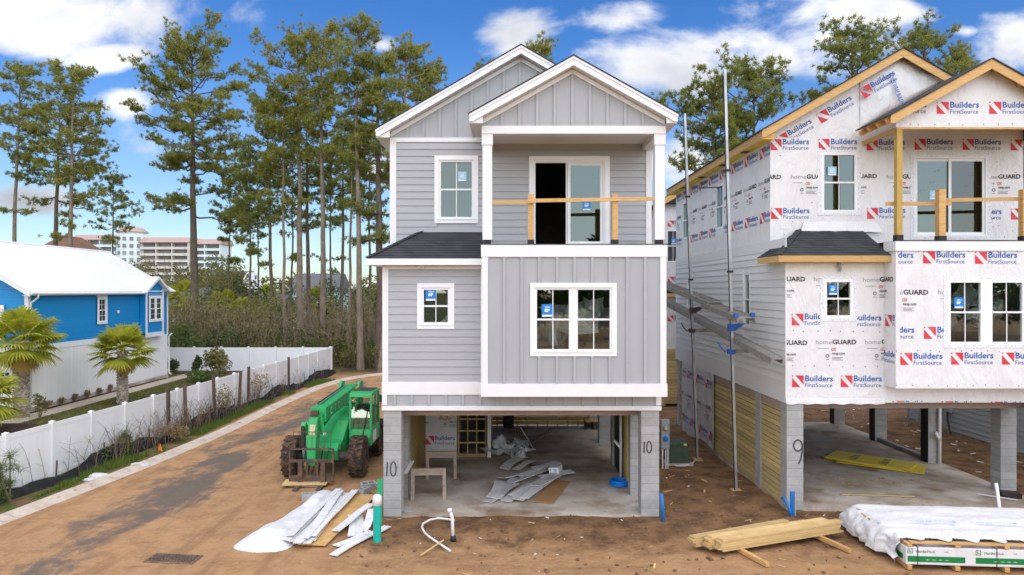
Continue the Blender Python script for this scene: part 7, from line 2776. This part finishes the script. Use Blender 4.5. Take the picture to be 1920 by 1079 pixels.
scrub('undergrowth', 'dense green undergrowth at the foot of the pines', M['leaf_dark'], 34, (50.2, 60), (300, 735), (1.2, 3.2), (.8, 1.8), 150, (.07, .15), 1)
scrub('undergrowth', 'olive scrub rising between the pine trunks', M['leaf_mid'], 64, (50.5, 66), (300, 740), (1.8, 5.6), (.6, 1.6), 110, (.07, .16), 2)
scrub('undergrowth', 'dry brown brush between the pine trunks', M['leaf_dry'], 30, (50.0, 64), (320, 740), (.8, 4.2), (.5, 1.3), 70, (.05, .12), 3)
scrub('undergrowth', 'fresh green bushes low at the edge of the thicket', M['leaf_mid'], 22, (49.6, 53), (310, 735), (.8, 2.4), (.5, 1.2), 170, (.06, .12), 8)
scrub('undergrowth', 'yellow-green saplings standing above the brush', M['leaf_yel'], 30, (52, 66), (310, 740), (3.0, 6.4), (.5, 1.3), 70, (.07, .15), 9)
scrub('treeline', 'hazy green tree line on the horizon', M['leaf_mid'], 120, (95, 170), (-900, 3300), (5.0, 9.0), (3.0, 6.0), 26, (.35, .7), 4)
scrub('treeline', 'dark green tree line on the horizon', M['leaf_dark'], 80, (90, 150), (-900, 3300), (4.0, 7.0), (3.0, 6.0), 26, (.35, .7), 5)
scrub('thicket', 'tree thicket before the condominium blocks', M['leaf_mid'], 46, (72, 100), (150, 470), (5.0, 10.0), (1.2, 2.8), 80, (.12, .26), 6)
scrub('thicket', 'green thicket rising behind the scrub between the pine trunks', M['leaf_dark'], 34, (66, 84), (420, 760), (3.5, 7.5), (1.0, 2.4), 80, (.10, .22), 7)


def street_trees():
    rs = np.random.default_rng(70)
    cs, rd = [], []
    for k in range(46):
        x, y, h = rs.uniform(-70, 70), rs.uniform(-70, -42), rs.uniform(6, 13)
        for _ in range(5):
            cs.append((x + rs.normal() * 1.8, y + rs.normal() * 1.8, h * rs.uniform(.35, .95)))
            rd.append((2.2, 2.2, 1.8))
    C = clump_cloud(cs, rd, 30, rs)
    V, Fc = cards(C, rs, .3, .6)
    tag(np_mesh('treeline', V, Fc, M['leaf_dark']), 'tree line across the street mirrored in the windows', 'trees', None, 'stuff')


street_trees()


def bare_tree(name, label, base, h, seed, spread=.5, r=.05, group=None, m='twig', cat='tree', levels=4):
    rs = np.random.default_rng(seed)
    T = Tubes(4)

    def grow(p, d, L, r_, lv):
        n = 5
        pts = [p]
        for k in range(n - 1):
            d = d + rs.normal(size=3) * .16
            d[2] += .05
            d /= np.linalg.norm(d)
            pts.append(pts[-1] + d * L / (n - 1))
        T.add(np.array(pts), np.linspace(r_, r_ * .55, n))
        if lv == 0: return
        for _ in range(rs.integers(2, 5)):
            q = rs.integers(1, n)
            e = d + rs.normal(size=3) * spread
            e[2] = abs(e[2]) * .8 + .15
            e /= np.linalg.norm(e)
            grow(pts[q], e, L * rs.uniform(.45, .75), r_ * .5, lv - 1)
    grow(np.array([0, 0, -.1]), np.array([rs.normal() * .08, rs.normal() * .08, 1.0]), h * .55, r, levels)
    if name == 'trunk_only': return T
    o = T.build(name, M[m])
    o.location = base
    return tag(o, label, cat, group)


for k, (px, d, h, lab) in enumerate(((163, 75, 9.0, 'bare sapling behind the white roof'), (292, 70, 10.5, 'taller bare tree before the condominium blocks'), (330, 66, 9.0, 'forked bare tree beside the lone pine'), (405, 62, 8.0, 'bare tree right of the lone pine trunk'),
                                 (590, 52, 5.0, 'thin bare sapling between the middle pines'), (655, 51, 5.5, 'bare sapling at the foot of the tallest pine'), (695, 50.5, 5.0, 'bare brush stem next to the grey house'), (1262, 44, 9.0, 'bare tree showing between the two houses'))):
    bare_tree('bare_tree', lab, ((px - 950) / F * d, d, 0), h, 60 + k, .55, .07, 'bare trees behind the lots')
T = Tubes(3)
rs = np.random.default_rng(91)
for _ in range(900):
    d = rs.uniform(50, 62)
    x = (rs.uniform(310, 735) - 950) / F * d
    h = rs.uniform(1.2, 5.4)
    l = rs.normal(size=2) * .25 * h
    p = np.array([[x, d, 0], [x + l[0] * .3, d + l[1] * .3, h * .4], [x + l[0] * .6 + rs.normal() * .2, d + l[1] * .6, h * .75], [x + l[0], d + l[1], h]])
    T.add(p, [.026, .021, .015, .007])
    for _ in range(2):
        e = p[rs.integers(1, 4)]
        T.add(np.stack([e, e + np.array([rs.normal() * .5, rs.normal() * .5, rs.uniform(-.1, .8)])]), [.013, .006])
tag(T.build('twigs', M['twig']), 'tangle of bare vines and twigs between the pine trunks', 'twigs', None, 'stuff')

# dry weeds along the white fence
T = Tubes(3)
rs = np.random.default_rng(17)
for _ in range(420):
    y = rs.choice([rs.normal(25.5, 2.2), rs.normal(29.5, 2.0), rs.normal(33, 3), rs.uniform(16, 44)], p=[.42, .22, .18, .18])
    x = fx(y) + rs.uniform(.18, .85)
    h = rs.uniform(.3, 1.5)
    l = rs.normal(size=2) * .28 * h
    p = np.array([[x, y, 0], [x + l[0] * .3, y + l[1] * .2, h * .4], [x + l[0] * .7, y + l[1] * .6, h * .75], [x + l[0] * 1.2, y + l[1], h * .95]])
    T.add(p, [.010, .009, .007, .004])
    for _ in range(2):
        e = p[rs.integers(1, 3)]
        T.add(np.stack([e, e + np.array([rs.normal() * .15, rs.normal() * .15, rs.uniform(.02, .3)])]), [.006, .003])
tag(T.build('weeds', M['twig']), 'dry brown weeds and vines against the white fence', 'weeds', None, 'stuff')


def shrub(name, label, base, rx, h, n, leaf, m, seed, cone=0.0, stem=True, cat='shrub', group=None):
    rs = np.random.default_rng(seed)
    root = empty(name, base)
    tag(root, label, cat, group)
    p = rs.normal(size=(n, 3))
    p /= np.linalg.norm(p, axis=1, keepdims=True)
    p *= rs.uniform(.3, 1, (n, 1)) ** .5
    z = (p[:, 2] + 1) / 2
    k = (1 - cone * z)
    # uneven clumps
    cl = rs.normal(size=(9, 3)) * .55
    idx = rs.integers(0, 9, n)
    p = p * .55 + cl[idx] * .5
    z = np.clip((p[:, 2] + 1) / 2, 0, 1)
    C = np.stack([p[:, 0] * rx * (1 - cone * z), p[:, 1] * rx * (1 - cone * z), .12 * h + z * h * .88], -1)
    V, Fc = cards(C, rs, *leaf)
    np_mesh('crown', V, Fc, m, root)
    T = Tubes(4)
    for _ in range(7):
        q = C[rs.integers(0, n)]
        T.add(np.stack([[0, 0, -.05], q * np.array([.4, .4, .5]), q]), [.02, .014, .006])
    T.build('stem', M['twig'], root)
    return root


M['leaf_fresh'] = leaf_mat('fresh_leaves', (.085, .15, .03), (.13, .18, .045), None, .3, 3)
g = P(347, 712, 44)
shrub('garden_shrub', 'small dark conical shrub by the back garden fence', (g.x, 45.8, 0), .42, 1.5, 900, (.05, .10), M['leaf_dark'], 1, .6)
shrub('garden_shrub', 'loose young magnolia shrub before the back garden fence', (P(395, 700, 43).x, 43.5, 0), 1.0, 2.3, 900, (.08, .15), M['leaf_mid'], 2, .2)
shrub('garden_shrub', 'bushy low shrub at the foot of the young magnolia', (P(372, 715, 42).x, 42.2, 0), .9, .7, 700, (.06, .12), M['leaf_fresh'], 3)
shrub('garden_shrub', 'round green shrub peeping over the fence corner', (P(586, 660, 49).x, 49.2, 0), .55, 2.4, 900, (.05, .10), M['leaf_fresh'], 4, .3)
shrub('garden_shrub', 'thin young shrub in the mulch at the blue house corner', (P(62, 770, 31).x + 1.0, 30.0, 0), .32, 1.3, 260, (.05, .09), M['leaf_mid'], 5)
shrub('garden_shrub', 'feathery grey-green shrub at the end of the white lower wall', (P(318, 690, 45).x, 45.6, 0), .5, 1.2, 600, (.05, .12), M['leaf_dark'], 6)
shrub('garden_shrub', 'wide green bush beyond the back garden fence', (P(345, 650, 50).x, 50.2, 0), 1.6, 3.0, 2200, (.07, .14), M['leaf_fresh'], 7)
for k in range(6):
    y = 32.5 + 1.05 * k
    shrub('bed_plant', 'small brown bedding plant along the white lower wall', (-21.88, y, .05), .2, .42, 90, (.05, .09), M['leaf_dry'], 20 + k, group='bedding plants along the wall', cat='plant')


def sapling_pine(label, base, h, seed):
    rs = np.random.default_rng(seed)
    root = empty('pine_sapling', base)
    tag(root, label, 'sapling')
    T = Tubes(5)
    C = []
    for s in range(3):
        a = rs.uniform(0, 6.28)
        top = np.array([math.cos(a) * .22 * h * (s > 0), math.sin(a) * .22 * h * (s > 0), h * (1 - .2 * s)])
        pts = np.stack([[0, 0, -.05], top * np.array([.6, .6, .45]), top])
        T.add(pts, [.03, .022, .012])
        for k in range(7):
            q = rs.uniform(.3, 1)
            C.append(top * q + rs.normal(size=3) * .13)
        C.append(top)
    T.build('stem', M['twig'], root)
    V, Fc = tufts(np.array(C), rs, 46, .16, .30, .006, .3)
    np_mesh('crown', V, Fc, M['leaf_fresh'], root)


g = G(40, 940)
sapling_pine('young pine sapling growing against the white fence', (fx(g.y) + .5, g.y, 0), 1.25, 3)
g = G(215, 880)
shrub('roadside_weed', 'leafy green weed by the silt fence near the grass', (fx(22.3) + .4, 22.3, 0), .3, .6, 160, (.04, .08), M['leaf_fresh'], 31)
sapling_pine('tiny pine sprout behind the silt fence', (fx(23.4) + .35, 23.4, 0), .75, 9)
shrub('roadside_weed', 'feathery green bush on the old fence posts', (fx(30.5) + .5, 30.4, 0), .45, 1.5, 320, (.03, .07), M['leaf_mid'], 33)
shrub('roadside_weed', 'brown dead bush heaped on the silt fence', (fx(26.0) + .75, 25.6, 0), .7, .75, 700, (.03, .07), M['leaf_dry'], 34)
shrub('roadside_weed', 'pale dead bush on top of a leaning old post', (fx(34.5) + .4, 34.5, 0), .6, 1.75, 420, (.03, .07), M['leaf_dry'], 35)
o = one('marker_flag', MB().add([(0, 0, .05), (.16, 0, .02), (.06, .02, .3)], [(0, 1, 2)]).tube([(0, 0, -.05), (.03, 0, .3)], .006, 4), mat('orange_flag', (.8, .22, .03), .6), 'small orange marker flag in the verge grass', 'flag', (fx(23.7) + 1.25, 23.9, .02))
for k, (px, py, s) in enumerate(((186, 896, .35), (170, 902, .22), (262, 874, .3), (455, 744, .4), (470, 738, .3))):
    g = G(px, py)
    bm = bmesh.new()
    bmesh.ops.create_icosphere(bm, subdivisions=2, radius=1)
    r5 = random.Random(k)
    for v in bm.verts: v.co = Vector((v.co.x * s * (1 + r5.uniform(-.2, .2)), v.co.y * s * .6, v.co.z * s * .3 * (1 + r5.uniform(-.2, .2))))
    me = bpy.data.meshes.new('rubble_lump')
    bm.to_mesh(me)
    bm.free()
    me.materials.append(M['soffit_scrap'])
    tag(link('rubble_lump', me, None, (g.x, g.y, .03)), ('pale rubble lump in the verge, largest by the orange flag', 'pale rubble lump nearest the camera in the verge', 'flat pale rubble piece on the kerb grass', 'pale rubble lump by the far posts', 'smaller pale rubble lump farthest along the verge')[k], 'rubble')

# ------------------------------------------------------------------ buildings far behind
M['condo'] = mat('hazed_pale_aqua_stucco', (.66, .76, .77), .8, .03)  # pale stucco and tile, paled further to put distance haze into the colour
M['condo_tan'] = mat('hazed_tan_stucco', (.62, .58, .54), .8, .03)
M['condo_dark'] = mat('balcony_recess', (.27, .26, .27), .8, .2)
M['tile_red'] = mat('hazed_red_tile_roof', (.42, .29, .26), .8)
M['slate'] = mat('grey_shingle_roof', (.14, .145, .155), .9, 0, (.11, .11, .12), (1, .4, .7, (1, 1, 1)))
M['brown_roof'] = mat('brown_shingle_roof', (.20, .105, .065), .9, 0, (.15, .08, .05), (1, .4, .7, (1, 1, 1)))
M['cream'] = mat('cream_siding', (.66, .60, .50), .7)
M['aqua'] = mat('aqua_siding', (.42, .62, .63), .7)


def condo(label, px0, px1, py_top, d, floors, wall, bays, py_bot=535):
    x0, x1 = (px0 - 950) / F * d, (px1 - 950) / F * d
    zt = CAM_H + (545 - py_top) / F * d
    root = empty('condominium_block', (x0, d, 0))
    tag(root, label, 'apartment block', 'condominium blocks on the horizon')
    w = x1 - x0
    MB().box(0, w, 3, 18, 0, zt).build('wall', wall, root)
    fh = zt / floors
    bw = w / bays
    for k in range(floors):
        MB().box(-.2, w + .2, 0, 3, k * fh - .25, k * fh + .15).box(0, w, .0, .3, k * fh + .15, k * fh + 1.15).build('balcony', wall, root)
        for b in range(bays):
            pc('window', M['condo_dark'], root, b * bw + .5, (b + 1) * bw - .5, 2.95, 2.99, k * fh + .2, (k + 1) * fh - .4)
    for b in range(bays + 1):
        pc('fin_wall', wall, root, b * bw - .25, b * bw + .25, .05, 2.99, 0, zt)
    MB().prism_x([(-.8, zt), (19, zt), (16, zt + 3.2), (2.5, zt + 3.2)], -1, w + 1).build('roof', M['tile_red'], root)
    return root


condo('tan balconied condominium block behind the bare trees', 262, 352, 455, 400, 9, M['condo_tan'], 3)
condo('pale aqua condominium block half hidden by the lone pine', 354, 412, 458, 405, 9, M['condo'], 2)
condo('pale aqua condominium wing above the white roof', 140, 232, 450, 410, 9, M['condo'], 4)
d = 405
root = empty('condominium_tower', ((248 - 950) / F * d, d, 0))
tag(root, 'round pale aqua tower with a red cap roof between the condominium blocks', 'tower')
MB().lathe([(8.5, 0), (8.5, 38.5), (7.6, 39), (7.6, 40)], n=16).build('wall', M['condo'], root)
MB().lathe([(9.0, 40.0), (6, 42.6), (.5, 43.6)], n=16).build('roof', M['tile_red'], root)
for k in range(9):
    for q in range(5):
        a = -math.pi / 2 + (q - 2) * .45
        MB().obox((8.5 * math.cos(a), 8.5 * math.sin(a), 3.0 + 4.1 * k), (2.0, .3, 2.2), Matrix.Rotation(a + math.pi / 2, 3, 'Z')).build('window', M['condo_dark'], root)


def far_house(label, px0, px1, d, z_eave, z_ridge, wall, roof, along=True, depth=9.0, gable_px=None, extra=None):
    x0, x1 = (px0 - 950) / F * d, (px1 - 950) / F * d
    w = x1 - x0
    root = empty('far_house', (x0, d, 0))
    tag(root, label, 'house', 'houses beyond the thicket')
    MB().box(.3, w - .3, .3, depth - .3, 0, z_eave).build('wall', wall, root)
    if along:   # ridge parallel to the picture, roof slope towards the camera
        MB().add([(0, 0, z_eave), (w, 0, z_eave), (w, depth, z_eave), (0, depth, z_eave), (0, depth / 2, z_ridge), (w, depth / 2, z_ridge)], [(0, 1, 5, 4), (3, 4, 5, 2), (0, 4, 3), (1, 2, 5), (3, 2, 1, 0)]).build('roof', roof, root)
    else:
        MB().add([(0, 0, z_eave), (w, 0, z_eave), (w, depth, z_eave), (0, depth, z_eave), (w / 2, depth * .3, z_ridge), (w / 2, depth * .7, z_ridge)], [(0, 1, 4), (1, 2, 5, 4), (2, 3, 5), (3, 0, 4, 5), (3, 2, 1, 0)]).build('roof', roof, root)
    for k in range(3):
        a = w * (.2 + .3 * k)
        fr = MB().box(a - .5, a + .5, .24, .3, z_eave - 2.3, z_eave - .7).build('window', M['white'], root)
        pc('pane', M['condo_dark'], fr, a - .4, a + .4, .22, .235, z_eave - 2.2, z_eave - .8)
    return root


far_house('cream house with grey roof behind the lone pine', 372, 452, 88, 5.4, 8.3, M['cream'], M['slate'])
h_ = far_house('white gabled house end among the pine trunks', 440, 468, 84, 5.5, 8.0, M['white'], M['white'], along=False, depth=6)
far_house('aqua house with grey roof between the pine trunks', 538, 632, 90, 5.6, 8.0, M['aqua'], M['slate'])
far_house('low pale house glimpsed through the thicket by the blue porch', 318, 366, 74, 4.2, 6.0, M['cream'], M['slate'])
far_house('house with brown hipped roof behind the white metal roof', 28, 148, 78, 9.2, 12.2, M['cream'], M['brown_roof'], along=False)
far_house('pale house low between the pine trunks', 462, 520, 78, 3.4, 5.2, M['white'], M['slate'])

# ------------------------------------------------------------------ litter on the building site
M['clod'] = mat('dirt_clod', (.22, .125, .062), .95, 0, (.13, .072, .038), (3, .4, .6, (1, 1, 1)))


def litter(name, label, m, n, area, lo, hi, seed, flat=.02, aspect=.3):
    rs = np.random.default_rng(seed)
    mb = MB()
    for _ in range(n):
        for _try in range(20):
            x, y = rs.uniform(area[0], area[1]), rs.uniform(area[2], area[3])
            inside = (-3.0 < x < 3.8 and 17.2 < y < 28.5) or (7.3 < x < 14.0 and 17.7 < y < 29)
            if not inside: break
        else: continue
        L = rs.uniform(lo, hi)
        a = rs.uniform(0, 3.14)
        z = float(ground_h(x, y)) + .012
        M3 = Matrix.Rotation(a, 3, 'Z') @ Matrix.Rotation(rs.normal() * .25, 3, 'Y')
        mb.obox((x, y, z), (L, L * aspect * rs.uniform(.3, 1.2), flat * rs.uniform(.3, 1)), M3)
    return tag(mb.build(name, m), label, 'debris', None, 'stuff')


litter('debris', 'pale wood splinters scattered over the dirt', M['pine_pale'], 20, (-3, 8.5, 13.2, 19), .04, .20, 1, .012, .18)
litter('debris', 'scraps of white plastic scattered over the dirt', M['pvc'], 34, (-4, 9, 13.0, 22), .02, .10, 2, .012, .7)
litter('debris', 'wood splinters in the dirt between the houses', M['pine_pale'], 22, (4, 7.0, 17, 28), .05, .30, 3, .012, .18)
litter('debris', 'brown clods on the sandy ground', M['clod'], 240, (-4, 10, 13.5, 18), .02, .08, 4, .05, .9)
litter('debris', 'bits of rubbish behind the wrapped house', M['pvc'], 60, (14.4, 17.4, 18, 36), .05, .25, 6, .02, .5)
mb = MB()
rs = np.random.default_rng(8)
for (cx, cy, n, s) in ((1600, 897, 40, .5), (1670, 903, 60, .6), (1560, 905, 24, .4), (1640, 950, 40, 1.2), (1735, 945, 16, .25)):
    g = G(cx, cy, .07)
    for _ in range(n):
        x, y = g.x + rs.normal() * s, g.y + rs.normal() * s * .35
        if y < 17.75: continue
        L = rs.uniform(.03, .16)
        mb.obox((x, y, .078), (L, .02, .008), Matrix.Rotation(rs.uniform(0, 3.1), 3, 'Z'))
tag(mb.build('wood_shavings', M['pine_pale']), 'pale wood shavings strewn over the slab by the yellow sheets', 'debris', None, 'stuff')
